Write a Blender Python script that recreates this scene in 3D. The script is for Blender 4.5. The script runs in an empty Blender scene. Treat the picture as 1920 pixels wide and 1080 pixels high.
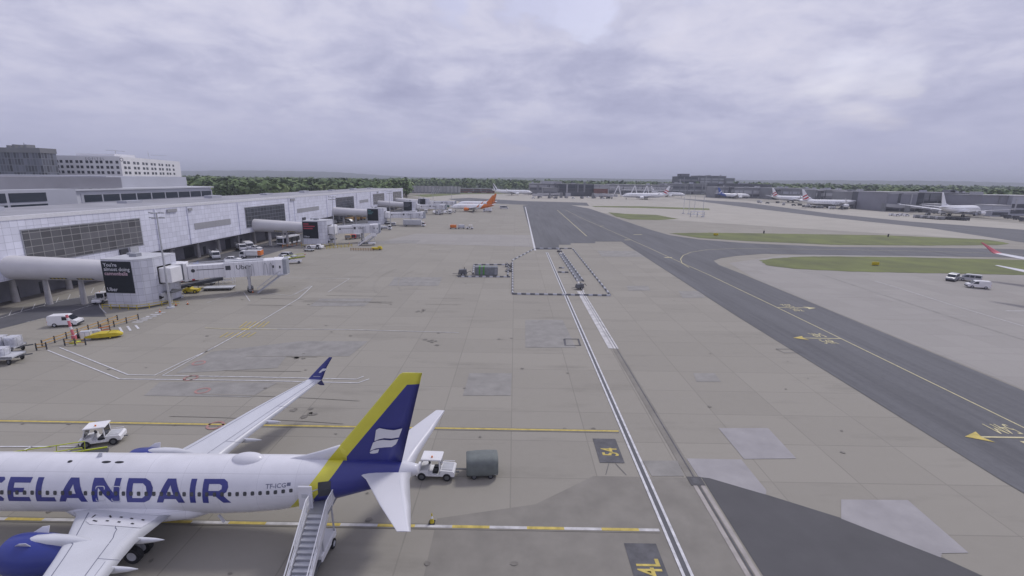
import bpy, bmesh, math, random
from mathutils import Vector, Matrix
from mathutils.geometry import tessellate_polygon
R = math.radians
random.seed(7)
SC = bpy.context.scene
COL = SC.collection

# ------------------------------------------------------------------ camera
CAM_H, PITCH, YAW, ROLL, FPX = 25.0, R(12.9), R(0.2), R(0.85), 885.0
cam_data = bpy.data.cameras.new("camera")
cam_data.sensor_width = 36.0
cam_data.lens = FPX / 1920.0 * 36.0
cam_data.clip_start = 0.5
cam_data.clip_end = 30000.0
cam = bpy.data.objects.new("camera", cam_data)
COL.objects.link(cam)
_f0 = Vector((-math.sin(YAW), math.cos(YAW), 0)); _r0 = Vector((math.cos(YAW), math.sin(YAW), 0)); _u0 = Vector((0, 0, 1))
FWD = _f0 * math.cos(PITCH) - _u0 * math.sin(PITCH)
_u = _u0 * math.cos(PITCH) + _f0 * math.sin(PITCH)
RGT = _r0 * math.cos(ROLL) + _u * math.sin(ROLL)
UPV = _u * math.cos(ROLL) - _r0 * math.sin(ROLL)
EYE = Vector((0, 0, CAM_H))
mw = Matrix((RGT, UPV, -FWD)).transposed().to_4x4()
mw.translation = EYE
cam.matrix_world = mw
SC.camera = cam

def G(px, py, z=0.0):
    """ground point under a pixel of the 1920x1080 photograph (surveying the real place)"""
    d = RGT * ((px - 960) / FPX) + UPV * ((540 - py) / FPX) + FWD
    t = (z - CAM_H) / d.z
    return EYE + d * t
def AY(px, py, Y):
    d = RGT * ((px - 960) / FPX) + UPV * ((540 - py) / FPX) + FWD
    return EYE + d * (Y / d.y)
def AX(px, py, X):
    d = RGT * ((px - 960) / FPX) + UPV * ((540 - py) / FPX) + FWD
    return EYE + d * (X / d.x)

# ------------------------------------------------------------------ world, sun, exposure
SUN_EL, SUN_AZ = R(52), R(42)          # azimuth measured from +Y towards +X
SKY = 0.091
world = bpy.data.worlds.new("World"); SC.world = world; world.use_nodes = True
wn, wl = world.node_tree.nodes, world.node_tree.links
wn.clear()
def wnode(t, **kw):
    n = wn.new(t)
    for k, v in kw.items(): setattr(n, k, v)
    return n
w_out = wnode("ShaderNodeOutputWorld"); w_bg = wnode("ShaderNodeBackground"); w_bg.inputs["Strength"].default_value = SKY
w_sky = wnode("ShaderNodeTexSky", sky_type='NISHITA'); w_sky.sun_disc = False
w_sky.sun_elevation = SUN_EL; w_sky.sun_rotation = SUN_AZ
w_sky.air_density = 1.3; w_sky.dust_density = 2.0
w_tc = wnode("ShaderNodeTexCoord")
w_sep = wnode("ShaderNodeSeparateXYZ"); wl.new(w_tc.outputs["Generated"], w_sep.inputs[0])
def wmath(op, a, b=None, c=None):
    n = wnode("ShaderNodeMath", operation=op)
    for i, v in enumerate((a, b, c)):
        if v is None: continue
        if isinstance(v, (int, float)): n.inputs[i].default_value = v
        else: wl.new(v, n.inputs[i])
    return n.outputs[0]
# cloud deck: project the direction on a layer overhead, so the clouds bunch up towards the horizon
w_z = wmath('MAXIMUM', w_sep.outputs[2], 0.0)
w_den = wmath('ADD', w_z, 0.20)
w_x = wmath('DIVIDE', w_sep.outputs[0], w_den); w_y = wmath('DIVIDE', w_sep.outputs[1], w_den)
w_cmb = wnode("ShaderNodeCombineXYZ"); wl.new(w_x, w_cmb.inputs[0]); wl.new(w_y, w_cmb.inputs[1])
def wnoise(scale, detail, rough, off, dist=0.0, sx=1.0):
    m = wnode("ShaderNodeMapping"); wl.new(w_cmb.outputs[0], m.inputs["Vector"])
    m.inputs["Location"].default_value = off; m.inputs["Scale"].default_value = (sx, 1, 1)
    n = wnode("ShaderNodeTexNoise"); wl.new(m.outputs[0], n.inputs["Vector"])
    n.inputs["Scale"].default_value = scale; n.inputs["Detail"].default_value = detail
    n.inputs["Roughness"].default_value = rough; n.inputs["Distortion"].default_value = dist
    return n.outputs["Fac"]
def wramp(fac, stops):
    n = wnode("ShaderNodeValToRGB"); wl.new(fac, n.inputs[0])
    e = n.color_ramp.elements
    while len(e) < len(stops): e.new(0.5)
    for i, (p, c) in enumerate(stops):
        e[i].position = p; e[i].color = (c[0], c[1], c[2], 1)
    return n.outputs["Color"]
OFF = (20.5, 8.8, 3.0)
w_n1 = wnoise(1.25, 7.0, 0.56, OFF, 0.2, 1.0)
w_n2 = wnoise(3.6, 8.0, 0.62, (OFF[1], OFF[0], 4.0), 0.3, 1.0)
w_n = wmath('ADD', wmath('MULTIPLY', w_n1, 0.60), wmath('MULTIPLY', w_n2, 0.40))
CLOUD_STOPS = [(0.35, (3.9, 4.0, 5.8)), (0.44, (4.8, 4.9, 6.7)), (0.51, (5.7, 5.75, 7.5)), (0.57, (6.6, 6.6, 8.2)), (0.65, (7.4, 7.3, 8.7))]
w_cloud = wramp(w_n, [(p, tuple(v / 10 for v in c)) for p, c in CLOUD_STOPS])
w_cs = wnode("ShaderNodeVectorMath", operation='SCALE'); wl.new(w_cloud, w_cs.inputs[0]); w_cs.inputs["Scale"].default_value = 10.0
# distant cloud melts into an even grey veil at the horizon
w_hf = wnode("ShaderNodeMapRange", interpolation_type='SMOOTHSTEP'); wl.new(w_sep.outputs[2], w_hf.inputs["Value"])
w_hf.inputs["From Min"].default_value = 0.0; w_hf.inputs["From Max"].default_value = 0.20
w_mx = wnode("ShaderNodeMix", data_type='RGBA'); wl.new(w_hf.outputs[0], w_mx.inputs["Factor"])
w_mx.inputs["A"].default_value = (5.1, 5.2, 7.1, 1); wl.new(w_cs.outputs[0], w_mx.inputs["B"])
# small breaks of blue high up
w_gap = wramp(wnoise(1.1, 4.0, 0.5, (9.0, 1.4, 2.0), 0.2), [(0.60, (0, 0, 0)), (0.70, (1, 1, 1))])
w_gf = wmath('MULTIPLY', wmath('MULTIPLY', w_gap, w_hf.outputs[0]), 0.45)
def sky_break(px, py, deg, k):
    # a break in the deck in one direction of the sky, ragged by the cloud noise
    d = (RGT * ((px - 960) / FPX) + UPV * ((540 - py) / FPX) + FWD).normalized()
    v = wnode("ShaderNodeVectorMath", operation='DOT_PRODUCT'); wl.new(w_tc.outputs["Generated"], v.inputs[0]); v.inputs[1].default_value = d
    a = wmath('ARCCOSINE', wmath('MINIMUM', v.outputs["Value"], 1.0))
    a = wmath('SUBTRACT', a, wmath('MULTIPLY', wmath('SUBTRACT', 0.5, w_n2), R(deg) * 3.0))
    m = wnode("ShaderNodeMapRange", interpolation_type='SMOOTHSTEP'); wl.new(a, m.inputs["Value"])
    m.inputs["From Min"].default_value = R(deg); m.inputs["From Max"].default_value = R(deg * .35); m.inputs["To Max"].default_value = k
    return m.outputs[0]
for _b in ((1095, 8, 3.6, .8), (855, -6, 3.2, .75), (1690, 125, 2.6, .35), (1000, -60, 6, .7)): w_gf = wmath('MAXIMUM', w_gf, sky_break(*_b))
w_fx = wnode("ShaderNodeMix", data_type='RGBA'); wl.new(w_gf, w_fx.inputs["Factor"])
w_add = wnode("ShaderNodeVectorMath", operation='ADD'); wl.new(w_sky.outputs[0], w_add.inputs[0]); w_add.inputs[1].default_value = (2.6, 1.7, 2.4)
wl.new(w_mx.outputs["Result"], w_fx.inputs["A"]); wl.new(w_add.outputs[0], w_fx.inputs["B"])
wl.new(w_fx.outputs["Result"], w_bg.inputs["Color"]); wl.new(w_bg.outputs[0], w_out.inputs["Surface"])

sun_d = bpy.data.lights.new("sun", 'SUN'); sun_d.energy = 1.5; sun_d.angle = R(11); sun_d.color = (1.0, 0.97, 0.93)
sun = bpy.data.objects.new("sun", sun_d); COL.objects.link(sun)
_sd = Vector((math.sin(SUN_AZ) * math.cos(SUN_EL), math.cos(SUN_AZ) * math.cos(SUN_EL), math.sin(SUN_EL)))
sun.rotation_euler = _sd.to_track_quat('Z', 'Y').to_euler()
sun.location = (0, 0, 400)
vs = SC.view_settings
vs.view_transform = 'Standard'; vs.look = 'None'; vs.exposure = 0.09; vs.gamma = 1.0; vs.use_curve_mapping = False

# ------------------------------------------------------------------ materials
def mat(name, col, rough=0.55, metal=0.0, var=0.10, scale=1.2, spec=0.4, col2=None, streak=0.0):
    """painted / weathered surface: base colour with soft dirt noise in object space"""
    m = bpy.data.materials.new(name); m.use_nodes = True
    nt = m.node_tree; b = nt.nodes["Principled BSDF"]
    b.inputs["Roughness"].default_value = rough; b.inputs["Metallic"].default_value = metal
    b.inputs["Specular IOR Level"].default_value = spec
    tc = nt.nodes.new("ShaderNodeTexCoord"); ns = nt.nodes.new("ShaderNodeTexNoise")
    mp = nt.nodes.new("ShaderNodeMapping"); nt.links.new(tc.outputs["Object"], mp.inputs[0])
    if streak: mp.inputs["Scale"].default_value = (1, 1, 1 - streak)
    ns.inputs["Scale"].default_value = scale; ns.inputs["Detail"].default_value = 5; ns.inputs["Roughness"].default_value = 0.6
    nt.links.new(mp.outputs[0], ns.inputs["Vector"])
    rp = nt.nodes.new("ShaderNodeValToRGB"); nt.links.new(ns.outputs["Fac"], rp.inputs[0])
    c2 = col2 if col2 else tuple(c * (1 - var * 1.6) for c in col)
    rp.color_ramp.elements[0].position = 0.33; rp.color_ramp.elements[0].color = (*c2, 1)
    rp.color_ramp.elements[1].position = 0.66; rp.color_ramp.elements[1].color = (*[min(1, c * (1 + var * 0.4)) for c in col], 1)
    nt.links.new(rp.outputs[0], b.inputs["Base Color"])
    return m

def glass(name, col=(0.03, 0.035, 0.045), rough=0.12):
    m = bpy.data.materials.new(name); m.use_nodes = True
    b = m.node_tree.nodes["Principled BSDF"]
    b.inputs["Base Color"].default_value = (*col, 1); b.inputs["Roughness"].default_value = rough
    b.inputs["Specular IOR Level"].default_value = 0.6
    return m

def slab_mat(name, ca, cb, cj, size=(6.0, 6.0), joint=0.012, stain=0.5, big=0.012, ctone=0.10, rough=0.85):
    """concrete laid in slabs: dark joints, a tone per slab, broad weathering, oil streaks"""
    m = bpy.data.materials.new(name); m.use_nodes = True
    nt = m.node_tree; N, L = nt.nodes, nt.links; b = N["Principled BSDF"]
    b.inputs["Roughness"].default_value = rough; b.inputs["Specular IOR Level"].default_value = 0.25
    tc = N.new("ShaderNodeTexCoord")
    sep = N.new("ShaderNodeSeparateXYZ"); L.new(tc.outputs["Object"], sep.inputs[0])
    def M(op, a, b_=None, c=None):
        n = N.new("ShaderNodeMath"); n.operation = op
        for i, v in enumerate((a, b_, c)):
            if v is None: continue
            if isinstance(v, (int, float)): n.inputs[i].default_value = v
            else: L.new(v, n.inputs[i])
        return n.outputs[0]
    def noise(scale, det, rg, vec=None, sc=(1, 1, 1)):
        mp = N.new("ShaderNodeMapping"); L.new(vec or tc.outputs["Object"], mp.inputs[0]); mp.inputs["Scale"].default_value = sc
        n = N.new("ShaderNodeTexNoise"); L.new(mp.outputs[0], n.inputs["Vector"])
        n.inputs["Scale"].default_value = scale; n.inputs["Detail"].default_value = det; n.inputs["Roughness"].default_value = rg
        return n.outputs["Fac"]
    def mix(f, a, b_, t='MIX'):
        n = N.new("ShaderNodeMix"); n.data_type = 'RGBA'; n.blend_type = t
        if isinstance(f, (int, float)): n.inputs["Factor"].default_value = f
        else: L.new(f, n.inputs["Factor"])
        for k, v in (("A", a), ("B", b_)):
            if isinstance(v, tuple): n.inputs[k].default_value = (*v, 1)
            else: L.new(v, n.inputs[k])
        return n.outputs["Result"]
    gx = M('DIVIDE', sep.outputs[0], size[0]); gy = M('DIVIDE', sep.outputs[1], size[1])
    fx = M('FRACT', gx); fy = M('FRACT', gy)
    jx = M('LESS_THAN', M('MINIMUM', fx, M('SUBTRACT', 1.0, fx)), joint * 6.0 / size[0])
    jy = M('LESS_THAN', M('MINIMUM', fy, M('SUBTRACT', 1.0, fy)), joint * 6.0 / size[1])
    j = M('MAXIMUM', jx, jy)
    cell = N.new("ShaderNodeCombineXYZ"); L.new(M('FLOOR', gx), cell.inputs[0]); L.new(M('FLOOR', gy), cell.inputs[1])
    wnz = N.new("ShaderNodeTexWhiteNoise"); wnz.noise_dimensions = '2D'; L.new(cell.outputs[0], wnz.inputs["Vector"])
    base = mix(noise(big, 5, 0.6), ca, cb)
    tone = M('MULTIPLY_ADD', wnz.outputs["Value"], ctone * 2, 1 - ctone)
    tcol = N.new("ShaderNodeCombineColor")
    for i in range(3): L.new(tone, tcol.inputs[i])
    c = mix(1.0, base, tcol.outputs[0], 'MULTIPLY')
    # oil / tyre streaks, mostly running along the stands
    s1 = N.new("ShaderNodeMapRange"); L.new(noise(0.16, 6, 0.62, sc=(0.35, 1.6, 1)), s1.inputs[0])
    s1.inputs[1].default_value = 0.56; s1.inputs[2].default_value = 0.74; s1.inputs[3].default_value = 0; s1.inputs[4].default_value = stain
    c = mix(s1.outputs[0], c, tuple(v * 0.62 for v in ca))
    s2 = N.new("ShaderNodeMapRange"); L.new(noise(0.9, 6, 0.7), s2.inputs[0])
    s2.inputs[1].default_value = 0.35; s2.inputs[2].default_value = 0.75; s2.inputs[3].default_value = 0; s2.inputs[4].default_value = 0.28
    c = mix(s2.outputs[0], c, tuple(min(1, v * 1.22) for v in ca))
    jn = M('MULTIPLY', j, M('MULTIPLY_ADD', noise(0.3, 3, 0.5), 0.8, 0.2))
    c = mix(jn, c, cj)
    L.new(c, b.inputs["Base Color"])
    return m

def tile_mat(name, col, joint_col, sy, sz, joint=0.05, var=0.07, rough=0.45, axis=(1, 2)):
    """cladding cassettes: grid of joints with a slightly different tone per cassette"""
    m = bpy.data.materials.new(name); m.use_nodes = True
    nt = m.node_tree; N, L = nt.nodes, nt.links; b = N["Principled BSDF"]
    b.inputs["Roughness"].default_value = rough; b.inputs["Specular IOR Level"].default_value = 0.4
    tc = N.new("ShaderNodeTexCoord"); sep = N.new("ShaderNodeSeparateXYZ"); L.new(tc.outputs["Object"], sep.inputs[0])
    def M(op, a, b_=None, c=None):
        n = N.new("ShaderNodeMath"); n.operation = op
        for i, v in enumerate((a, b_, c)):
            if v is None: continue
            if isinstance(v, (int, float)): n.inputs[i].default_value = v
            else: L.new(v, n.inputs[i])
        return n.outputs[0]
    hor = M('ADD', sep.outputs[0], sep.outputs[1]) if axis[0] == 'xy' else sep.outputs[axis[0]]
    gy = M('DIVIDE', hor, sy); gz = M('DIVIDE', sep.outputs[axis[1]], sz)
    jy = M('LESS_THAN', M('FRACT', gy), joint / sy); jz = M('LESS_THAN', M('FRACT', gz), joint / sz)
    j = M('MAXIMUM', jy, jz)
    cell = N.new("ShaderNodeCombineXYZ"); L.new(M('FLOOR', gy), cell.inputs[0]); L.new(M('FLOOR', gz), cell.inputs[1])
    wnz = N.new("ShaderNodeTexWhiteNoise"); wnz.noise_dimensions = '2D'; L.new(cell.outputs[0], wnz.inputs["Vector"])
    t = M('MULTIPLY_ADD', wnz.outputs["Value"], var * 2, 1 - var)
    ns = N.new("ShaderNodeTexNoise"); ns.inputs["Scale"].default_value = 0.15; ns.inputs["Detail"].default_value = 5; L.new(tc.outputs["Object"], ns.inputs["Vector"])
    mp2 = N.new("ShaderNodeMapping"); L.new(tc.outputs["Object"], mp2.inputs[0]); mp2.inputs["Scale"].default_value = (1, 1, .06)
    ns2 = N.new("ShaderNodeTexNoise"); ns2.inputs["Scale"].default_value = 0.9; ns2.inputs["Detail"].default_value = 4; L.new(mp2.outputs[0], ns2.inputs["Vector"])
    t2 = M('MULTIPLY', M('MULTIPLY', t, M('MULTIPLY_ADD', ns.outputs["Fac"], 0.3, 0.85)), M('MULTIPLY_ADD', ns2.outputs["Fac"], 0.22, 0.89))
    cc = N.new("ShaderNodeCombineColor")
    for i in range(3): L.new(M('MULTIPLY', t2, col[i]), cc.inputs[i])
    mx = N.new("ShaderNodeMix"); mx.data_type = 'RGBA'; L.new(j, mx.inputs["Factor"]); L.new(cc.outputs[0], mx.inputs["A"]); mx.inputs["B"].default_value = (*joint_col, 1)
    L.new(mx.outputs["Result"], b.inputs["Base Color"])
    return m

def foliage_mat(name, dark, mid, light, scale=0.5):
    m = bpy.data.materials.new(name); m.use_nodes = True
    nt = m.node_tree; N, L = nt.nodes, nt.links; b = N["Principled BSDF"]
    b.inputs["Roughness"].default_value = 0.75; b.inputs["Specular IOR Level"].default_value = 0.15
    g = N.new("ShaderNodeNewGeometry")
    ns = N.new("ShaderNodeTexNoise"); ns.inputs["Scale"].default_value = scale; ns.inputs["Detail"].default_value = 4
    L.new(g.outputs["Position"], ns.inputs["Vector"])
    rp = N.new("ShaderNodeValToRGB"); L.new(ns.outputs["Fac"], rp.inputs[0])
    e = rp.color_ramp.elements; e[0].position = 0.32; e[0].color = (*dark, 1); e[1].position = 0.7; e[1].color = (*light, 1)
    k = e.new(0.5); k.color = (*mid, 1)
    L.new(rp.outputs[0], b.inputs["Base Color"])
    return m

def pave_mat(name, col, rubber, var=0.12):
    """rolled asphalt: long rubber and wear streaks along the taxiway, patched tones, fine grain"""
    m = bpy.data.materials.new(name); m.use_nodes = True
    nt = m.node_tree; N, L = nt.nodes, nt.links; b = N["Principled BSDF"]
    b.inputs["Roughness"].default_value = .85; b.inputs["Specular IOR Level"].default_value = .25
    tc = N.new("ShaderNodeTexCoord"); c = None
    def noise(sc, scale, det=5, rg=.6):
        mp = N.new("ShaderNodeMapping"); L.new(tc.outputs["Object"], mp.inputs[0]); mp.inputs["Scale"].default_value = sc
        n = N.new("ShaderNodeTexNoise"); L.new(mp.outputs[0], n.inputs["Vector"]); n.inputs["Scale"].default_value = scale; n.inputs["Detail"].default_value = det; n.inputs["Roughness"].default_value = rg
        return n.outputs["Fac"]
    def ramp(f, a, b_, p0, p1):
        r_ = N.new("ShaderNodeValToRGB"); L.new(f, r_.inputs[0]); e = r_.color_ramp.elements
        e[0].position = p0; e[0].color = (*a, 1); e[1].position = p1; e[1].color = (*b_, 1); return r_.outputs[0]
    def mul(a, b_):
        n = N.new("ShaderNodeMix"); n.data_type = 'RGBA'; n.blend_type = 'MULTIPLY'; n.inputs["Factor"].default_value = 1
        L.new(a, n.inputs["A"]); L.new(b_, n.inputs["B"]); return n.outputs["Result"]
    base = ramp(noise((1, .12, 1), .16), tuple(v * (1 - var) for v in col), tuple(v * (1 + var * .6) for v in col), .35, .65)
    st = ramp(noise((1, .02, 1), .9, 4, .7), rubber, (1, 1, 1), .36, .55)
    gr = ramp(noise((1, 1, 1), 1.3, 6, .75), (.88, .88, .88), (1.06, 1.06, 1.06), .3, .7)
    L.new(mul(mul(base, st), gr), b.inputs["Base Color"])
    return m

M = {}
M['concrete'] = slab_mat("concrete", (0.268, 0.253, 0.220), (0.320, 0.300, 0.260), (0.198, 0.185, 0.163), size=(7.5, 6.0), joint=0.008, ctone=0.05)
M['concrete_pale'] = slab_mat("concrete_pale", (0.365, 0.344, 0.302), (0.42, 0.397, 0.35), (0.28, 0.26, 0.235), size=(12, 12), ctone=0.05)
M['concrete_grey'] = slab_mat("concrete_grey", (0.292, 0.278, 0.26), (0.342, 0.326, 0.305), (0.27, 0.26, 0.25), stain=0.4, ctone=0.05)
M['patch'] = mat("new_concrete", (0.335, 0.322, 0.328), 0.8, var=0.10, scale=0.35)
M['patch_grey'] = mat("old_patch", (0.280, 0.270, 0.253), 0.8, var=0.12, scale=0.5)
M['patch_brown'] = mat("casing_and_reflection", (0.236, 0.222, 0.196), 0.85, var=0.10, scale=0.4)  # line casings and drain strip; also the reflection painted onto the apron
M['asphalt'] = pave_mat("asphalt", (0.147, 0.149, 0.158), (.85, .85, .86))
M['asphalt_dark'] = mat("asphalt_dark", (0.106, 0.105, 0.110), 0.85, var=0.07, scale=0.3, spec=0.25)
M['road'] = mat("service_road", (0.120, 0.120, 0.132), 0.85, var=0.12, scale=0.2, spec=0.25)
M['underpass'] = mat("underpass_floor", (0.26, 0.24, 0.22), 0.85, var=0.2, scale=0.15)
M['grass'] = mat("grass", (0.155, 0.178, 0.058), 0.9, var=0.25, scale=0.07, col2=(0.112, 0.125, 0.054))
M['field'] = mat("countryside", (0.09, 0.12, 0.06), 0.95, var=0.3, scale=0.004, col2=(0.05, 0.075, 0.045))
M['white_line'] = mat("white_line", (0.66, 0.66, 0.68), 0.7, var=0.18, scale=1.5)
M['faded_line'] = mat("faded_line", (0.60, 0.59, 0.59), 0.75, var=0.22, scale=0.8)
M['yellow_line'] = mat("yellow_line", (0.58, 0.46, 0.12), 0.7, var=0.2, scale=1.5)
M['yellow_pale'] = mat("yellow_pale", (0.62, 0.56, 0.33), 0.7, var=0.15, scale=1.5)
M['black_line'] = mat("black_line", (0.12, 0.12, 0.13), 0.8, var=0.2, scale=1.0)
M['red_line'] = mat("red_line", (0.42, 0.24, 0.22), 0.8, var=0.2, scale=1.0)
M['drain'] = mat("drain_edge", (0.40, 0.37, 0.35), 0.8, var=0.15, scale=1.0)
M['white'] = mat("white_paint", (0.80, 0.80, 0.82), 0.35, var=0.05, scale=0.6)
M['plane_white'] = mat("aircraft_white", (0.66, 0.66, 0.70), 0.28, var=0.025, scale=0.25, spec=0.5)
M['plane_skin'] = tile_mat("aircraft_skin", (0.67, 0.67, 0.71), (0.53, 0.53, 0.57), 2.54, 1.3, joint=0.022, var=0.012, rough=0.28, axis=(0, 2))
M['stain'] = mat("oil_stain", (0.205, 0.191, 0.169), 0.7, var=0.2, scale=2.0)
M['scuff'] = mat("tyre_scuff", (0.248, 0.233, 0.203), 0.85, var=0.3, scale=0.5, col2=(0.288, 0.27, 0.236))
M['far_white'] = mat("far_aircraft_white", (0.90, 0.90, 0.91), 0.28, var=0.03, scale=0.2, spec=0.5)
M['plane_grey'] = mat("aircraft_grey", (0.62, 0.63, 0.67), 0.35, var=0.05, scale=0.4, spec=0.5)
M['wing_grey'] = mat("wing_grey", (0.60, 0.61, 0.65), 0.35, var=0.05, scale=0.35, spec=0.5)
M['seam'] = mat("panel_seam", (0.16, 0.17, 0.24), 0.6)
M['navy'] = mat("navy_paint", (0.040, 0.046, 0.225), 0.3, var=0.08, scale=0.5, spec=0.5)
M['navy_eng'] = mat("engine_blue", (0.026, 0.042, 0.25), 0.28, var=0.08, scale=0.5, spec=0.5)
M['yellow_tail'] = mat("tail_yellow", (0.66, 0.62, 0.07), 0.3, var=0.05, scale=0.5, spec=0.5)
M['win'] = glass("cabin_window", (0.05, 0.055, 0.065), 0.2)
M['dark'] = mat("dark_rubber", (0.025, 0.026, 0.03), 0.8, var=0.2)
M['black'] = mat("black_paint", (0.02, 0.021, 0.026), 0.5, var=0.2)
M['charcoal'] = mat("charcoal", (0.065, 0.068, 0.08), 0.6, var=0.15)
M['metal'] = mat("grey_metal", (0.40, 0.41, 0.44), 0.45, 0.3, var=0.12)
M['metal_dark'] = mat("dark_metal", (0.16, 0.165, 0.18), 0.5, 0.3, var=0.15)
M['galv'] = mat("galvanised", (0.48, 0.49, 0.52), 0.5, 0.2, var=0.1)
M['grey'] = mat("mid_grey", (0.30, 0.31, 0.34), 0.6, var=0.12)
M['lgrey'] = mat("light_grey", (0.52, 0.53, 0.56), 0.55, var=0.10)
M['glass'] = glass("vehicle_glass", (0.025, 0.03, 0.04), 0.1)
M['yellow'] = mat("machine_yellow", (0.58, 0.46, 0.03), 0.5, var=0.12)
M['hiviz'] = mat("hi_vis", (0.55, 0.62, 0.05), 0.6, var=0.1)
M['orange'] = mat("orange_paint", (0.72, 0.20, 0.04), 0.45, var=0.08)
M['fence_amber'] = mat("amber_rail", (0.55, 0.36, 0.14), 0.6, var=0.12)
M['red'] = mat("red_paint", (0.55, 0.05, 0.06), 0.5, var=0.12)
M['pink_red'] = mat("faded_red", (0.62, 0.17, 0.20), 0.55, var=0.12)
M['blue'] = mat("blue_canopy", (0.04, 0.08, 0.28), 0.6, var=0.12)
M['bright_blue'] = mat("tail_blue", (0.05, 0.11, 0.42), 0.35, var=0.06)
M['green'] = mat("green_paint", (0.10, 0.30, 0.06), 0.6, var=0.1)
M['green_sheet'] = mat("green_sheet", (0.07, 0.16, 0.13), 0.6, var=0.12)
M['tarp'] = mat("slate_tarpaulin", (0.21, 0.225, 0.245), 0.7, var=0.15, scale=2.0)
M['tarp_green'] = mat("olive_tarpaulin", (0.165, 0.185, 0.18), 0.7, var=0.12, scale=1.5)
M['cargo_wrap'] = mat("plastic_wrap", (0.60, 0.61, 0.66), 0.35, var=0.18, scale=3.0)
M['brown'] = mat("timber_brown", (0.22, 0.13, 0.08), 0.7, var=0.15)
M['clad'] = tile_mat("pier_cladding", (0.73, 0.74, 0.84), (0.46, 0.47, 0.55), 1.5, 1.35, joint=0.07)
M['clad_tower'] = tile_mat("tower_cladding", (0.60, 0.61, 0.68), (0.36, 0.37, 0.42), 1.5, 1.3, joint=0.06, axis=('xy', 2))
M['parapet'] = mat("white_parapet", (0.74, 0.74, 0.77), 0.5, var=0.05)
M['roof'] = mat("roof_membrane", (0.34, 0.34, 0.37), 0.8, var=0.15, scale=0.1)
M['curtain'] = tile_mat("curtain_glass", (0.125, 0.125, 0.135), (0.30, 0.30, 0.30), 2.2, 1.35, joint=0.12, var=0.25, rough=0.2)
M['curtain_dark'] = tile_mat("curtain_glass_dark", (0.055, 0.06, 0.075), (0.20, 0.21, 0.24), 2.2, 1.35, joint=0.12, var=0.25, rough=0.2)
M['louvre'] = tile_mat("louvre", (0.40, 0.40, 0.42), (0.26, 0.26, 0.28), 40.0, 0.25, joint=0.08, var=0.03)
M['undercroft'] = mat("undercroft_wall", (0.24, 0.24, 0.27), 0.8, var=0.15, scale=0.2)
M['column'] = mat("concrete_column", (0.45, 0.44, 0.45), 0.8, var=0.1)
M['tube'] = mat("link_tube", (0.64, 0.63, 0.64), 0.4, var=0.04, scale=0.2)
M['poster'] = mat("poster_black", (0.013, 0.018, 0.026), 0.45, var=0.1)
M['text_white'] = mat("poster_white", (0.62, 0.63, 0.68), 0.5, var=0.03)
M['text_pink'] = mat("poster_pink", (0.62, 0.45, 0.52), 0.5, var=0.03)
M['text_red'] = mat("poster_red", (0.42, 0.06, 0.09), 0.5, var=0.03)
M['text_teal'] = mat("poster_teal", (0.10, 0.24, 0.26), 0.5, var=0.03)
M['text_dim'] = mat("poster_dim", (0.16, 0.17, 0.20), 0.5, var=0.03)
M['bridge_white'] = tile_mat("bridge_panels", (0.74, 0.74, 0.77), (0.50, 0.50, 0.54), 0.9, 30.0, joint=0.05, var=0.03, axis=('xy', 2))
M['bellows'] = mat("bellows_grey", (0.34, 0.36, 0.40), 0.7, var=0.1)
M['term_grey'] = mat("terminal_panel", (0.45, 0.46, 0.51), 0.55, var=0.08, scale=0.05)
M['term_dark'] = mat("terminal_panel_dark", (0.255, 0.255, 0.29), 0.6, var=0.10, scale=0.05)
M['term_white'] = mat("terminal_white", (0.60, 0.61, 0.65), 0.5, var=0.06, scale=0.1)
M['strip_glass'] = glass("strip_glazing", (0.035, 0.045, 0.06), 0.15)
M['hotel'] = mat("hotel_render", (0.73, 0.73, 0.76), 0.7, var=0.05, scale=0.05)
M['hotel_win'] = glass("hotel_window", (0.055, 0.06, 0.075), 0.2)
M['dark_clad'] = tile_mat("mottled_cladding", (0.115, 0.125, 0.155), (0.20, 0.21, 0.24), 1.7, 3.6, joint=0.4, var=0.6, axis=('xy', 2))
M['far_grey'] = mat("far_grey", (0.24, 0.245, 0.26), 0.7, var=0.15, scale=0.05)
M['far_dark'] = mat("far_dark", (0.10, 0.105, 0.12), 0.7, var=0.2, scale=0.08)
M['far_light'] = mat("far_light", (0.46, 0.46, 0.48), 0.6, var=0.1, scale=0.05)
M['brick'] = mat("red_brick", (0.20, 0.095, 0.08), 0.85, var=0.2, scale=0.2)
M['blast'] = tile_mat("blast_screen", (0.40, 0.395, 0.40), (0.22, 0.22, 0.23), 6.5, 60.0, joint=2.0, var=0.12, axis=(0, 2))
M['leaf'] = foliage_mat("leaves", (0.058, 0.090, 0.036), (0.115, 0.160, 0.058), (0.185, 0.235, 0.09))
M['leaf2'] = foliage_mat("leaves_dark", (0.030, 0.052, 0.026), (0.060, 0.092, 0.040), (0.11, 0.15, 0.06))
M['bark'] = mat("bark", (0.09, 0.07, 0.05), 0.9)
M['wood_far'] = foliage_mat("woodland", (0.068, 0.108, 0.050), (0.130, 0.185, 0.075), (0.20, 0.255, 0.105), 0.03)
M['hill'] = mat("hill", (0.055, 0.075, 0.045), 0.95, var=0.4, scale=0.002, col2=(0.03, 0.045, 0.03))
M['skin'] = mat("skin", (0.45, 0.28, 0.20), 0.6)

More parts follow.
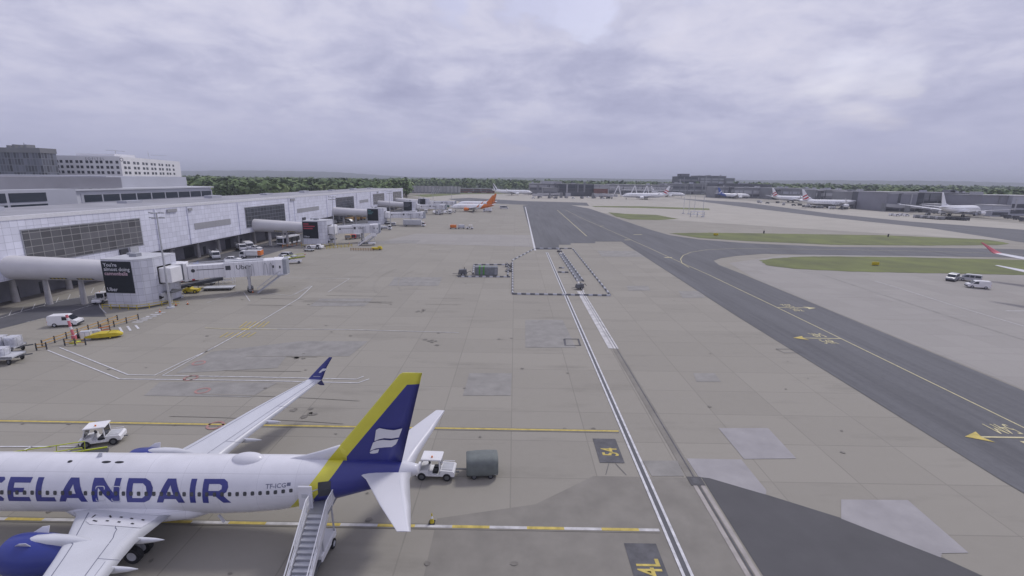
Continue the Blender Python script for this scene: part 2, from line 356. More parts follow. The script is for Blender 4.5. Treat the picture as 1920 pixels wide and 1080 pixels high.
# ------------------------------------------------------------------ mesh helpers
class MB:
    """collects shapes and links them as ONE mesh object"""
    def __init__(s): s.v = []; s.f = []; s.m = []; s.mats = []; s.sm = []
    def mi(s, m):
        if m not in s.mats: s.mats.append(m)
        return s.mats.index(m)
    def add(s, vs, fs, m, smooth=False):
        o = len(s.v); k = s.mi(m)
        s.v += [tuple(p) for p in vs]
        for f in fs: s.f.append([i + o for i in f]); s.m.append(k); s.sm.append(smooth)
        return s
    def hexa(s, p, m):
        return s.add(p, [(0, 3, 2, 1), (4, 5, 6, 7), (0, 1, 5, 4), (1, 2, 6, 5), (2, 3, 7, 6), (3, 0, 4, 7)], m)
    def box(s, x0, x1, y0, y1, z0, z1, m):
        return s.hexa([(x0, y0, z0), (x1, y0, z0), (x1, y1, z0), (x0, y1, z0), (x0, y0, z1), (x1, y0, z1), (x1, y1, z1), (x0, y1, z1)], m)
    def cbox(s, x0, x1, y0, y1, z0, z1, m, c=0.05):
        """box with chamfered top and vertical edges"""
        c = min(c, (x1 - x0) * .3, (y1 - y0) * .3, (z1 - z0) * .4)
        oct_ = lambda a, b, cc, d, e: [(a + e, cc), (b - e, cc), (b, cc + e), (b, d - e), (b - e, d), (a + e, d), (a, d - e), (a, cc + e)]
        r0 = [(x, y, z0) for x, y in oct_(x0, x1, y0, y1, c)]
        r1 = [(x, y, z1 - c) for x, y in oct_(x0, x1, y0, y1, c)]
        r2 = [(x, y, z1) for x, y in oct_(x0 + c, x1 - c, y0 + c, y1 - c, c * .6)]
        return s.loft([r0, r1, r2], m)
    def loft(s, rings, m, cap=True, smooth=False, closed=True):
        n = len(rings[0]); vs = [p for r in rings for p in r]; fs = []
        for i in range(len(rings) - 1):
            for j in range(n if closed else n - 1):
                a = i * n + j; b = i * n + (j + 1) % n
                fs.append((a, b, b + n, a + n))
        s.add(vs, fs, m, smooth)
        if cap:
            s.add(rings[0], [tuple(range(n))[::-1]], m); s.add(rings[-1], [tuple(range(n))], m)
        return s
    def cyl(s, p0, p1, r0, m, r1=None, n=10, smooth=True, cap=True):
        r1 = r0 if r1 is None else r1
        p0, p1 = Vector(p0), Vector(p1); d = (p1 - p0).normalized()
        a = d.orthogonal().normalized(); b = d.cross(a)
        ring = lambda p, r: [tuple(p + (a * math.cos(t) + b * math.sin(t)) * r) for t in (2 * math.pi * i / n for i in range(n))]
        return s.loft([ring(p0, r0), ring(p1, r1)], m, cap, smooth)
    def tube(s, pts, r, m, n=6):
        for a, b in zip(pts[:-1], pts[1:]): s.cyl(a, b, r, m, n=n)
        return s
    def bar(s, a, b, w, h, m):
        """square bar from a to b"""
        a, b = Vector(a), Vector(b); d = (b - a).normalized()
        up = Vector((0, 0, 1)) if abs(d.z) < .95 else Vector((0, 1, 0))
        x = d.cross(up).normalized() * (w / 2); y = x.cross(d).normalized() * (h / 2)
        q = lambda p: [p - x - y, p + x - y, p + x + y, p - x + y]
        return s.hexa([tuple(p) for p in q(a) + q(b)], m)
    def prism(s, poly, fn0, fn1, m, smooth=False):
        return s.loft([[fn0(*p) for p in poly], [fn1(*p) for p in poly]], m, True, smooth)
    def sphere(s, c, r, m, nu=10, nv=6, smooth=True, zmin=-1):
        rx, ry, rz = (r, r, r) if isinstance(r, (int, float)) else r
        rings = []
        for i in range(nv + 1):
            ph = math.asin(zmin) + (math.pi / 2 - math.asin(zmin)) * i / nv
            k = max(math.cos(ph), 0.01)
            rings.append([(c[0] + rx * k * math.cos(t), c[1] + ry * k * math.sin(t), c[2] + rz * math.sin(ph)) for t in (2 * math.pi * j / nu for j in range(nu))])
        return s.loft(rings, m, True, smooth)
    def poly(s, conts, fn, m):
        """filled polygon with holes; fn maps (u, v) to a point"""
        polys = [[Vector((a, b, 0)) for a, b in c] for c in conts]
        tri = tessellate_polygon(polys)
        flat = [p for c in conts for p in c]
        return s.add([fn(*p) for p in flat], [tuple(t) for t in tri], m)
    def wheel(s, c, r, w, m, hub=None, n=14, axis='y'):
        d = Vector((0, 1, 0)) if axis == 'y' else Vector((1, 0, 0)); c = Vector(c)
        s.cyl(c - d * w / 2, c + d * w / 2, r, m, n=n)
        if hub: s.cyl(c - d * (w / 2 + .015), c + d * (w / 2 + .015), r * .55, hub, n=n)
        return s
    def build(s, name, parent=None, fix=True, **props):
        me = bpy.data.meshes.new(name)
        me.from_pydata(s.v, [], s.f); me.update()
        for m in s.mats: me.materials.append(m)
        me.polygons.foreach_set("material_index", s.m)
        me.polygons.foreach_set("use_smooth", s.sm)
        if fix:
            bm = bmesh.new(); bm.from_mesh(me); bmesh.ops.recalc_face_normals(bm, faces=bm.faces); bm.to_mesh(me); bm.free()
        o = bpy.data.objects.new(name, me); COL.objects.link(o)
        if parent is not None: o.parent = parent
        for k, v in props.items(): o[k] = v
        return o

def thing(name, label, cat, loc=(0, 0, 0), rz=0.0, group=None):
    o = bpy.data.objects.new(name, None); COL.objects.link(o)
    o.empty_display_size = 0.3
    o.location = loc; o.rotation_euler = (0, 0, rz); o['label'] = label; o['category'] = cat
    if group: o['group'] = group
    return o
def tag(o, label, cat, group=None, loc=None, rz=None):
    o['label'] = label; o['category'] = cat
    if group: o['group'] = group
    if loc is not None: o.location = loc
    if rz is not None: o.rotation_euler = (0, 0, rz)
    return o
def struct(o, kind='structure'):
    o['kind'] = kind; return o
KIDS = {}
def copy_tree(o, loc=None, rz=None, label=None, group=None, parent=None):
    c = o.copy(); COL.objects.link(c)
    if parent is not None: c.parent = parent
    if loc is not None: c.location = loc
    if rz is not None: c.rotation_euler = (0, 0, rz)
    if label: c['label'] = label
    if group: c['group'] = group
    for ch in o.children: copy_tree(ch, parent=c)
    return c

def text_geo(body, size=1.0, bold=0.0, shear=0.0, align='LEFT'):
    cu = bpy.data.curves.new("lettering_curve", 'FONT')
    cu.body = body; cu.size = size; cu.offset = bold; cu.shear = shear; cu.align_x = align; cu.resolution_u = 2
    ob = bpy.data.objects.new("lettering_curve", cu)
    me = bpy.data.meshes.new_from_object(ob)
    vs = [(v.co.x, v.co.y) for v in me.vertices]; fs = [tuple(p.vertices) for p in me.polygons]
    bpy.data.objects.remove(ob); bpy.data.curves.remove(cu); bpy.data.meshes.remove(me)
    return vs, fs
def add_text(mb, body, size, fn, m, **kw):
    vs, fs = text_geo(body, size, **kw)
    mb.add([fn(a, b) for a, b in vs], fs, m)

def gz(p, z): return (p[0], p[1], z)
def sheet(name, pts, m, z, px=True):
    """flat painted / paved area; pts in photo pixels on the ground (or world xy)"""
    w = [G(*p)[:2] for p in pts] if px else pts
    return MB().poly([w], lambda a, b: (a, b, z), m).build(name)
def ribbon(mb, pts, width, m, z, px=True):
    w = [Vector(G(*p)[:2]) for p in pts] if px else [Vector(p) for p in pts]
    L, Rr = [], []
    for i, p in enumerate(w):
        d = (w[min(i + 1, len(w) - 1)] - w[max(i - 1, 0)]).normalized(); n = Vector((-d.y, d.x)) * width / 2
        L.append((p + n).to_tuple() + (z,)); Rr.append((p - n).to_tuple() + (z,))
    k = len(w)
    mb.add(L + Rr, [(i, i + 1, k + i + 1, k + i) for i in range(k - 1)], m)
    return mb

# ------------------------------------------------------------------ ground, paving, grass, painted markings
Q = 14000
struct(MB().add([(-Q, -400, -.12), (Q, -400, -.12), (Q, Q, -.12), (-Q, Q, -.12)], [(0, 1, 2, 3)], M['field']).build("ground"))
struct(sheet("apron", [(-215, -60), (1250, -60), (1250, 520), (900, 700), (520, 1010), (60, 1030), (-300, 1010), (-300, 300)], M['concrete'], 0.0, px=False))
def S(name, pts, m, z, px=True): return struct(sheet(name, pts, M[m], z, px))
# pale concrete of the far aprons and the right-hand shoulder
S("apron_far", [(760, 366), (1000, 362.5), (1260, 366), (1500, 384), (1920, 420), (2150, 440), (2150, 470), (1900, 452), (1560, 432), (1250, 412), (1130, 399), (1075, 388), (985, 383), (860, 384), (800, 373)], 'concrete_pale', 0.02)
S("apron_grey_strip", [(705, 455), (780, 438), (1000, 441), (1003, 463), (860, 459)], 'concrete_grey', 0.02)
S("apron_shoulder", [(64.9, 20), (64.9, 125), (69, 150), (96, 168), (160, 184), (160, 20)], 'concrete_grey', 0.02, False)
# asphalt
taxi = [(980, 385.5), (1003.5, 468), (1048, 468), (1048, 459), (1070, 459), (1070, 456), (1116, 456), (1116, 453), (1165, 453), (1380, 592), (1605, 731), (1876, 900)]
tw = [G(*p)[:2] for p in taxi] + [(43.6, 26), (43.9, 12), (64.5, 12), (64.5, 126.8)]
tr = [(1395, 515), (1348, 497), (1338, 489), (1352, 484), (1380, 480), (1430, 476), (1560, 478.5), (1700, 480), (1850, 482), (2050, 487), (2050, 474), (1900, 467), (1740, 464.5), (1560, 463), (1400, 456), (1310, 449), (1255, 441), (1217, 430), (1170, 414), (1140, 403), (1105, 391), (1060, 383), (1020, 380.5)]
struct(sheet("taxiway", tw + [G(*p)[:2] for p in tr], M['asphalt'], 0.04, False))
S("far_taxiway", [(840, 373), (880, 371), (980, 377), (1100, 380), (1105, 386), (1060, 384.5), (985, 384), (930, 382), (870, 380)], 'asphalt', 0.055)
S("far_road", [(1255, 371), (1400, 380), (1560, 401), (1700, 415), (1920, 431), (2100, 440), (2100, 470), (1920, 455), (1745, 428), (1560, 408.5), (1400, 389), (1300, 376)], 'asphalt', 0.06)
S("dark_asphalt", [(16.6, 36.5), (17.6, 36.45), (21.2, 34.2), (25.5, 31.6), (29.9, 27.8), (34, 23.0), (40, 12), (16.6, 8)], 'asphalt_dark', 0.024, False)
S("apron_reflection", [(-5.5, 30.8), (2.0, 32.6), (7.2, 36.4), (16.2, 36.4), (16.2, 8), (-5.5, 8)], 'patch_brown', 0.012, False)  # window-glass reflection over the apron, painted in as a darker sheet
# pale slab patches
for pts in ([(1347, 803), (1440, 803), (1493, 860), (1395, 861)], [(1287, 860), (1390, 862), (1437, 920), (1436, 928), (1330, 897), (1310, 895)],
            [(1577, 937), (1702, 938), (1816, 1037), (1766, 1038), (1764, 1046), (1577, 973)]):
    S("concrete_patch", pts, 'patch', 0.03)
for pts in ([(1205, 864), (1270, 864), (1283, 893), (1222, 893)], [(985, 600), (1055, 600), (1080, 652), (985, 652)], [(1175, 536), (1216, 536), (1219, 545), (1178, 545)],
            [(1272, 546), (1316, 546), (1322, 558), (1280, 559)], [(560, 640), (690, 640), (655, 668), (525, 668)], [(740, 520), (830, 520), (822, 536), (728, 536)], [(600, 560), (700, 560), (684, 574), (580, 574)], [(1120, 470), (1200, 471), (1215, 482), (1128, 481)], [(880, 700), (960, 700), (958, 742), (868, 742)]):
    S("concrete_patch", pts, 'patch_grey', 0.028)
for pts in ([(300, 716), (520, 718), (470, 745), (270, 742)], [(395, 660), (560, 640), (520, 690), (330, 700)], [(690, 452), (790, 450), (780, 456), (672, 458)], [(1300, 700), (1340, 700), (1352, 716), (1306, 716)]):
    S("concrete_patch", pts, 'patch_grey', 0.026)
# service road under and beside the pier
S("service_road", [(-80, 640), (-80, 612), (0, 592), (93, 566), (192, 551), (186, 573), (199, 594), (130, 594.5), (80, 596.5), (40, 607), (0, 617)], 'road', 0.024)
S("pier_road", [(-94, 112), (-82.5, 104), (-81, 110), (-80, 420), (-97, 420), (-97, 112)], 'road', 0.02, False)
S("undercroft_floor", [(-125, 20), (-95.5, 20), (-95.5, 415), (-125, 415)], 'underpass', 0.03, False)
# grass islands
def grass(pts):
    w = [Vector(G(*p)[:2]) for p in pts]; out = []; rg = random.Random(len(pts))
    for a, b in zip(w, w[1:] + w[:1]):
        n = max(1, int((b - a).length / 1.6))
        for q in range(n): p = a + (b - a) * (q / n); out.append((p.x + rg.uniform(-.35, .35), p.y + rg.uniform(-.35, .35)))
    return struct(sheet("grass", out, M['grass'], 0.08, px=False), 'stuff')
grass([(1255, 437.5), (1330, 436.5), (1440, 438), (1660, 441.5), (1845, 449), (1880, 454), (1892, 457), (1870, 459.5), (1740, 460.5), (1560, 459), (1400, 452), (1310, 446)])
grass([(1425, 489), (1450, 485), (1500, 481.5), (1560, 481), (1700, 482.5), (1850, 486), (2050, 492), (2050, 530), (1920, 516), (1800, 513.5), (1740, 512.5), (1600, 509.5), (1490, 504.5), (1440, 498)])
grass([(1140, 398), (1172, 401), (1230, 403), (1272, 410.5), (1235, 412.5), (1180, 411.5), (1155, 406)])
grass([(1108, 386.4), (1200, 386.8), (1330, 391), (1330, 394), (1200, 390), (1115, 388.2)])
grass([(770, 366), (860, 361), (1010, 360.5), (1010, 363), (870, 364), (800, 369.5)])
# painted lines
mb = MB()
ribbon(mb, [(985, 388), (1003.5, 470)], 0.7, M['white_line'], 0.07); struct(mb.build("apron_edge_line"))
mb = MB()
ribbon(mb, [(11.65, 12), (11.65, 167)], 0.8, M['asphalt'], 0.035, False)
for x in (11.37, 11.93): ribbon(mb, [(x, 12), (x, 167)], 0.21, M['white_line'], 0.05, False)
struct(mb.build("double_white_line"))
mb = MB()
for x in (15.05, 15.9): ribbon(mb, [(x, 68.6), (x, 107)], 0.72, M['faded_line'], 0.035, False)
ribbon(mb, [(15.475, 68.6), (15.475, 107)], 0.14, M['patch'], 0.045, False)
ribbon(mb, [(16.3, 107), (16.6, 170)], 0.35, M['faded_line'], 0.035, False)
struct(mb.build("faded_white_line"))
mb = MB()
ribbon(mb, [(-80, 44.0), (11.0, 44.0)], 0.62, M['patch_brown'], 0.035, False); ribbon(mb, [(-80, 44.0), (11.0, 44.0)], 0.26, M['yellow_line'], 0.05, False)
struct(mb.build("stand_centre_line"))
mb = MB()
x = -62.0; k = 0; ribbon(mb, [(-62, 29.95), (11.0, 29.95)], 0.55, M['patch_brown'], 0.035, False)
while x < 11:
    x2 = min(x + 2.75, 11.0); ribbon(mb, [(x, 29.95), (x2, 29.95)], 0.28, M['yellow_line' if k % 2 else 'faded_line'], 0.05, False); x = x2; k += 1
struct(mb.build("stand_centre_line"))
mb = MB()
W = 0.16
for pts in ([(89, 657), (224, 711), (480, 714), (671, 718.5), (692, 711)], [(112, 652), (240, 703), (290, 704), (340, 680), (392, 657)], [(400, 652), (305, 704.5), (480, 707.5), (668, 711.5), (682, 706)],
            [(392, 657), (470, 614), (560, 560), (586, 536)], [(388, 568), (449, 548)], [(457, 548), (468.5, 565)], [(463, 546.5), (546, 554.6), (582, 536)], [(552, 552.5), (586, 536)],
            [(615, 548), (655, 523)], [(0, 838), (100, 838)], [(60, 838), (40, 847)], [(112, 838), (142, 838), (128, 847)], [(232, 604), (300, 590)], [(480, 617), (640, 618), (860, 624)], [(520, 521), (655, 523)]):
    ribbon(mb, pts, W, M['white_line'] if pts[0][0] < 300 or pts[0][1] > 640 else M['faded_line'], 0.05)
struct(mb.build("stand_boundary_line"))
mb = MB()
ribbon(mb, [(0, 597), (60, 579), (120, 563), (192, 551)], 0.14, M['faded_line'], 0.05)
ribbon(mb, [(136, 583), (186, 568)], 0.14, M['faded_line'], 0.05); ribbon(mb, [(184, 563), (188, 577), (199, 588)], 0.14, M['white_line'], 0.06)
for i in range(9): 
    a = (20 + i * 22, 594 - i * 6.0); ribbon(mb, [(a[0] - 3, a[1] - 2), (a[0] + 2, a[1] - 12)], 0.12, M['faded_line'], 0.05)
for i in range(7): ribbon(mb, [(50 + i * 9, 604 - i * 1.6), (56 + i * 9, 603 - i * 1.6)], 0.12, M['white_line'], 0.05)
struct(mb.build("service_road_line"))
mb = MB()
for i in range(6):
    a, b = (248 + i * 8.6, 604.5 - i * 3.6), (268 + i * 8.6, 604 - i * 3.6)
    ribbon(mb, [a, b], 0.45, M['white_line'], 0.05)
for i in range(3): ribbon(mb, [(224 + i * 15, 614 - i * 2), (230 + i * 15, 624 - i * 3.6)], 0.3, M['white_line'], 0.05)
struct(mb.build("crossing_stripes"))
mb = MB()
for i in range(6):
    ribbon(mb, [(449 + i * 8.4, 614.5), (463 + i * 8.4, 603.5)], 0.16, M['yellow_line'], 0.05)
    ribbon(mb, [(412 + i * 10.4, 633), (428 + i * 10.4, 623.5)], 0.16, M['yellow_line'], 0.05)
ribbon(mb, [(385, 615), (420, 617), (520, 618)], 0.14, M['yellow_pale'], 0.05)
ribbon(mb, [(452, 617.5), (468, 617.5)], 0.6, M['yellow_line'], 0.055)
struct(mb.build("lead_in_bars"))
mb = MB()
for (px, py) in ((373, 681), (380, 733), (404, 798), (358, 709)):
    c = G(px, py)
    ring = [(c.x + .85 * math.cos(t), c.y + .85 * math.sin(t)) for t in (2 * math.pi * i / 24 for i in range(24))]
    inn = [(c.x + .6 * math.cos(t), c.y + .6 * math.sin(t)) for t in (2 * math.pi * i / 24 for i in range(24))]
    mb.poly([ring, inn[::-1]], lambda a, b: (a, b, 0.05), M['red_line'])
struct(mb.build("hydrant_ring_markings"))
# taxiway centre line, turn-off curve and hold marks
mb = MB()
ribbon(mb, [(54.6, 12), (54.6, 95), (54.2, 130), (53.0, 158), (52, 190), (50, 240), (46, 330), (44, 420)], 0.2, M['yellow_pale'], 0.065, False)
ribbon(mb, [(1292, 502), (1279, 494), (1276, 486), (1281, 479), (1296, 473), (1325, 468.5), (1380, 466), (1560, 468), (1750, 471.5), (1920, 477)], 0.22, M['yellow_pale'], 0.065)
ribbon(mb, [(1045, 394), (1100, 443)], 0.35, M['yellow_pale'], 0.065)
struct(mb.build("taxiway_centre_line"))
mb = MB()
for (px, py, w) in ((1196, 440, 16), (1253, 483, 14), (1176, 450, 10), (1128, 424, 8)): ribbon(mb, [(px - w / 2, py), (px + w / 2, py)], 1.0, M['yellow_pale'], 0.065)
struct(mb.build("taxiway_edge_marks"))
mb = MB()
ribbon(mb, [(1640, 527), (1700, 545), (1800, 577), (1920, 612)], 0.25, M['faded_line'], 0.05); ribbon(mb, [(1886, 583), (1960, 584)], 0.25, M['white_line'], 0.05)
ribbon(mb, [(1540, 515), (1640, 548), (1800, 600), (1960, 650)], 0.6, M['patch_grey'], 0.04)
struct(mb.build("stand_boundary_line"))
# direction arrows with stand numbers, readable from both sides
def arrow(tip, tail, y, label, upper_x, lower_x, size, dirn):
    mb = MB(); z = 0.075
    ribbon(mb, [(tail, y), (tip - dirn * 1.0, y)], 0.26, M['yellow_pale'], z, False)
    mb.poly([[(tip, y), (tip - dirn * 2.1, y + 1.05), (tip - dirn * 1.7, y), (tip - dirn * 2.1, y - 1.05)]], lambda a, b: (a, b, z + .005), M['yellow_line'] if dirn < 0 else M['yellow_pale'])
    sx = 0.50
    add_text(mb, label, size, lambda a, b: (lower_x + a * sx, y - 0.55 - size * 0.73 + b, z), M['yellow_pale'])
    add_text(mb, label, size, lambda a, b: (upper_x - a * sx, y + 0.55 + size * 0.73 - b, z), M['yellow_pale'])
    return struct(mb.build("direction_arrow_marking"))
arrow(46.4, 54.5, 44.0, "54M", 53.3, 51.1, 3.0, -1)
arrow(46.6, 54.5, 75.0, "54R", 52.9, 50.2, 2.9, -1)
arrow(62.6, 54.7, 94.7, "202", 58.7, 56.6, 2.9, 1)
# stand number boxes
def number_box(y0, y1, label, ytext, size):
    mb = MB()
    mb.add([(8.1, y0, .036), (10.36, y0, .036), (10.36, y1, .036), (8.1, y1, .036)], [(0, 1, 2, 3)], M['black_line'])
    add_text(mb, label, size, lambda a, b: (10.05 - b, ytext + a * .66, .05), M['yellow_line'], bold=0.035)
    return struct(mb.build("stand_number_marking"))
number_box(38.4, 42.5, "54", 39.45, 2.1)
number_box(23.2, 28.62, "54L", 25.0, 2.25)
# oil drips, tyre scuffs and rubber marks on the stands
rng = random.Random(77)
mb = MB()
def blot(x, y, r, k=1.0):
    n = 11; ring = [(x + r * rng.uniform(.6, 1.25) * math.cos(2 * math.pi * i / n), y + r * k * rng.uniform(.6, 1.25) * math.sin(2 * math.pi * i / n)) for i in range(n)]
    mb.add([(x, y, .049)] + [(a, b, .049) for a, b in ring], [(0, i + 1, (i + 1) % n + 1) for i in range(n)], M['stain'])
for i in range(90):
    yc = rng.choice([30, 44, 57, 74, 92, 110, 130, 150]); x = rng.uniform(-60, 9); y = yc + rng.gauss(0, 2.6)
    blot(x, y, rng.uniform(.06, .3), rng.uniform(.5, 1.2))
for (x, y) in ((-23.5, 33.0), (-25.4, 26.9), (-41.3, 29.8), (-22, 47), (-26, 52), (-30, 63), (-12, 70), (-18, 88)):
    for q in range(6): blot(x + rng.gauss(0, .7), y + rng.gauss(0, .7), rng.uniform(.1, .42))
for i in range(14): blot(rng.uniform(18, 43), rng.uniform(24, 120), rng.uniform(.06, .22))
struct(mb.build("oil_stains"))
mb = MB()
for i in range(7):
    yc = rng.choice([44, 58, 75, 93, 112, 131, 150, 168]); x0 = rng.uniform(-62, -5); ln = rng.uniform(6, 26); y = yc + rng.gauss(0, 2.2); w_ = rng.uniform(.10, .22); cv = rng.uniform(-.0025, .0025)
    pts = [(x0 + ln * q / 7, y + cv * (ln * q / 7) ** 2 * ln * .08) for q in range(8)]
    for dy in (0, rng.choice([.9, 1.7, 5.2])): ribbon(mb, [(a, b + dy) for a, b in pts], w_, M['scuff'], 0.046, False)
for cx, cy, r_, a0, a1 in ((7, 120, 36, 165, 205),):
    for dr in (0, 5.6): ribbon(mb, [(cx + (r_ + dr) * math.cos(R(a0 + (a1 - a0) * q / 12)), cy + (r_ + dr) * math.sin(R(a0 + (a1 - a0) * q / 12))) for q in range(13)], .22, M['scuff'], 0.047, False)
struct(mb.build("tyre_marks"))
# slot drain with pale edges and its pit
mb = MB()
for x in (15.62, 16.25): ribbon(mb, [(x, 8), (x, 36.2)], 0.34, M['drain'], 0.036, False)
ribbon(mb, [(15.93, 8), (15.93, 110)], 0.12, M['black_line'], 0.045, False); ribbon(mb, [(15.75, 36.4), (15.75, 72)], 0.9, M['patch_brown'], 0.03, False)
mb.add([(15.3, 35.3, .05), (16.5, 35.3, .05), (16.5, 36.5, .05), (15.3, 36.5, .05)], [(0, 1, 2, 3)], M['asphalt_dark'])
mb.add([(15.6, 35.5, .056), (16.2, 35.5, .056), (16.2, 36.3, .056), (15.6, 36.3, .056)], [(0, 1, 2, 3)], M['black_line'])
struct(mb.build("slot_drain"))
mb = MB()
for x0, x1 in ((8.9, 8.3), (9.5, 10.1)): ribbon(mb, [(x0, 38.3), (x1, 36.6)], 0.05, M['black_line'], 0.035, False)
ribbon(mb, [(1058, 636), (1084, 636), (1088, 648), (1060, 648), (1058, 636)], 0.35, M['black_line'], 0.05)
ribbon(mb, [(1455, 655), (1490, 655), (1506, 662), (1470, 662), (1455, 655)], 0.12, M['black_line'], 0.09)
struct(mb.build("cover_outline_markings"))

# ------------------------------------------------------------------ airliners (local axes: x from nose to tail, y to the right wing, z up)
ST = [(0.0, 2.95, .06, .06), (.35, 2.98, .48, .45), (.9, 3.05, .85, .82), (1.8, 3.18, 1.22, 1.22), (3.0, 3.38, 1.55, 1.58), (4.6, 3.55, 1.80, 1.85), (6.5, 3.63, 1.88, 1.98), (9, 3.65, 1.88, 2.0),
      (25, 3.65, 1.88, 2.0), (27, 3.71, 1.87, 1.95), (29, 3.82, 1.80, 1.85), (31, 4.02, 1.65, 1.66), (33, 4.27, 1.42, 1.42), (35, 4.53, 1.08, 1.13), (36.5, 4.71, .82, .86), (37.6, 4.83, .60, .62), (38.3, 4.90, .42, .42), (38.5, 4.92, .36, .36), (38.55, 4.92, .25, .25)]
class Air:
    def __init__(s, L=39.5, k=1.0, ks=1.0):
        s.L, s.k, s.ks = L, k, ks
        s.xw = 15.6 if abs(L - 39.5) < .01 and k == 1 else 0.385 * L
    def X(s, x):
        k = s.k
        if x <= 9: return x * k
        if x >= 25: return s.L - (39.5 - x) * k
        a, b = 9 * k, s.L - 14.5 * k
        return a + (b - a) * (x - 9) / 16
    def st(s, x):
        for (a, b) in zip(ST[:-1], ST[1:]):
            if a[0] <= x <= b[0]:
                t = (x - a[0]) / (b[0] - a[0]); return [a[i] + (b[i] - a[i]) * t for i in range(4)]
        return list(ST[-1] if x > 20 else ST[0])
    def skin(s, x, th, side=-1, off=0.012):
        """point on the fuselage side at station x and angle th above the horizontal"""
        _, zc, ry, rz = s.st(x); k = s.k
        return (s.X(x), side * (ry + off) * math.cos(th) * k, (zc + (rz + off) * math.sin(th)) * k)

def split_mats(o, planes, mats):
    """cut a mesh by parallel paint lines: planes = [(fn, co, no)], mats(centroid) -> material index"""
    bm = bmesh.new(); bm.from_mesh(o.data)
    for co, no in planes:
        bmesh.ops.bisect_plane(bm, geom=bm.verts[:] + bm.edges[:] + bm.faces[:], plane_co=co, plane_no=no, dist=1e-4)
    for f in bm.faces:
        k = mats(f.calc_center_median())
        if k is not None: f.material_index = k
    bm.to_mesh(o.data); bm.free()

FOIL = [(0, 0), (.015, .22), (.06, .42), (.16, .60), (.32, .66), (.55, .52), (.78, .26), (1, .02)]
def foil_ring(y, x0, x1, z, t, vert=False, cam=0.0):
    c = x1 - x0; up = [(x0 + c * a, z + t * b) for a, b in FOIL]; dn = [(x0 + c * a, z - t * b * .75) for a, b in FOIL[1:-1]][::-1]
    pts = up + dn
    return [(a, b - 0, y) if False else ((a, y, b) if not vert else (a, b - z + y, z)) for a, b in pts]
def wing_sections(A, side):
    k, ks = A.k, A.ks; w = lambda x: A.xw + (x - 15.6) * ks
    secs = [(1.2, 14.6, 22.0, 2.35, .50), (2.0, 15.75, 22.0, 2.45, .48), (4.8, 17.6, 21.95, 2.80, .36), (6.3, 18.4, 22.3, 2.98, .30), (11.5, 20.95, 23.8, 3.60, .20), (16.5, 23.75, 25.25, 4.22, .11)]
    return [(side * (1.2 * k if i == 0 else y * ks + (1.9 * (k - ks) if y < 3 else 0)), w(x0), w(x1), z0 * k + (z0 - 2.35) * (ks - k) , t * ks) for i, (y, x0, x1, z0, t) in enumerate(secs)]
def wing_top(A, side, y, f):
    """point on the upper wing skin at span station y (737 metres) and chord fraction f"""
    S_ = wing_sections(A, 1); y *= A.ks
    for a, b in zip(S_[:-1], S_[1:]):
        if a[0] <= y <= b[0] + 1e-6:
            t = (y - a[0]) / (b[0] - a[0]); x0, x1, z, th = [a[i] + (b[i] - a[i]) * t for i in range(1, 5)]
            for (p, q), (p2, q2) in zip(FOIL[:-1], FOIL[1:]):
                if p <= f <= p2: h = q + (q2 - q) * (f - p) / (p2 - p); break
            return Vector((x0 + (x1 - x0) * f, side * y, z + th * h + .012))

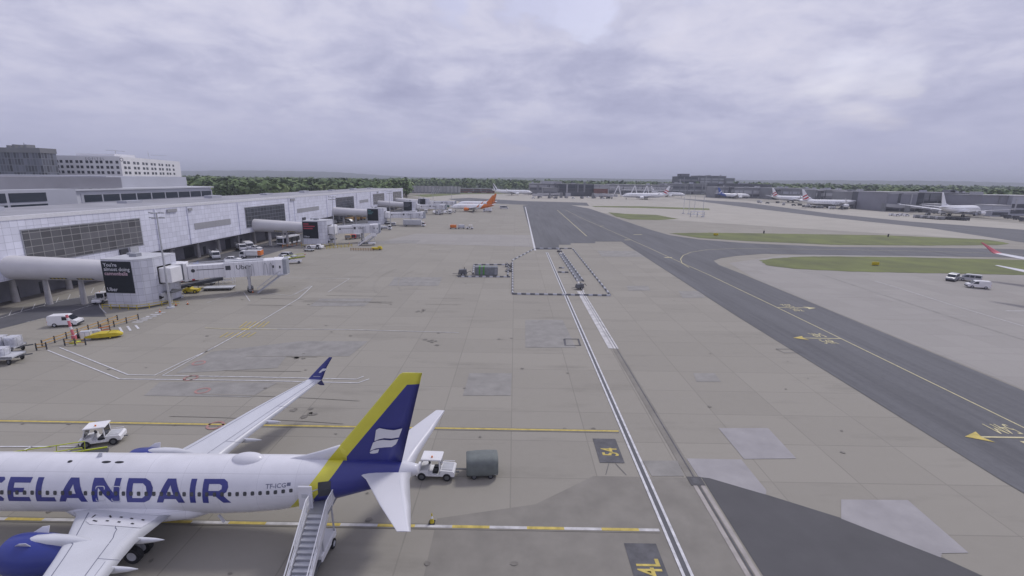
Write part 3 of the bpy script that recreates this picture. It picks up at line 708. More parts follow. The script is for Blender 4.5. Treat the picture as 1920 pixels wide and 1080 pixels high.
def airliner(label, loc, rz, L=39.5, k=1.0, ks=1.0, body='far_white', belly=None, engine='far_white', near=False, group=None,
             fin_cuts=None, fin_mats=('plane_white',), tail_mat=None, winglet='plane_white', text=None, fin_z=12.23, curved_tip=False, gear=True, wl=1.0, tp=None, tz=1.0):
    A = Air(L, k, ks)
    t = thing("airliner", label, "aircraft", loc, rz, group)
    # fuselage
    nseg = 40 if near else 20
    xs = sorted(set([s_[0] for s_ in ST] + ([i for i in range(10, 25, 3)] + [26, 28, 30, 32, 34, 36] if near else [])))
    rings = []
    for x in xs:
        _, zc, ry, rzz = A.st(x)
        rings.append([(A.X(x), ry * k * math.cos(2 * math.pi * i / nseg), (zc + rzz * math.sin(2 * math.pi * i / nseg)) * k) for i in range(nseg)])
    fu = MB().loft(rings, M[body], True, True).build("fuselage", t)
    if near:
        for m in ('yellow_tail', 'navy', 'plane_white'): fu.data.materials.append(M[m])
        no = Vector((1, 0, -.809)).normalized(); c0 = Vector((32.15, 0, 5.5))
        no2 = Vector((1, 0, -.2425)).normalized(); c2 = Vector((37.4, 0, 5.5))
        def pick(c):
            q = c.x - .809 * (c.z - 5.5) - 32.15; r = c.x - .2425 * (c.z - 5.5) - 37.4
            return 0 if q < 0 else 3 if r > 0 else 1 if q < 1.08 else 2
        split_mats(fu, [(c0, no), (c0 + Vector((1.08, 0, 0)), no), (c2, no2)], pick)
    elif belly or tail_mat:
        if belly: fu.data.materials.append(M[belly])
        if tail_mat: fu.data.materials.append(M[tail_mat])
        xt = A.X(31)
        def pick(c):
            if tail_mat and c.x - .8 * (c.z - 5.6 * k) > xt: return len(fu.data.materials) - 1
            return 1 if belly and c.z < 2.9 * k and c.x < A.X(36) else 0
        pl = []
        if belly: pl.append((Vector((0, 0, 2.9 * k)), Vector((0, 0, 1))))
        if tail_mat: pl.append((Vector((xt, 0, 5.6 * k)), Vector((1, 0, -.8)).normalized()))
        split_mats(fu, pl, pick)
    # wing to body fairing
    w = lambda x: A.xw + (x - 15.6) * ks
    fr = []
    for x, r, h in ((13.2, .25, .25), (14.2, 1.25, .62), (15.6, 1.85, .88), (18, 2.08, 1.0), (21, 2.08, 1.0), (23, 1.7, .85), (24.6, .9, .5), (25.4, .2, .2)):
        fr.append([(w(x), r * k * math.cos(2 * math.pi * i / 16), (2.28 + h * math.sin(2 * math.pi * i / 16)) * k) for i in range(16)])
    MB().loft(fr, M[belly or body], True, True).build("belly_fairing", t)
    # windows
    if near:
        x = 2.6
        for i in range(54):
            wx = 3.35 + i * .5075
            if i in (25,): continue
            if wx > 30.6: break
            mb = MB(); d = .105
            outl = [(-.075, -.115), (-.115, -.07), (-.115, .07), (-.075, .115), (.075, .115), (.115, .07), (.115, -.07), (.075, -.115)]
            mb.add([A.skin(wx + a, .215 + b * 1.2 / 1.9, -1, .02) for a, b in outl], [tuple(range(8))], M['win'])
            mb.build("cabin_window", t)
    else:
        for sd in (-1, 1):
            mb = MB(); n = int((L - 15 * k) / (1.1 * k))
            for i in range(n):
                x0 = 6 + (31 - 6) * i / n; a = .19; b = .31
                mb.add([A.skin(x0, a, sd), A.skin(x0 + .45, a, sd), A.skin(x0 + .45, b, sd), A.skin(x0, b, sd)], [(0, 1, 2, 3)], M['win'])
            mb.build("window_row", t)
    mb = MB()
    for sd in (-1, 1):
        for a, b in ((1.25, 1.75), (1.85, 2.4)):
            mb.add([A.skin(a, .75, sd, .02), A.skin(b, .5, sd, .02), A.skin(b, .85, sd, .02), A.skin(a + .25, 1.05, sd, .02)], [(0, 1, 2, 3)], M['win'])
    mb.build("cockpit_window", t)
    # wings
    for sd in (-1, 1):
        secs = wing_sections(A, sd); tipz = secs[-1][3]
        mb = MB().loft([foil_ring(y, a, b, z, th) for y, a, b, z, th in secs], M['wing_grey'], True, True)
        if near:
            def seam(pts, wd=.045):
                P = [wing_top(A, sd, y, f) for y, f in pts]
                for a, b in zip(P[:-1], P[1:]):
                    d = (b - a); n_ = Vector((d.y, -d.x, 0)).normalized() * wd / 2
                    mb.add([a + n_, a - n_, b - n_, b + n_], [(0, 1, 2, 3)], M['seam'])
            ys = [2.05 + i * .5 for i in range(29)]
            seam([(y, .145) for y in ys if y < 4.7]); seam([(5.2, .17)] + [(y, .17) for y in ys if y > 5.3])
            seam([(4.6, .145), (4.95, .10), (5.2, .17)])
            seam([(3.35, .55), (3.6, .57), (3.7, .60), (4.1, .615), (4.5, .65), (5.0, .66)]); seam([(y, .66 + .02 * (y - 5) / 11) for y in ys if y >= 5.0])
            seam([(y, .80 + .03 * (y - 6.4) / 10) for y in ys if y >= 6.5], .025)
            seam([(6.35, .66), (6.35, .985)], .03); seam([(11.6, .67), (11.6, .985)], .03)
            # walkway panel and its arrows
            cs = [(2.08, .17), (3.0, .17), (3.35, .24), (3.42, .52), (3.4, .86), (2.5, .90), (2.08, .90)]
            q = [wing_top(A, sd, y, f) + Vector((0, 0, .02)) for y, f in cs]
            cen = wing_top(A, sd, 2.7, .45) + Vector((0, 0, .02))
            mb.add([cen] + q, [(0, i + 1, (i + 1) % len(q) + 1) for i in range(len(q))], M['plane_white'])
            for yy, ff, dx, dy in ((2.35, .24, .0, .5), (2.95, .25, .35, .1), (2.4, .40, .25, .2), (2.95, .40, .22, .04), (2.5, .52, .22, .03), (3.0, .54, .22, .04), (2.55, .64, .22, .04), (3.05, .70, .22, .05), (2.6, .77, .22, .05)):
                a = wing_top(A, sd, yy, ff) + Vector((0, 0, .035)); b = a + Vector((dx, sd * dy, 0)); d = (b - a).normalized(); n_ = Vector((-d.y, d.x, 0)) * .045
                mb.add([a + n_, a - n_, b - n_, b + n_], [(0, 1, 2, 3)], M['black'])
        wg = mb.build("wing", t)
        # flap track fairings
        for y, xa, xb, zz in ((4.3, 20.4, 23.35, 2.5), (6.9, 21.0, 23.75, 2.80), (9.4, 22.2, 24.25, 3.14)):
            xa, xb = w(xa), w(xb); r = .21 * ks; zz = zz * k + (zz - 2.35) * (ks - k); yy = sd * y * ks
            rr = []
            for f, q in ((0, .1), (.2, .75), (.5, 1), (.8, .6), (.95, .22), (1, .08)):
                rr.append([(xa + (xb - xa) * f, yy + r * q * math.cos(u) * .8, zz + .13 * f + r * q * math.sin(u) * 1.1) for u in (2 * math.pi * i / 8 for i in range(8))])
            MB().loft(rr, M['plane_grey'], True, True).build("flap_fairing", wg)
        # winglet
        y0, a0, b0, z0, _ = secs[-1]
        h = (2.35 if not curved_tip else 1.5) * ks * wl
        wl_ = [(y0, a0, b0, z0, .10 * ks)]
        for f, o, dx, ch in ((.06, .10, .15, .96), (.18, .19, .40, .86), (.55, .36, 1.22, .52), (1.0, .52, 2.25, .24)):
            wl_.append((y0 + sd * o * ks * (1 if not curved_tip else 2.6), a0 + dx * ks * (1 if wl == 1 else wl), a0 + dx * ks + (b0 - a0) * ch, z0 + h * f, .06 * ks))
        rings = []
        for (yy, xa, xb, zz, th) in wl_:
            c = xb - xa
            up = [(xa + c * p, yy - sd * th * q, zz + th * q * .3) for p, q in FOIL]; dn = [(xa + c * p, yy + sd * th * q * .7, zz - th * q * .3) for p, q in FOIL[1:-1]][::-1]
            rings.append(up + dn)
        wo = MB().loft(rings, M[winglet], True, True).build("winglet", wg)
        if near:
            # small flag on the winglet's inner face
            def wlp(u, v):
                zz = z0 + h * v; yy = y0 + sd * (.10 + .42 * v) * ks - sd * .075
                return (a0 + .12 + 2.2 * v + u, yy, zz)
            mb = MB()
            mb.poly([[(.35, .40), (.40, .50), (.86, .51), (.80, .40), (.62, .385), (.58, .32), (.40, .30)]], wlp, M['plane_white'])
            mb.poly([[(.18, .14), (.9, .14), (.9, .155), (.18, .155)]], wlp, M['text_white'])
            mb.build("flag_emblem", wo)
            # lower feather
            MB().loft([[(p[0], p[1], p[2]) for p in foil_ring(y0, a0 + .3, b0, z0 - .02, .06)], foil_ring(y0 + sd * .45, a0 + 1.1, b0 + .1, z0 - .8, .03)], M[winglet], True, True).build("lower_winglet", wg)
    # engines
    for sd in (-1, 1):
        ey = sd * (4.83 * ks if not near else 4.83); ez = 1.95 * k if near or k < 1.2 else 2.0 * k; ex = w(14.15 if near else 13.35); ke = k * .97
        prof = [(0, .96), (.02, 1.06), (.12, 1.16), (.5, 1.25), (1.3, 1.29), (2.3, 1.24), (3.2, 1.08), (3.9, .92)]
        rg = [[(ex + a * ke, ey + r * ke * math.cos(u), ez + r * ke * math.sin(u)) for u in (2 * math.pi * i / 28 for i in range(28))] for a, r in prof]
        mb = MB().loft(rg[2:], M[engine], False, True)
        mb.loft(rg[:3], M['plane_grey'], False, True)
        inner = [[(ex + a * ke, ey + r * ke * math.cos(u), ez + r * ke * math.sin(u)) for u in (2 * math.pi * i / 28 for i in range(28))] for a, r in ((0, .96), (.3, .93), (1.0, .93))]
        mb.loft(inner, M['metal_dark'], False, True); mb.add(inner[-1], [tuple(range(28))], M['dark'])
        mb.sphere((ex + .95 * ke, ey, ez), (.45 * ke, .28 * ke, .28 * ke), M['metal_dark'])
        mb.loft([[(ex + a * ke, ey + r * ke * math.cos(u), ez + r * ke * math.sin(u)) for u in (2 * math.pi * i / 16 for i in range(16))] for a, r in ((3.85, .90), (3.9, .62), (4.9, .48), (5.4, .2))], M['metal'], True, True)
        en = mb.build("engine", t, fix=False)
        zp = ez + 1.18 * ke
        secs_y = ey
        mb = MB()
        wz = (2.80 * k + .45 * (ks - k)) + .12 * ks
        pr = []
        for x, hw, za, zb in ((ex + 1.3 * ke, .06, zp - .2, zp + .03), (ex + 1.8 * ke, .30, zp - .3, zp + .16 * ke), (ex + 2.8 * ke, .36, zp - .4, zp + .24 * ke), (w(17.9), .32, zp - .6, max(zp + .2, wz + .16)), (w(19.3), .16, zp - .6, wz + .12)):
            hw *= ke
            pr.append([(x, ey - hw, za), (x, ey + hw, za), (x, ey + hw, zb - .16 * ke), (x, ey + hw * .6, zb - .03), (x, ey, zb), (x, ey - hw * .6, zb - .03), (x, ey - hw, zb - .16 * ke)])
        mb.loft(pr, M['plane_grey'], True, True); mb.build("pylon", en)
        if near:
            a = math.radians(62); c, s_ = math.cos(a), math.sin(a)
            for q in (1, -1):
                mb = MB()
                P = lambda x, r: (ex + x, ey + q * r * c, ez + r * s_)
                mb.loft([[P(1.0, 1.2), P(2.0, 1.2), P(1.95, 1.62), P(1.5, 1.55)], [(p[0], p[1] + .04, p[2]) for p in (P(1.0, 1.2), P(2.0, 1.2), P(1.95, 1.62), P(1.5, 1.55))]], M['plane_white'])
                mb.build("nacelle_strake", en)
    # tail fin
    X = A.X; kz = k
    zt = fin_z * k
    def fx(z): return 32.15 + .809 * (z - 5.5)       # leading edge
    def tx(z): return 37.4 + .2425 * (z - 5.5)
    dors = 1.0
    secs = [(4.6, 31.4, 37.15), (5.6, 32.2, 37.43), (8.0, fx(8), tx(8)), (10.5, fx(10.5), tx(10.5)), (12.1, fx(12.1), tx(12.1)), (12.23, fx(12.23) + .12, tx(12.23))]
    rings = []
    for z, a, b in secs:
        zz = (5.5 + (z - 5.5) * (fin_z - 5.5) / 6.73) * k; th = (.34 - .026 * (z - 4.6)) * k; c = X(b) - X(a)
        th = max(th, .1)
        if z > 12.15: th *= .45
        rings.append([(X(a) + c * p, th * q * .8, zz) for p, q in FOIL] + [(X(a) + c * p, -th * q * .8, zz) for p, q in FOIL[1:-1]][::-1])
    fin = MB().loft(rings, M[fin_mats[0]], True, True).build("tail_fin", t)
    if near:
        for m in ('yellow_tail', 'navy'): fin.data.materials.append(M[m])
        no = Vector((1, 0, -.809)).normalized(); no2 = Vector((-.04, 0, 1)).normalized()
        def pick(c):
            q = c.x - .809 * (c.z - 5.5) - 33.23
            return 1 if q < 0 or (c.z - 11.40 - .04 * (c.x - 38.4)) > 0 else 2
        split_mats(fin, [(Vector((33.23, 0, 5.5)), no), (Vector((38.4, 0, 11.40)), no2)], pick)
    elif fin_cuts:
        for m in fin_mats[1:]: fin.data.materials.append(M[m])
        # stripes: planes x*a + z*b = c in 737 fin coordinates
        a, b, cs = fin_cuts; x0 = X(32.15); z0 = 5.5 * k
        no = Vector((a, 0, b)).normalized(); nl = math.hypot(a, b)
        def pick(c):
            v = (a * (c.x - x0) + b * (c.z - z0)) / k
            return sum(v > q for q in cs) % len(fin_mats)
        split_mats(fin, [(Vector((x0, 0, z0)) + no * (q * k / nl), no) for q in cs], pick)
    # dorsal fillet
    pr = []
    for x, h, wd in ((29.3, 5.62, .03), (30.6, 5.95, .07), (31.9, 6.35, .10), (33.1, 6.78, .13), (33.6, 6.5, .13)):
        pr.append([(X(x), -wd * k * 1.6, 5.4 * k), (X(x), -wd * k, (h - .1) * k), (X(x), 0, h * k), (X(x), wd * k, (h - .1) * k), (X(x), wd * k * 1.6, 5.4 * k)])
    df = MB().loft(pr, M['plane_white'], True, True).build("dorsal_fillet", fin)
    if near:
        df.data.materials.append(M['yellow_tail']); no = Vector((1, 0, -.809)).normalized()
        split_mats(df, [(Vector((32.15, 0, 5.5)), no)], lambda c: 1 if c.x - .809 * (c.z - 5.5) - 32.15 > 0 else 0)
    # tailplanes
    for sd in (-1, 1):
        secs = [(.25, 34.6, 38.1, 4.98, .20), (.9, 34.75, 38.2, 5.02, .20), (1.5, 35.3, 38.25, 5.1, .18), (4.5, 37.05, 38.95, 5.45, .12), (7.1, 38.72, 39.5, 5.78, .06)]
        wt = tp or (ks + k) / 2
        xt = lambda x: A.L - (39.5 - x) * wt
        mb = MB().loft([foil_ring(sd * y * wt, xt(a), xt(b), z * k * tz, th * wt) for y, a, b, z, th in secs], M['plane_white' if near else 'wing_grey'], True, True)
        if near:
            for (yA, fA), (yB, fB) in zip([(1.6, .76), (4.5, .74)], [(4.5, .74), (6.9, .72)]):
                def stop(y, f):
                    for p, q in zip(secs[:-1], secs[1:]):
                        if p[0] <= y <= q[0]:
                            u = (y - p[0]) / (q[0] - p[0]); return Vector((p[1] + (q[1] - p[1]) * u + ((p[2] - p[1]) * (1 - u) + (q[2] - q[1]) * u) * f, sd * y, p[3] + (q[3] - p[3]) * u + (p[4] * (1 - u) + q[4] * u) * .32))
                a, b = stop(yA, fA), stop(yB, fB); n_ = Vector((.012, 0, 0)); mb.add([a - n_, a + n_, b + n_, b - n_], [(0, 1, 2, 3)], M['wing_grey'])
        mb.build("tailplane", t)
    # landing gear
    if gear:
        def leg(x, y, z1, r, wds):
            mb = MB(); mb.cyl((x, y, r), (x, y, z1), .11 * k, M['metal'])
            mb.cyl((x, y - max(abs(q) for q in wds) - .1, r), (x, y + max(abs(q) for q in wds) + .1, r), .08 * k, M['metal'])
            mb.bar((x, y, r + .3), (x + .8 * k, y, z1 - .1), .08 * k, .08 * k, M['metal_dark'])
            g_ = mb.build("landing_gear", t)
            for q in wds: MB().wheel((x, y + q, r), r, .36 * k, M['dark'], M['lgrey'], 18).build("wheel", g_)
        leg(w(20.3), -2.86 * k, 2.5 * k, .56 * k, (-.43 * k, .43 * k)); leg(w(20.3), 2.86 * k, 2.5 * k, .56 * k, (-.43 * k, .43 * k)); leg(4.0 * k, 0, 2.2 * k, .36 * k, (-.22 * k, .22 * k))
    return t, A, fin, fu

plane, PA, pfin, pfus = airliner("white airliner with navy lettering, navy and yellow tail and stairs at its rear door", (-45.1, 29.3, 0), R(0.6), near=True, body='plane_skin', engine='navy_eng', winglet='navy', fin_mats=('plane_white',))

# lettering wrapped on the near side
GL = {
 'I': (.55, [[(.0, 0), (.38, 0), (.38, 1), (.0, 1)]], []),
 'C': (1.75, [[(.45, 0), (1.55, 0), (1.65, .12), (1.45, .23), (.55, .23), (.40, .36), (.40, .64), (.55, .77), (1.45, .77), (1.62, .9), (1.50, 1), (.45, 1), (.12, .86), (0, .6), (0, .4), (.12, .14)]], []),
 'E': (1.57, [[(.0, 0), (1.5, 0), (1.45, .2), (.40, .2), (.40, .40), (1.1, .40), (1.1, .58), (.40, .58), (.40, .78), (1.45, .78), (1.5, 1), (0, 1)]], []),
 'L': (1.33, [[(.0, 0), (1.32, 0), (1.25, .2), (.40, .2), (.40, 1), (0, 1)]], []),
 'A': (1.92, [[(0, 0), (.42, 0), (.56, .17), (1.32, .17), (1.46, 0), (1.90, 0), (1.22, 1), (.66, 1)]], [[(.70, .36), (1.17, .36), (.94, .74)]]),
 'N': (1.95, [[(.0, 0), (.40, 0), (.40, .62), (1.28, 0), (1.85, 0), (1.85, 1), (1.45, 1), (1.45, .42), (.62, 1), (0, 1)]], []),
 'D': (1.80, [[(.0, 0), (1.15, 0), (1.52, .12), (1.76, .36), (1.76, .64), (1.52, .88), (1.15, 1), (0, 1)]], [[(.40, .20), (1.05, .20), (1.28, .32), (1.36, .5), (1.28, .68), (1.05, .80), (.40, .80)]]),
 'R': (1.85, [[(.0, 0), (.40, 0), (.40, .33), (.85, .33), (1.38, 0), (1.90, 0), (1.34, .38), (1.62, .48), (1.72, .68), (1.62, .88), (1.36, 1), (0, 1)]], [[(.40, .53), (1.1, .53), (1.28, .60), (1.28, .74), (1.1, .80), (.40, .80)]]),
}
SPOT = {0: ('I', 8.5), 1: ('C', 9.42), 2: ('E', 11.33), 3: ('L', 13.2), 4: ('A', 14.72), 5: ('N', 16.95), 6: ('D', 19.26), 7: ('A', 21.24), 8: ('I', 23.5), 9: ('R', 24.35)}
T0, T1 = R(-6), R(41)
for i in range(10):
    ch, x0 = SPOT[i]; wd, outer, holes = GL[ch]
    mb = MB().poly(outer + holes, lambda a, b: (a, 0, b), M['navy'])
    o = mb.build("letter", plane, fix=False)
    bm = bmesh.new(); bm.from_mesh(o.data)
    for q in range(1, 14): bmesh.ops.bisect_plane(bm, geom=bm.verts[:] + bm.edges[:] + bm.faces[:], plane_co=(0, 0, q / 14), plane_no=(0, 0, 1), dist=1e-5)
    for v in bm.verts: v.co = PA.skin(x0 + v.co.x, T0 + (T1 - T0) * v.co.z, -1, .008)
    bmesh.ops.recalc_face_normals(bm, faces=bm.faces)
    bm.to_mesh(o.data); bm.free()
mb = MB()
add_text(mb, "TF-ICG", .42, lambda a, b: PA.skin(28.55 + a * 1.05, .36 + b / 1.85, -1, .01), M['seam'], bold=.006)
mb.add([PA.skin(29.95, .40, -1, .012), PA.skin(30.2, .40, -1, .012), PA.skin(30.2, .52, -1, .012), PA.skin(29.95, .52, -1, .012)], [(0, 1, 2, 3)], M['seam'])
mb.build("registration", plane)
# overwing exit outlines
for x0 in (17.2, 18.25):
    mb = MB()
    def rr(x0, x1, t0, t1, n=4):
        out = []
        for cx, ct, a0 in ((x1 - .12, t1 - .06, 0), (x0 + .12, t1 - .06, 90), (x0 + .12, t0 + .06, 180), (x1 - .12, t0 + .06, 270)):
            for q in range(n): u = R(a0 + 90 * q / (n - 1)); out.append((cx + .12 * math.cos(u), ct + .06 * math.sin(u)))
        return out
    a = rr(x0, x0 + .62, -.08, .46); b = rr(x0 + .05, x0 + .57, -.055, .435); n = len(a)
    mb.add([PA.skin(*p, -1, .022) for p in a] + [PA.skin(*p, -1, .022) for p in b], [(i, (i + 1) % n, n + (i + 1) % n, n + i) for i in range(n)], M['plane_grey'])
    mb.build("overwing_exit", plane)
# satcom dome, blade aerials, roof lights
mb = MB(); mb.sphere((26.6, 0, 5.52), (1.15, .62, .50), M['plane_white'], 20, 8, zmin=0); mb.build("antenna_dome", plane)
for x, h, c in ((14.6, .10, 'black'), (17.1, .07, 'black'), (16.0, .35, 'plane_grey'), (18.0, .06, 'black')):
    mb = MB()
    if h > .2: mb.loft([[(x, -.03, 5.6), (x + .4, -.03, 5.6), (x + .4, .03, 5.6), (x, .03, 5.6)], [(x + .25, -.02, 5.6 + h), (x + .45, -.02, 5.6 + h), (x + .45, .02, 5.6 + h), (x + .25, .02, 5.6 + h)]], M[c])
    else: mb.sphere((x, -.5, 5.55), (.35 if x > 17 else .16, .12, h), M[c], 12, 4, zmin=0)
    mb.build("antenna", plane)
MB().bar((24.6, -.9, 1.75), (25.0, -1.0, 1.25), .14, .12, M['plane_white']).build("drain_mast", plane)
# rear service door: opening and the open door leaf swung forward
mb = MB()
q = [PA.skin(x, th, -1, .025) for x, th in ((32.0, -.28), (32.85, -.28), (32.85, .42), (32.0, .42))]
q += [PA.skin(x, th, -1, .025) for x, th in ((32.0, .07), (32.85, .07))]
mb.add(q, [(0, 1, 5, 4), (4, 5, 2, 3)], M['charcoal']); mb.build("door_opening", plane)
mb = MB(); mb.cbox(30.85, 31.78, -2.0, -1.86, 3.1, 4.85, M['plane_white'], .06)
mb.box(31.1, 31.5, -2.03, -2.0, 4.0, 4.3, M['lgrey']); mb.box(31.45, 31.6, -2.03, -2.0, 3.5, 3.62, M['metal_dark']); mb.bar((31.7, -1.9, 4.4), (32.05, -1.62, 4.4), .06, .06, M['metal'])
mb.build("door", plane)
# white flag emblem on the fin
FL = [[(35.77, 8.06), (36.0, 8.2), (36.5, 8.1), (37.0, 8.05), (37.58, 8.2), (37.32, 7.52), (36.8, 7.42), (36.3, 7.45), (35.95, 7.36), (35.62, 7.22)],
      [(35.52, 7.10), (35.8, 7.24), (36.2, 7.32), (36.7, 7.28), (37.28, 7.38), (37.1, 7.0), (36.8, 6.78), (36.3, 6.75), (35.7, 6.66), (35.28, 6.46)],
      [(35.24, 6.36), (35.5, 6.52), (35.92, 6.6), (35.82, 6.32), (35.55, 6.26), (35.3, 6.26)]]
mb = MB()
for c in FL: mb.poly([c], lambda a, b: (a, -.235 + .016 * (b - 6), b), M['plane_white'])
mb.build("flag_emblem", pfin)

# ------------------------------------------------------------------ pier, link tubes, towers, air bridges
PX = -95.0; PY0, PY1 = 30.0, 407.0
pier = thing("pier_building", "long low white clad airport pier raised on columns along the left of the apron", "building", (PX, PY0, 0))
def pl(x, y, z): return (x - PX, y - PY0, z)
def pbox(mb, x0, x1, y0, y1, z0, z1, m): return mb.box(x0 - PX, x1 - PX, y0 - PY0, y1 - PY0, z0, z1, M[m])
pbox(MB(), PX - 29, PX, PY0, PY1, 5.2, 16.2, 'clad').build("cladding", pier)
pbox(MB(), PX - .55, PX + .12, PY0 - .2, PY1 + .2, 16.2, 17.0, 'parapet').build("parapet", pier)
mb = MB(); pbox(mb, PX - 29.5, PX - .55, PY0, PY1, 16.2, 16.6, 'roof')
for i in range(9): pbox(mb, PX - 22, PX - 19, 60 + i * 40, 66 + i * 40, 16.6, 17.3 + .3 * (i % 2), 'term_grey')
mb.build("roof", pier)
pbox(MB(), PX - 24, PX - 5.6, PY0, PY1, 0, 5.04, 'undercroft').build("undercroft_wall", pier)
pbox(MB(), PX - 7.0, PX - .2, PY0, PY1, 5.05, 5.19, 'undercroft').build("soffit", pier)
for (a, b, za, zb, m) in ((90.4, 119.5, 7.6, 14.05, 'curtain'), (167.4, 196.2, 7.2, 14.0, 'curtain_dark'), (253.5, 281.8, 7.6, 14.2, 'curtain_dark'), (321, 348, 7.6, 14.2, 'curtain'), (373.5, 401, 7.6, 14.4, 'curtain')):
    f = pbox(MB(), PX, PX + .10, a - .25, b + .25, za - .25, zb + .25, 'metal'); f = f.build("window_frame", pier)
    pbox(MB(), PX + .10, PX + .16, a, b, za, zb, m).build("window_panes", f)
for (a, b, za, zb) in ((140, 158.2, 9.2, 11.05), (207.8, 231, 9.5, 11.3), (292.5, 309.7, 9.8, 11.6), (44, 62, 9.2, 11)):
    pbox(MB(), PX, PX + .08, a, b, za, zb, 'louvre').build("louvre", pier)
for (a, b, za, zb, m) in ((112.0, 114.4, 6.0, 7.3, 'charcoal'), (115.0, 117.6, 5.5, 7.4, 'lgrey'), (129.5, 133.2, 15.0, 15.8, 'louvre'), (138, 139.6, 14.9, 15.6, 'louvre'), (202, 206, 15.0, 15.9, 'louvre'), (212, 215, 5.6, 7.2, 'charcoal'), (330, 333, 15, 15.8, 'louvre')):
    pbox(MB(), PX, PX + .35, a, b, za, zb, m).build("service_panel", pier)
for i, y in enumerate([y for y in range(68, 405, 11)]):
    mb = MB(); cx, cy = -98.6 - PX, y + (.5 if i % 2 else 0) - PY0
    mb.cyl((cx, cy, 0), (cx, cy, 5.06), .62, M['column'], .42, n=12); mb.build("column", pier)
for y, wd in ((87, 1.2), (91.5, 1.2), (97, 1.6), (104, 2.6), (131, 1.2), (142, 4.5), (151, 1.2), (163, 3), (172, 1.2), (190, 4), (211, 3), (232, 1.2), (260, 4)):
    pbox(MB(), PX - 5.6, PX - 5.5, y, y + wd, 0.05, 2.5 if wd < 3 else 3.4, 'charcoal').build("door", pier)
for y in (62.5, 84, 125, 137.5, 163, 200, 205, 241, 250, 287, 315, 353, 368): pbox(MB(), PX + .02, PX + .2, y, y + .2, 5.2, 16.2, 'clad').build("downpipe", pier)
for y in (118, 123, 137, 157, 169): pbox(MB(), PX - 5.58, PX - 5.2, y, y + .8, 3.4, 3.9, 'lgrey').build("wall_lamp", pier)

def tower(y, label, text_mat, words, sub=None):
    """fixed link tower with a poster on the face towards the camera"""
    t = thing("link_tower", label, "tower", (-77.2, y, 0), 0, "poster towers beside the pier")
    foot = [(0, 0), (5.9, -.25), (6.9, .35), (8.0, 2.2), (8.0, 8.5), (0, 8.5)]
    mb = MB().loft([[(a, b, .35) for a, b in foot], [(a, b, 9.35) for a, b in foot]], M['clad_tower'])
    mb.loft([[(a, b, 0) for a, b in foot], [(a, b, .35) for a, b in foot]], M['metal_dark']); mb.build("cladding", t)
    inn = [(.3, .3), (5.8, .1), (6.6, .6), (7.6, 2.3), (7.6, 8.2), (.3, 8.2)]
    mb = MB().loft([[(a, b, 9.35) for a, b in foot], [(a, b, 9.5) for a, b in foot]], M['lgrey']); mb.box(3, 4.4, 3, 4.4, 9.5, 10.1, M['grey']); mb.box(.8, 1.6, 5.2, 6.4, 9.5, 9.9, M['metal']); mb.build("roof_cap", t)
    d = -.25 / 5.9
    P = lambda u, v: (.05 + u, d * u - .08, v)
    mb = MB(); a, b = P(.05, 3.1), P(5.72, 3.1)
    mb.hexa([(a[0], a[1] - .06, 3.1), (b[0], b[1] - .06, 3.1), (b[0], b[1] + .08, 3.1), (a[0], a[1] + .08, 3.1), (a[0], a[1] - .06, 9.1), (b[0], b[1] - .06, 9.1), (b[0], b[1] + .08, 9.1), (a[0], a[1] + .08, 9.1)], M['poster'])
    po = mb.build("poster", t)
    mb = MB(); z = 8.15
    Q_ = lambda u, v: (.05 + u, d * u - .16, v)
    for i, wd in enumerate(words):
        m = M[text_mat[i] if isinstance(text_mat, (list, tuple)) else text_mat]
        if isinstance(wd, str): add_text(mb, wd, .95, lambda a_, b_: Q_(.42 + a_ * 1.02, z + b_), m, bold=.016)
        else: mb.add([Q_(.4, z), Q_(.4 + wd, z), Q_(.4 + wd, z + .38), Q_(.4, z + .38)], [(0, 1, 2, 3)], m)
        z -= .82
    mb.build("poster_lettering", po)
    mb = MB()
    if sub: add_text(mb, sub, .98, lambda a_, b_: Q_(.42 + a_, 3.45 + b_), M['text_white'], bold=.016); mb.build("brand_lettering", po)
    # yellow guard rail round the foot
    mb = MB(); rail = [(-.6, -.7), (6.2, -1.0), (7.6, .2), (8.7, 2.0), (9.6, 2.6), (12, 2.2)]
    for zz in (.95, .5): mb.tube([(a, b, zz) for a, b in rail], .05, M['yellow'], 5)
    for (a, b), (c, e) in zip(rail[:-1], rail[1:]):
        n = max(1, int(math.hypot(c - a, e - b) / 1.6))
        for q in range(n): mb.bar((a + (c - a) * q / n, b + (e - b) * q / n, 0), (a + (c - a) * q / n, b + (e - b) * q / n, 1.0), .09, .09, M['yellow'])
    mb.build("guard_rail", t)
    # corridor out of the side to the rotunda
    mb = MB(); mb.cbox(7.9, 10.3, 3.4, 6.6, 4.4, 7.3, M['white'], .1); mb.box(7.86, 8.0, 3.1, 6.9, 4.1, 7.6, M['charcoal']); mb.box(8.0, 10.0, 3.6, 6.4, 2.2, 2.5, M['metal_dark'])
    mb.box(8.6, 9.0, 4.2, 4.6, 0, 4.4, M['lgrey']); mb.box(8.0, 8.5, 2.6, 4.0, 1.0, 2.4, M['lgrey']); mb.cyl((8.2, 3.0, 1.6), (8.2, 2.5, 1.6), .35, M['dark']); mb.build("corridor", t)
    return t
T1Y = 86.5; TY = [86.5, 171.8, 249.0, 331.5, 382.0]
tower(TY[0], "white clad tower with black poster in white and pink lettering, nearest to the camera", ['text_white', 'text_white', 'text_pink'], ["You're", "almost doing", "cannonballs"], "Uber")
tower(TY[1], "white clad tower with black poster of red lines, second from the camera", 'text_red', [2.0, 4.2, 3.4], "Uber")
tower(TY[2], "white clad tower with black poster of teal lines", 'text_teal', [1.6, 2.8, 2.2])
tower(TY[3], "white clad tower with black poster of dim grey lines near the orange tailed aircraft", 'text_dim', [3.4, 4.4, 4.0, 3.0])
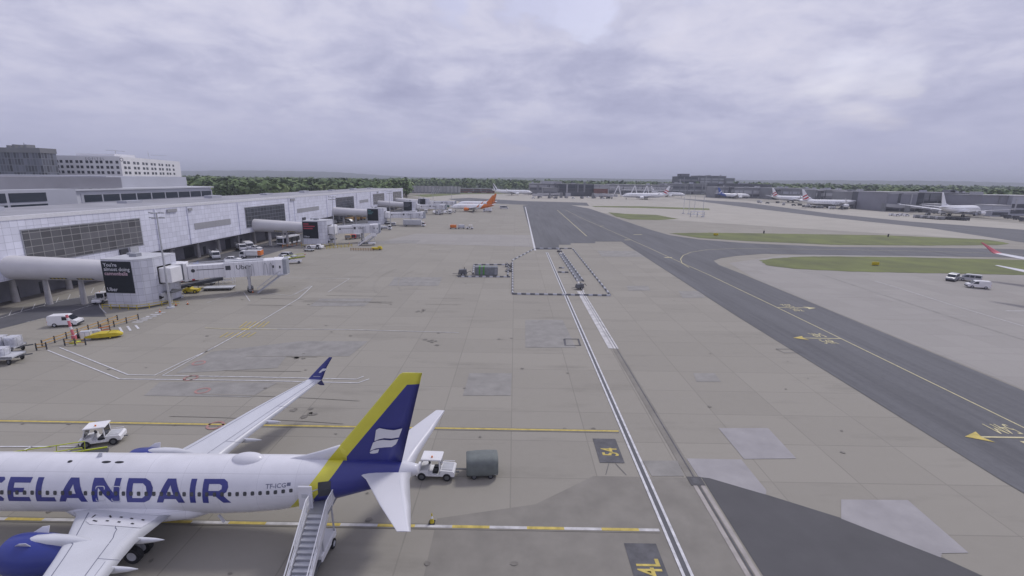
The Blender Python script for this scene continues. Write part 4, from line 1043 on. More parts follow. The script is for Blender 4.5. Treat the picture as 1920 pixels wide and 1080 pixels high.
tower(TY[4], "farthest white clad tower with small dark poster at the pier end", 'text_dim', [2.0, 3.0])
for i, y in enumerate(TY):
    lb = ["white round link tube joining the pier to the nearest poster tower", "white round link tube leading to the red lettered poster tower", "white round link tube leading to the teal lettered poster tower", "white round link tube to the tower beside the orange tailed aircraft", "farthest white round link tube at the pier end"][i]
    t = thing("link_tube", lb, "walkway", (PX, y + 3.0, 0), 0, "round link tubes off the pier")
    mb = MB(); pts = [(-.2, -2.4, 7.55, 2.2), (.4, -2.2, 7.5, 2.28), (6, -1.2, 7.2, 2.2), (12, -.2, 6.85, 2.1), (17.9, .9, 6.5, 2.0)]
    rg = [[(x, yy + r * math.cos(u) * .92, z + r * math.sin(u)) for u in (2 * math.pi * j / 24 for j in range(24))] for x, yy, z, r in pts]
    mb.loft(rg, M['tube'], True, True); mb.build("tube_shell", t)
    for x0, x1 in ((7.0, 9.8), (11.4, 14.2)):
        mb = MB(); n = 9
        for q in range(n):
            xa = x0 + (x1 - x0) * q / n; xb = x0 + (x1 - x0) * (q + 1) / n; f = lambda x: (-1.2 + (x - 6) / 6.0, 7.2 - (x - 6) * .058, 2.2 - (x - 6) * .016)
            ya, za, ra = f(xa); yb, zb, rb = f(xb); a0, a1 = R(222), R(232)
            c = lambda x, yy, z, r, a: (x, yy + (r + .03) * math.cos(a) * .92, z + (r + .03) * math.sin(a))
            mb.add([c(xa, ya, za, ra, a0), c(xb, yb, zb, rb, a0), c(xb, yb, zb, rb, a1), c(xa, ya, za, ra, a1)], [(0, 1, 2, 3)], M['yellow' if q % 2 else 'black'])
        mb.build("clearance_stripe", t)
    for x in (4.4, 10.6):
        MB().cyl((x, -1.4 + x * .12, 0), (x, -1.4 + x * .12, 5.4), .55, M['column'], .38, n=12).build("column", t)

def air_bridge():
    t = thing("air_bridge", "white passenger air bridge with grey bellows", "air bridge", (-70.0, 95.3, 0), R(28), "passenger air bridges")
    # local x along the tunnel; rotunda at the origin
    MB().cyl((0, 0, 0), (0, 0, .35), .9, M['lgrey'], n=14).cyl((0, 0, .35), (0, 0, 3.9), .55, M['lgrey'], .75, n=14).build("pedestal", t)
    mb = MB(); mb.cyl((0, 0, 3.9), (0, 0, 7.2), 2.0, M['bellows'], n=20); mb.cyl((0, 0, 7.2), (0, 0, 7.35), 2.15, M['white'], n=20); mb.cyl((0, 0, 3.75), (0, 0, 3.95), 2.1, M['white'], n=20); mb.build("rotunda", t)
    mb = MB(); mb.box(1.7, 2.3, -1.75, 1.75, 3.6, 7.3, M['white']); mb.cbox(2.3, 9.6, -1.45, 1.45, 4.0, 6.75, M['bridge_white'], .08)
    mb.cbox(8.9, 16.6, -1.7, 1.7, 3.75, 7.0, M['bridge_white'], .08); mb.box(9.0, 16.4, -1.2, 1.2, 7.0, 7.12, M['lgrey'])
    for y in (-1.2, 1.2): mb.bar((2.4, y, 6.95), (16.4, y, 7.25), .1, .12, M['lgrey'])
    mb.build("tunnel", t)
    mb = MB(); yk = -1.72
    mb.cyl((3.3, -1.48, 5.7), (3.3, -1.5, 5.7), .36, M['charcoal'], n=16); mb.box(3.9, 8.8, -1.5, -1.47, 5.75, 5.86, M['charcoal']); mb.box(9.1, 10.05, -1.745, -1.715, 5.45, 6.35, M['charcoal']); mb.build("line_emblem", t); mb = MB()
    add_text(mb, "Uber", 1.35, lambda a, b: (11.0 + a * 1.0, -1.73, 5.45 + b), M['charcoal'], bold=.01); mb.build("lettering", t)
    # wheel bogie with lifting columns
    mb = MB()
    for y in (-2.05, 2.05): mb.box(13.0, 13.45, y - .22, y + .22, 1.0, 6.4, M['galv'])
    mb.box(12.9, 13.5, -2.2, 2.2, 3.2, 3.6, M['metal']); mb.box(12.7, 13.8, -1.3, 1.3, .65, 1.1, M['metal_dark']); mb.bar((13.3, -2.0, 1.2), (13.3, 2.0, 3.3), .12, .12, M['metal']); mb.bar((13.3, 2.0, 1.2), (13.3, -2.0, 3.3), .12, .12, M['metal'])
    lg = mb.build("lift_frame", t)
    for y in (-.85, .85): MB().wheel((13.25, y, .6), .6, .5, M['dark'], M['metal']).build("wheel", lg)
    # cab
    mb = MB(); mb.cbox(16.5, 19.0, -1.9, 1.9, 3.7, 7.05, M['bridge_white'], .1)
    pts = [(18.6, -2.2), (20.6, -2.6), (21.3, -1.2), (21.3, 1.8), (18.6, 2.2)]
    mb.loft([[(a, b, 3.65) for a, b in pts], [(a, b, 7.1) for a, b in pts]], M['white']); mb.build("cab", t)
    mb = MB(); pts = [(20.0, -2.56), (20.75, -2.70), (21.4, -1.2), (21.4, 1.7), (20.8, 1.7)]
    mb.loft([[(a, b, 3.9) for a, b in pts], [(a, b, 7.2) for a, b in pts]], M['bellows']); mb.build("cab_bellows", t)
    mb = MB(); mb.box(19.3, 19.6, -2.42, -2.38, 5.2, 5.8, M['glass']); mb.box(18.0, 18.3, -1.93, -1.9, 5.3, 5.9, M['glass']); mb.build("window", t)
    # hanging cable loops
    for x0, w_ in ((13.8, .55), (16.2, .8), (17.4, .6)):
        mb = MB(); mb.tube([(x0, -1.98, 3.9), (x0 + w_ * .2, -1.98, 6.1), (x0 + w_ * .5, -1.98, 6.5), (x0 + w_ * .8, -1.98, 6.1), (x0 + w_, -1.98, 3.9)], .045, M['metal'], 5)
        mb.build("cable_loop", t)
    # service stair from the cab to the ground
    mb = MB()
    for y in (-2.3, -3.2):
        mb.bar((19.5, y, 3.8), (14.6, y, .2), .10, .25, M['galv']); mb.bar((19.5, y, 4.8), (14.6, y, 1.2), .06, .06, M['galv'])
        for q in range(5): mb.bar((19.5 - q * 1.2, y, 3.8 - q * .88), (19.5 - q * 1.2, y, 4.8 - q * .88), .05, .05, M['galv'])
    for q in range(14): mb.box(14.8 + q * .34, 15.1 + q * .34, -3.15, -2.35, .35 + q * .25, .39 + q * .25, M['metal'])
    mb.box(18.8, 20.2, -3.3, -2.2, 3.7, 3.8, M['metal']); mb.build("service_stair", t)
    return t
ab = air_bridge()
ab['label'] = "nearest white air bridge with grey rotunda and a brand name on its side"
for dy, rz, lb, dz in ((TY[1] - TY[0], 29, "white air bridge beside the tower with red poster lines", 0), (TY[2] - TY[0], 12, "white air bridge beyond the tower with teal poster lines, behind a parked catering truck", 0), (TY[3] - TY[0], 8, "white air bridge docked at the nearer orange tailed aircraft", 0), (TY[4] - TY[0] + 6, 6, "farthest white air bridge docked at the farther orange tailed aircraft", 0)):
    o = copy_tree(ab, (-70.0, 95.3 + dy, 0), R(rz), lb); o.scale = ((.86, 1, 1) if dy < 100 else (1, 1, 1))

# floodlight masts
def light_mast(h=18.2):
    t = thing("floodlight_mast", "slim grey floodlight mast", "light mast", (0, 0, 0), 0, "floodlight masts along the stands")
    MB().cyl((0, 0, 0), (0, 0, .25), .7, M['lgrey'], n=12).build("base", t)
    MB().cyl((0, 0, .2), (0, 0, h), .22, M['galv'], .09, n=10).build("pole", t)
    mb = MB()
    for z in (h - .1, h - 1.0): mb.bar((-1.3, 0, z), (1.3, 0, z), .09, .09, M['metal']); mb.bar((0, -1.1, z), (0, 1.1, z), .09, .09, M['metal'])
    mb.build("head_frame", t)
    for z in (h - .1, h - 1.0):
        for a, b in ((-1.2, 0), (1.2, 0), (0, -1.0), (0, 1.0), (-.6, 0), (.6, 0)):
            MB().cbox(a - .24, a + .24, b - .16, b + .16, z - .06, z + .16, M['metal'], .05).build("floodlight", t)
    return t
lm = light_mast()
for i, (x, y, lb) in enumerate(((-66.05, 87.4, "grey floodlight mast standing in front of the nearest poster tower"), (-65.5, 171.5, "grey floodlight mast beside the tower with red poster lines"), (-65.5, 250, "grey floodlight mast beside the tower with teal poster lines"), (-66, 330, "grey floodlight mast beside the fourth poster tower from the camera"), (-68, 398, "grey floodlight mast at the far end of the pier"), (-62, 470, "grey floodlight mast beyond the pier near the pale screen wall"))):
    (tag(lm, lb, "light mast", "floodlight masts along the stands", (x, y, 0)) if i == 0 else copy_tree(lm, (x, y, 0), 0, lb))

# ------------------------------------------------------------------ vehicles and ground equipment (local x forward, y left, z up)
def prof(mb, pts, W, m, tum=0.0, zb=0.9, zt=2.0):
    """body from a side profile, narrowing above the waist"""
    hw = lambda z: W / 2 * (1 - tum * max(0, min(1, (z - zb) / (zt - zb))))
    return mb.loft([[(x, -hw(z), z) for x, z in pts], [(x, hw(z), z) for x, z in pts]], m)
def side_panes(parent, polys, W, tum, zb, zt, name="window", off=.012):
    hw = lambda z: W / 2 * (1 - tum * max(0, min(1, (z - zb) / (zt - zb)))) + off
    for p in polys:
        for sd in (-1, 1):
            mb = MB(); mb.add([(x, sd * hw(z), z) for x, z in p], [tuple(range(len(p)))], M['glass']); mb.build(name, parent)
def wheels(t, xs, y, r, w, hub='lgrey'):
    for x in xs:
        for sd in (-1, 1):
            MB().wheel((x, sd * y, r), r, w, M['dark'], M[hub], 14).build("wheel", t)
def lamps(t, x, y, z, m, s=.09, name="headlight"):
    for sd in (-1, 1):
        MB().box(x - .03, x + .03, sd * y - s * 1.4, sd * y + s * 1.4, z - s, z + s, M[m]).build(name, t)

def van(name, label, cat, loc, rz, L=4.9, W=1.95, H=1.95, body='white', group=None, stripe=None, panel=False):
    t = thing(name, label, cat, loc, R(rz), group); h = L / 2
    pts = [(-h, .35), (h - .1, .32), (h, .6), (h - .05, .95), (h - .75, 1.12), (h - 1.45, H - .12), (h - 1.75, H), (-h + .12, H), (-h, H - .15)]
    prof(MB(), pts, W, M[body], .10, .95, H).build("body", t)
    pn = [[(h - .95, 1.15), (h - 1.5, H - .22), (h - 2.1, H - .2), (h - 2.1, 1.12)]]
    if not panel: pn += [[(h - 2.25, 1.12), (h - 2.25, H - .2), (-h + 1.5, H - .2), (-h + 1.5, 1.12)], [(-h + 1.35, 1.12), (-h + 1.35, H - .2), (-h + .25, H - .22), (-h + .2, 1.12)]]
    side_panes(t, pn, W, .10, .95, H)
    k = W / 2 * .86
    mb = MB(); mb.add([(h - .70, -k, 1.13), (h - .70, k, 1.13), (h - 1.40, k * .97, H - .16), (h - 1.40, -k * .97, H - .16)], [(0, 1, 2, 3)], M['glass'])
    o = mb.build("windscreen", t); o.location = (.03, 0, .02)
    MB().box(-h - .02, -h, -k * .85, k * .85, 1.15, H - .3, M['glass']).build("rear_window", t)
    mb = MB(); mb.cbox(h - .25, h + .06, -W / 2 * .95, W / 2 * .95, .32, .6, M['charcoal']); mb.cbox(-h - .06, -h + .15, -W / 2 * .95, W / 2 * .95, .32, .6, M['charcoal']); mb.build("bumper", t)
    wheels(t, (h - .95, -h + .95), W / 2 - .1, .34, .24); lamps(t, h - .03, W / 2 * .7, .80, 'lgrey'); lamps(t, -h - .01, W / 2 * .85, .95, 'red', .08, "tail_light")
    if stripe: 
        mb = MB()
        for sd in (-1, 1): mb.box(-h + .3, h - .9, sd * (W / 2) - .012, sd * (W / 2) + .012, .68, .92, M[stripe])
        mb.build("side_stripe", t)
    return t
def car(name, label, cat, loc, rz, L=4.4, W=1.8, H=1.48, body='white', group=None, beacon=False):
    t = thing(name, label, cat, loc, R(rz), group); h = L / 2
    pts = [(-h, .35), (h - .1, .32), (h, .55), (h - .08, .78), (h - 1.15, .95), (h - 1.85, H - .04), (h - 2.3, H), (-h + 1.0, H - .04), (-h + .25, .98), (-h, .85)]
    prof(MB(), pts, W, M[body], .2, .8, H).build("body", t)
    side_panes(t, [[(h - 1.3, .95), (h - 1.9, H - .12), (h - 2.45, H - .1), (h - 2.45, .95)], [(h - 2.55, .95), (h - 2.55, H - .1), (-h + 1.05, H - .13), (-h + .55, .97)]], W, .2, .8, H)
    k = W / 2 * .78
    mb = MB(); mb.add([(h - 1.1, -k * 1.05, .97), (h - 1.1, k * 1.05, .97), (h - 1.8, k * .97, H - .07), (h - 1.8, -k * .97, H - .07)], [(0, 1, 2, 3)], M['glass']); mb.build("windscreen", t).location = (.03, 0, .02)
    mb = MB(); mb.add([(-h + .30, -k, 1.0), (-h + .30, k, 1.0), (-h + .95, k * .95, H - .08), (-h + .95, -k * .95, H - .08)], [(0, 1, 2, 3)], M['glass']); mb.build("rear_window", t).location = (-.03, 0, .02)
    wheels(t, (h - .85, -h + .8), W / 2 - .1, .32, .22); lamps(t, h - .05, W / 2 * .72, .66, 'lgrey'); lamps(t, -h - .01, W / 2 * .75, .78, 'red', .07, "tail_light")
    if beacon: MB().cbox(-.2, .1, -.5, .5, H, H + .14, M['orange']).build("light_bar", t)
    return t
def truck(name, label, cat, loc, rz, L=7.0, W=2.3, load='frame', cab='white', box='white', group=None, boxh=2.4, rear=None):
    t = thing(name, label, cat, loc, R(rz), group); h = L / 2
    pts = [(h - 1.75, .5), (h, .45), (h, 1.15), (h - .12, 1.35), (h - .38, 2.25), (h - .6, 2.38), (h - 1.75, 2.38)]
    cb = prof(MB(), pts, W * .94, M[cab], .06, 1.2, 2.4).build("cab", t)
    side_panes(cb, [[(h - .22, 1.35), (h - .45, 2.15), (h - 1.4, 2.15), (h - 1.4, 1.3)]], W * .94, .06, 1.2, 2.4)
    k = W * .43
    mb = MB(); mb.add([(h - .10, -k, 1.35), (h - .10, k, 1.35), (h - .36, k * .95, 2.2), (h - .36, -k * .95, 2.2)], [(0, 1, 2, 3)], M['glass']); mb.build("windscreen", cb).location = (.03, 0, .0)
    MB().cbox(h - .1, h + .08, -W * .47, W * .47, .42, .8, M['lgrey']).build("bumper", cb)
    lamps(cb, h + .02, W * .36, .95, 'lgrey')
    mb = MB(); mb.box(-h, h - 1.0, -.45, .45, .55, .85, M['metal_dark']); mb.box(-h, h - 1.85, -W / 2, W / 2, .85, .98, M['metal']); mb.build("chassis", t)
    if load == 'box':
        b = MB().cbox(-h, h - 1.9, -W / 2, W / 2, 1.0, 1.0 + boxh, M[box], .06).build("box_body", t)
        if rear: MB().box(-h - .02, -h + .9, -W / 2 - .015, W / 2 + .015, 1.02, .98 + boxh, M[rear]).build("rear_panel", b)
        mb = MB()
        for z in (1.35, 1.9, 2.6):
            for sd in (-1, 1): mb.box(-h + .1, h - 2.0, sd * W / 2 - .03, sd * W / 2 + .03, z, z + .07, M['lgrey'])
        mb.build("side_rail", b)
    else:
        mb = MB()
        for x in (-h + .1, -h + 1.5, h - 2.1):
            for sd in (-1, 1): mb.bar((x, sd * W * .45, .95), (x, sd * W * .45, 2.5), .08, .08, M['lgrey'])
        for sd in (-1, 1):
            for z in (1.7, 2.5): mb.bar((-h + .1, sd * W * .45, z), (h - 2.1, sd * W * .45, z), .07, .07, M['lgrey'])
        mb.cyl((-h + .4, 0, 1.55), (h - 2.3, 0, 1.55), .5, M['white']); mb.box(-h + .2, -h + 1.2, -.9, .9, 1.0, 1.9, M['lgrey']); mb.build("hydrant_gear", t)
    wheels(t, (h - .95, -h + 1.3), W / 2 - .18, .45, .32)
    return t
def bus(name, label, loc, rz, L=11.5, W=2.55, H=3.0):
    t = thing(name, label, "bus", loc, R(rz)); h = L / 2
    prof(MB(), [(-h, .3), (h - .1, .3), (h, .6), (h - .05, 1.1), (h - .22, 2.8), (h - .4, H), (-h + .1, H), (-h, H - .2)], W, M['white'], .03, 1, H).build("body", t)
    for sd in (-1, 1):
        MB().box(-h + .3, h - .5, sd * W / 2 - .03, sd * W / 2 + .03, .95, 2.65, M['glass']).build("window_band", t)
        for x in (h - 2.2, 0, -h + 2.4): MB().box(x - .65, x + .65, sd * W / 2 - .05, sd * W / 2 + .05, .42, 2.5, M['black']).build("door", t)
    mb = MB(); mb.add([(h + .0, -W * .44, 1.0), (h + .0, W * .44, 1.0), (h - .17, W * .43, 2.7), (h - .17, -W * .43, 2.7)], [(0, 1, 2, 3)], M['glass']); mb.build("windscreen", t).location = (.04, 0, 0)
    MB().cbox(h - .1, h + .07, -W * .48, W * .48, .28, .62, M['charcoal']).build("bumper", t)
    MB().cbox(-3.5, 2.5, -.85, .85, H, H + .22, M['lgrey']).build("roof_unit", t)
    wheels(t, (h - 2.6, -h + 2.6), W / 2 - .1, .48, .3); lamps(t, h - .02, W * .38, .8, 'lgrey')
    return t
def pushback(name, label, loc, rz, L=5.6, W=2.5, group=None):
    t = thing(name, label, "tug", loc, R(rz), group); h = L / 2
    prof(MB(), [(-h, .4), (h, .4), (h, 1.0), (h - .3, 1.2), (-h + .3, 1.15), (-h, .95)], W, M['white']).build("body", t)
    mb = MB()
    c = mb.cbox(h - 2.0, h - .5, -W * .42, W * .1, 1.15, 1.75, M['white'], .1).build("cab", t)
    side_panes(c, [[(h - 1.85, 1.25), (h - .65, 1.25), (h - .65, 1.62), (h - 1.85, 1.62)]], W * .84, 0, 1, 2)
    wheels(t, (h - 1.3, -h + 1.2), W / 2 - .15, .62, .45, 'lgrey'); lamps(t, h + .01, W * .4, .8, 'lgrey')
    return t
def tractor(name, label, loc, rz, group=None):
    """open sided baggage tractor"""
    t = thing(name, label, "baggage tractor", loc, R(rz), group)
    prof(MB(), [(-1.9, .45), (1.65, .42), (1.7, .9), (.55, 1.02), (.5, .62), (-.55, .6), (-.6, 1.02), (-1.75, .98), (-1.9, .85)], 1.55, M['white']).build("body", t)
    c = thing("cab", "", "", (0, 0, 0)); bpy.data.objects.remove(c)
    mb = MB()
    for x, xt in ((1.35, 1.05), (-.55, -.5)):
        for sd in (-1, 1): mb.bar((x, sd * .70, .9), (xt, sd * .66, 2.0), .09, .09, M['white'])
    mb.cbox(-.7, 1.2, -.76, .76, 2.0, 2.12, M['white'], .08); mb.bar((1.35, -.7, .95), (1.35, .7, .95), .1, .1, M['white'])
    cf = mb.build("cab_frame", t)
    mb = MB(); mb.add([(1.32, -.64, 1.0), (1.32, .64, 1.0), (1.07, .6, 1.95), (1.07, -.6, 1.95)], [(0, 1, 2, 3)], M['glass']); mb.build("windscreen", cf)
    mb = MB(); mb.add([(-.56, -.62, 1.1), (-.56, .62, 1.1), (-.52, .6, 1.95), (-.52, -.6, 1.95)], [(0, 1, 2, 3)], M['glass']); mb.build("rear_window", cf)
    mb = MB(); mb.cyl((.2, .35, 2.12), (.2, .35, 2.26), .08, M['orange'], n=8); mb.build("beacon", cf)
    mb = MB(); mb.cbox(-.35, .15, -.6, -.05, .65, .85, M['black']); mb.cbox(-.42, -.28, -.6, -.05, .8, 1.3, M['black']); mb.cbox(-.35, .15, .05, .6, .65, .85, M['black']); mb.build("seat", t)
    mb = MB(); mb.cyl((.75, -.32, .9), (.6, -.32, 1.2), .03, M['black']); mb.cyl((.6, -.32, 1.2), (.57, -.32, 1.22), .19, M['black'], n=12); mb.build("steering_wheel", t)
    mb = MB(); mb.box(-1.7, -.7, -.6, .6, 1.0, 1.04, M['lgrey']); 
    for sd in (-1, 1): mb.bar((-1.75, sd * .68, 1.18), (-.7, sd * .68, 1.18), .05, .05, M['white'])
    mb.bar((-2.25, 0, .5), (-1.9, 0, .5), .14, .1, M['metal_dark']); mb.build("rear_deck", t)
    mb = MB(); mb.cbox(1.62, 1.78, -.75, .75, .35, .62, M['charcoal']); mb.build("bumper", t)
    wheels(t, (1.12, -1.22), .70, .38, .26, 'metal_dark'); lamps(t, 1.69, .55, .78, 'lgrey', .07)
    return t
def belt_loader(name, label, loc, rz, lift=.28, body='white', rail='yellow', group=None):
    t = thing(name, label, "belt loader", loc, R(rz), group)
    prof(MB(), [(-2.6, .4), (2.6, .4), (2.6, .85), (.8, .95), (-2.6, .9)], 1.7, M[body]).build("body", t)
    mb = MB(); c, s_ = math.cos(lift), math.sin(lift); P = lambda x, y, z: (x * c - z * s_, y, 1.35 + x * s_ + z * c)
    mb.hexa([P(-3.6, -.45, 0), P(3.6, -.45, 0), P(3.6, .45, 0), P(-3.6, .45, 0), P(-3.6, -.45, .22), P(3.6, -.45, .22), P(3.6, .45, .22), P(-3.6, .45, .22)], M['charcoal']); b = mb.build("conveyor", t)
    mb = MB()
    for sd in (-1, 1):
        mb.bar(P(-3.5, sd * .55, .25), P(3.6, sd * .55, .25), .10, .12, M[rail]); mb.bar(P(-2, sd * .6, 1.1), P(3.4, sd * .6, 1.1), .06, .06, M[rail])
        for x in (-2, -.2, 1.6, 3.4): mb.bar(P(x, sd * .58, .25), P(x, sd * .6, 1.1), .05, .05, M[rail])
    mb.build("side_rail", b)
    mb = MB(); mb.cbox(-2.2, -1.2, .45, 1.0, .9, 1.5, M[body]); mb.cbox(-1.8, -1.3, .5, .95, 1.5, 2.0, M['black']); mb.build("driver_seat", t)
    wheels(t, (1.8, -1.8), .75, .36, .24, 'metal_dark'); return t
def pax_steps(name, label, loc, rz, h=2.9, w=1.7, group=None, body='white', rail='white', canopy=None, chassis=True):
    """mobile boarding stairs; local x points from the foot towards the top platform"""
    t = thing(name, label, "boarding stairs", loc, R(rz), group); run = h / .70; n = int(h / .20)
    mb = MB()
    for i in range(n):
        x = run * i / n; z = h * (i + 1) / n
        mb.box(x, x + run / n + .04, -w / 2 + .12, w / 2 - .12, z - .05, z, M['lgrey']); mb.box(x, x + .03, -w / 2 + .12, w / 2 - .12, z - h / n, z - .05, M['grey'])
    mb.box(run, run + 1.9, -w / 2, w / 2, h - .1, h, M['metal']); mb.build("steps", t)
    for sd in (-1, 1):
        mb = MB(); y = sd * w / 2
        mb.bar((-.1, y, .0), (run, y, h), .10, .38, M[body]); mb.bar((0, y, 1.0), (run, y, h + 1.0), .06, .07, M[rail]); mb.bar((run, y, h + 1.0), (run + 1.9, y, h + 1.05), .06, .07, M[rail]); mb.bar((0, y, .55), (run, y, h + .55), .04, .05, M[rail]); mb.bar((run, y, h + .5), (run + 1.9, y, h + .5), .04, .05, M[rail])
        for q in range(6): x = run * q / 5; mb.bar((x, y, h * q / 5), (x, y, h * q / 5 + 1.0), .05, .05, M[rail])
        for x in (run + .9, run + 1.85): mb.bar((x, y, h), (x, y, h + 1.05), .05, .05, M[rail])
        if canopy is None: mb.add([(run * .55, y, h * .55 + .15), (run, y, h + .1), (run + 1.8, y, h + .1), (run + 1.8, y, h + .95), (run, y, h + .9), (run * .55, y, h * .55 + .95)], [tuple(range(6))], M[body])
        mb.build("side_rail", t)
    if canopy:
        mb = MB(); mb.hexa([(.6, -w / 2, 2.5), (run + 1.6, -w / 2, h + 1.9), (run + 1.6, w / 2, h + 1.9), (.6, w / 2, 2.5), (.6, -w / 2, 2.62), (run + 1.6, -w / 2, h + 2.02), (run + 1.6, w / 2, h + 2.02), (.6, w / 2, 2.62)], M[canopy]); mb.build("canopy", t)
    if chassis:
        mb = MB(); mb.box(.2, run + 1.2, -w * .38, w * .38, .45, .7, M['metal_dark']); mb.cbox(run * .75, run + 1.4, -w * .45, w * .45, .5, 1.0, M[body])
        for x in (run * .85, run + 1.2):
            for sd in (-1, 1): mb.bar((x, sd * w * .4, .6), (x - .2, sd * w * .4, h - .2 if x > run else h * .8), .1, .1, M['lgrey'])
        mb.build("chassis", t); wheels(t, (.9, run + .7), w * .42, .34, .22, 'lgrey')
    return t
def dolly(name, label, loc, rz, group=None, L=3.2, W=1.9, bar=True):
    t = thing(name, label, "baggage dolly", loc, R(rz), group); h = L / 2
    mb = MB(); mb.box(-h, h, -W / 2, W / 2, .52, .62, M['lgrey']); mb.box(-h, h, -W / 2, -W / 2 + .08, .44, .66, M['metal']); mb.box(-h, h, W / 2 - .08, W / 2, .44, .66, M['metal']); mb.box(-h, h, -.15, .15, .36, .52, M['metal_dark']); mb.build("deck", t)
    if bar: MB().bar((h, 0, .5), (h + 1.6, 0, .62), .09, .09, M['metal_dark']).build("tow_bar", t)
    wheels(t, (h - .5, -h + .5), W / 2 - .15, .25, .16, 'metal_dark')
    return t
def bale(name, label, cat, loc, rz, sx, sy, sz, m, group=None, seed=1):
    """wrapped load: lumpy rounded block with straps"""
    rng = random.Random(seed); mb = MB(); rings = []
    n = 16
    for z, k in ((0, .96), (.12, 1), (.5, 1.02), (.85, .99), (.97, .93), (1.0, .80)):
        rg = []
        for i in range(n):
            u = 2 * math.pi * (i + .5) / n; c, s_ = math.cos(u), math.sin(u); q = (abs(c) ** 5 + abs(s_) ** 5) ** (-1 / 5)
            rg.append((sx / 2 * c * q * k + rng.uniform(-.03, .03), sy / 2 * s_ * q * k + rng.uniform(-.03, .03), z * sz + rng.uniform(-.02, .02)))
        rings.append(rg)
    mb.loft(rings, M[m], True, True)
    o = mb.build(name); tag(o, label, cat, group, loc, R(rz))
    mb = MB()
    for y in (-sy * .25, sy * .25): mb.box(-sx * .515, sx * .515, y - .03, y + .03, 0.02, sz * .97, M['lgrey'] if m != 'tarp_green' else M['charcoal'])
    mb.box(-sx * .47, sx * .47, -sy * .4, sy * .4, sz * .985, sz * 1.012, M[m]); mb.build("strap", o)
    return o
def fence_run(label, a, b, posts, rail='fence_amber', post='charcoal', h=1.0, group=None, nr=2):
    """timber-look rail barrier between two ground points"""
    a, b = Vector(a), Vector(b); mid = (a + b) / 2; d = b - a; Ln = d.length
    t = thing("rail_barrier", label, "barrier", (a.x, a.y, 0), math.atan2(d.y, d.x), group)
    for i in range(posts):
        x = Ln * i / (posts - 1); mb = MB(); mb.cbox(x - .075, x + .075, -.075, .075, 0, h + .1, M[post], .02); mb.build("post", t)
    for q in range(nr):
        mb = MB(); z = h * (.45 + .45 * q / max(1, nr - 1)); mb.box(0, Ln, -.04, .04, z - .065, z + .065, M[rail]); mb.build("rail", t)
    return t
def cone(label, x, y, group=None, s=1.0, m='orange'):
    mb = MB(); mb.box(-.2 * s, .2 * s, -.2 * s, .2 * s, 0, .05 * s, M['black']); mb.cyl((0, 0, .05 * s), (0, 0, .35 * s), .15 * s, M[m], .09 * s, n=10); mb.cyl((0, 0, .35 * s), (0, 0, .52 * s), .09 * s, M['white'], .055 * s, n=10); mb.cyl((0, 0, .52 * s), (0, 0, .72 * s), .055 * s, M[m], .025 * s, n=10)
    return tag(mb.build("traffic_cone"), label, "traffic cone", group, (x, y, 0.03))
g0 = lambda px, py: (lambda p: (p.x, p.y, 0.03))(G(px, py))

# round the nearest airliner
pax_steps("boarding_stairs", "grey white boarding stairs set against the rear door of the nearest airliner", (-12.75, 22.5, 0), 90.5, h=3.2, w=1.36, rail='white', body='white')
tractor("baggage_tractor", "white open cab tractor beyond the nearest airliner's fuselage, parked before its far wing", (-38.9, 40.3, 0), 200).scale = (.9, .9, .92)
belt_loader("belt_loader", "yellow railed belt loader reaching behind the nearest airliner's fuselage", (-38.6, 35.2, 0), 214, lift=.10, body='charcoal', rail='hiviz')
tractor("baggage_tractor", "white baggage tractor standing just behind the nearest airliner's tail cone", (-6.5, 36.1, 0), 178).scale = (.92, .92, .92)
t = dolly("covered_dolly", "covered dolly behind the white tractor at the nearest airliner's tail", (-2.5, 36.5, 0), 186, L=2.4, W=1.8)
mb = MB(); rg = []; rng = random.Random(4)
for x, k in ((-1.36, .90), (-1.30, .98), (-.9, 1.0), (-.45, 1.02), (0, 1.0), (.45, 1.02), (.9, 1.0), (1.30, .97), (1.36, .86)):
    rg.append([(x, 1.0 * k * (1 if math.cos(u) > 0 else -1) * abs(math.cos(u)) ** .55 + rng.uniform(-.015, .015), .98 + .98 * k * (1 if math.sin(u) > 0 else -1) * abs(math.sin(u)) ** .62 + rng.uniform(-.015, .015)) for u in (2 * math.pi * i / 22 for i in range(22))])
mb.loft(rg, M['tarp_green'], True, True)
tag(mb.build("covered_load"), "rounded dark green covered load on the dolly behind the tail", "covered load", None, (-2.5, 36.5, .16), R(6)).scale = (1, 1, .9)
cone("small pale cone on the apron beside the striped line", *g0(810, 981)[:2], s=1.15, m='yellow')
# left edge: dollies, bales, barriers, van
pts = [(-71.2, 62.2, 8), (-68.6, 60.2, 10)]
for i, (x, y, rz) in enumerate(((-72.6, 62.6, 12), (-69.2, 59.2, 10), (-73.5, 59.0, 10))):
    dolly("cargo_dolly", ["grey flat dolly with long tow bar at the left edge, farthest of three", "grey flat dolly with black wheels at the left edge, nearest of three", "grey flat dolly partly cut by the left edge of the view"][i], (x, y, 0), rz, group="cargo dollies at the left edge", L=5.2, W=2.4).scale = (1, 1, 1.8)
for i, (x, y, sx, sz) in enumerate(((-74.4, 62.2, 1.5, 1.25), (-72.5, 62.7, 1.6, 1.4), (-70.7, 63.0, 1.5, 1.3), (-70.6, 59.0, 1.5, 1.2), (-68.6, 59.4, 1.3, .95), (-74.0, 59.2, 1.8, 1.2))):
    bale("wrapped_cargo", ["white plastic wrapped cargo bale at the back dolly's left end", "white plastic wrapped bale in the middle of the back dolly", "white plastic wrapped bale at the right end of the back dolly", "white plastic wrapped bale on the front dolly", "small white wrapped bale at the right end of the front dolly", "white plastic wrapped bale on the dolly at the frame edge"][i], "wrapped cargo", (x, y, 1.125), 10, sx, 1.7, sz, 'cargo_wrap', "wrapped cargo bales on dollies", seed=10 + i)
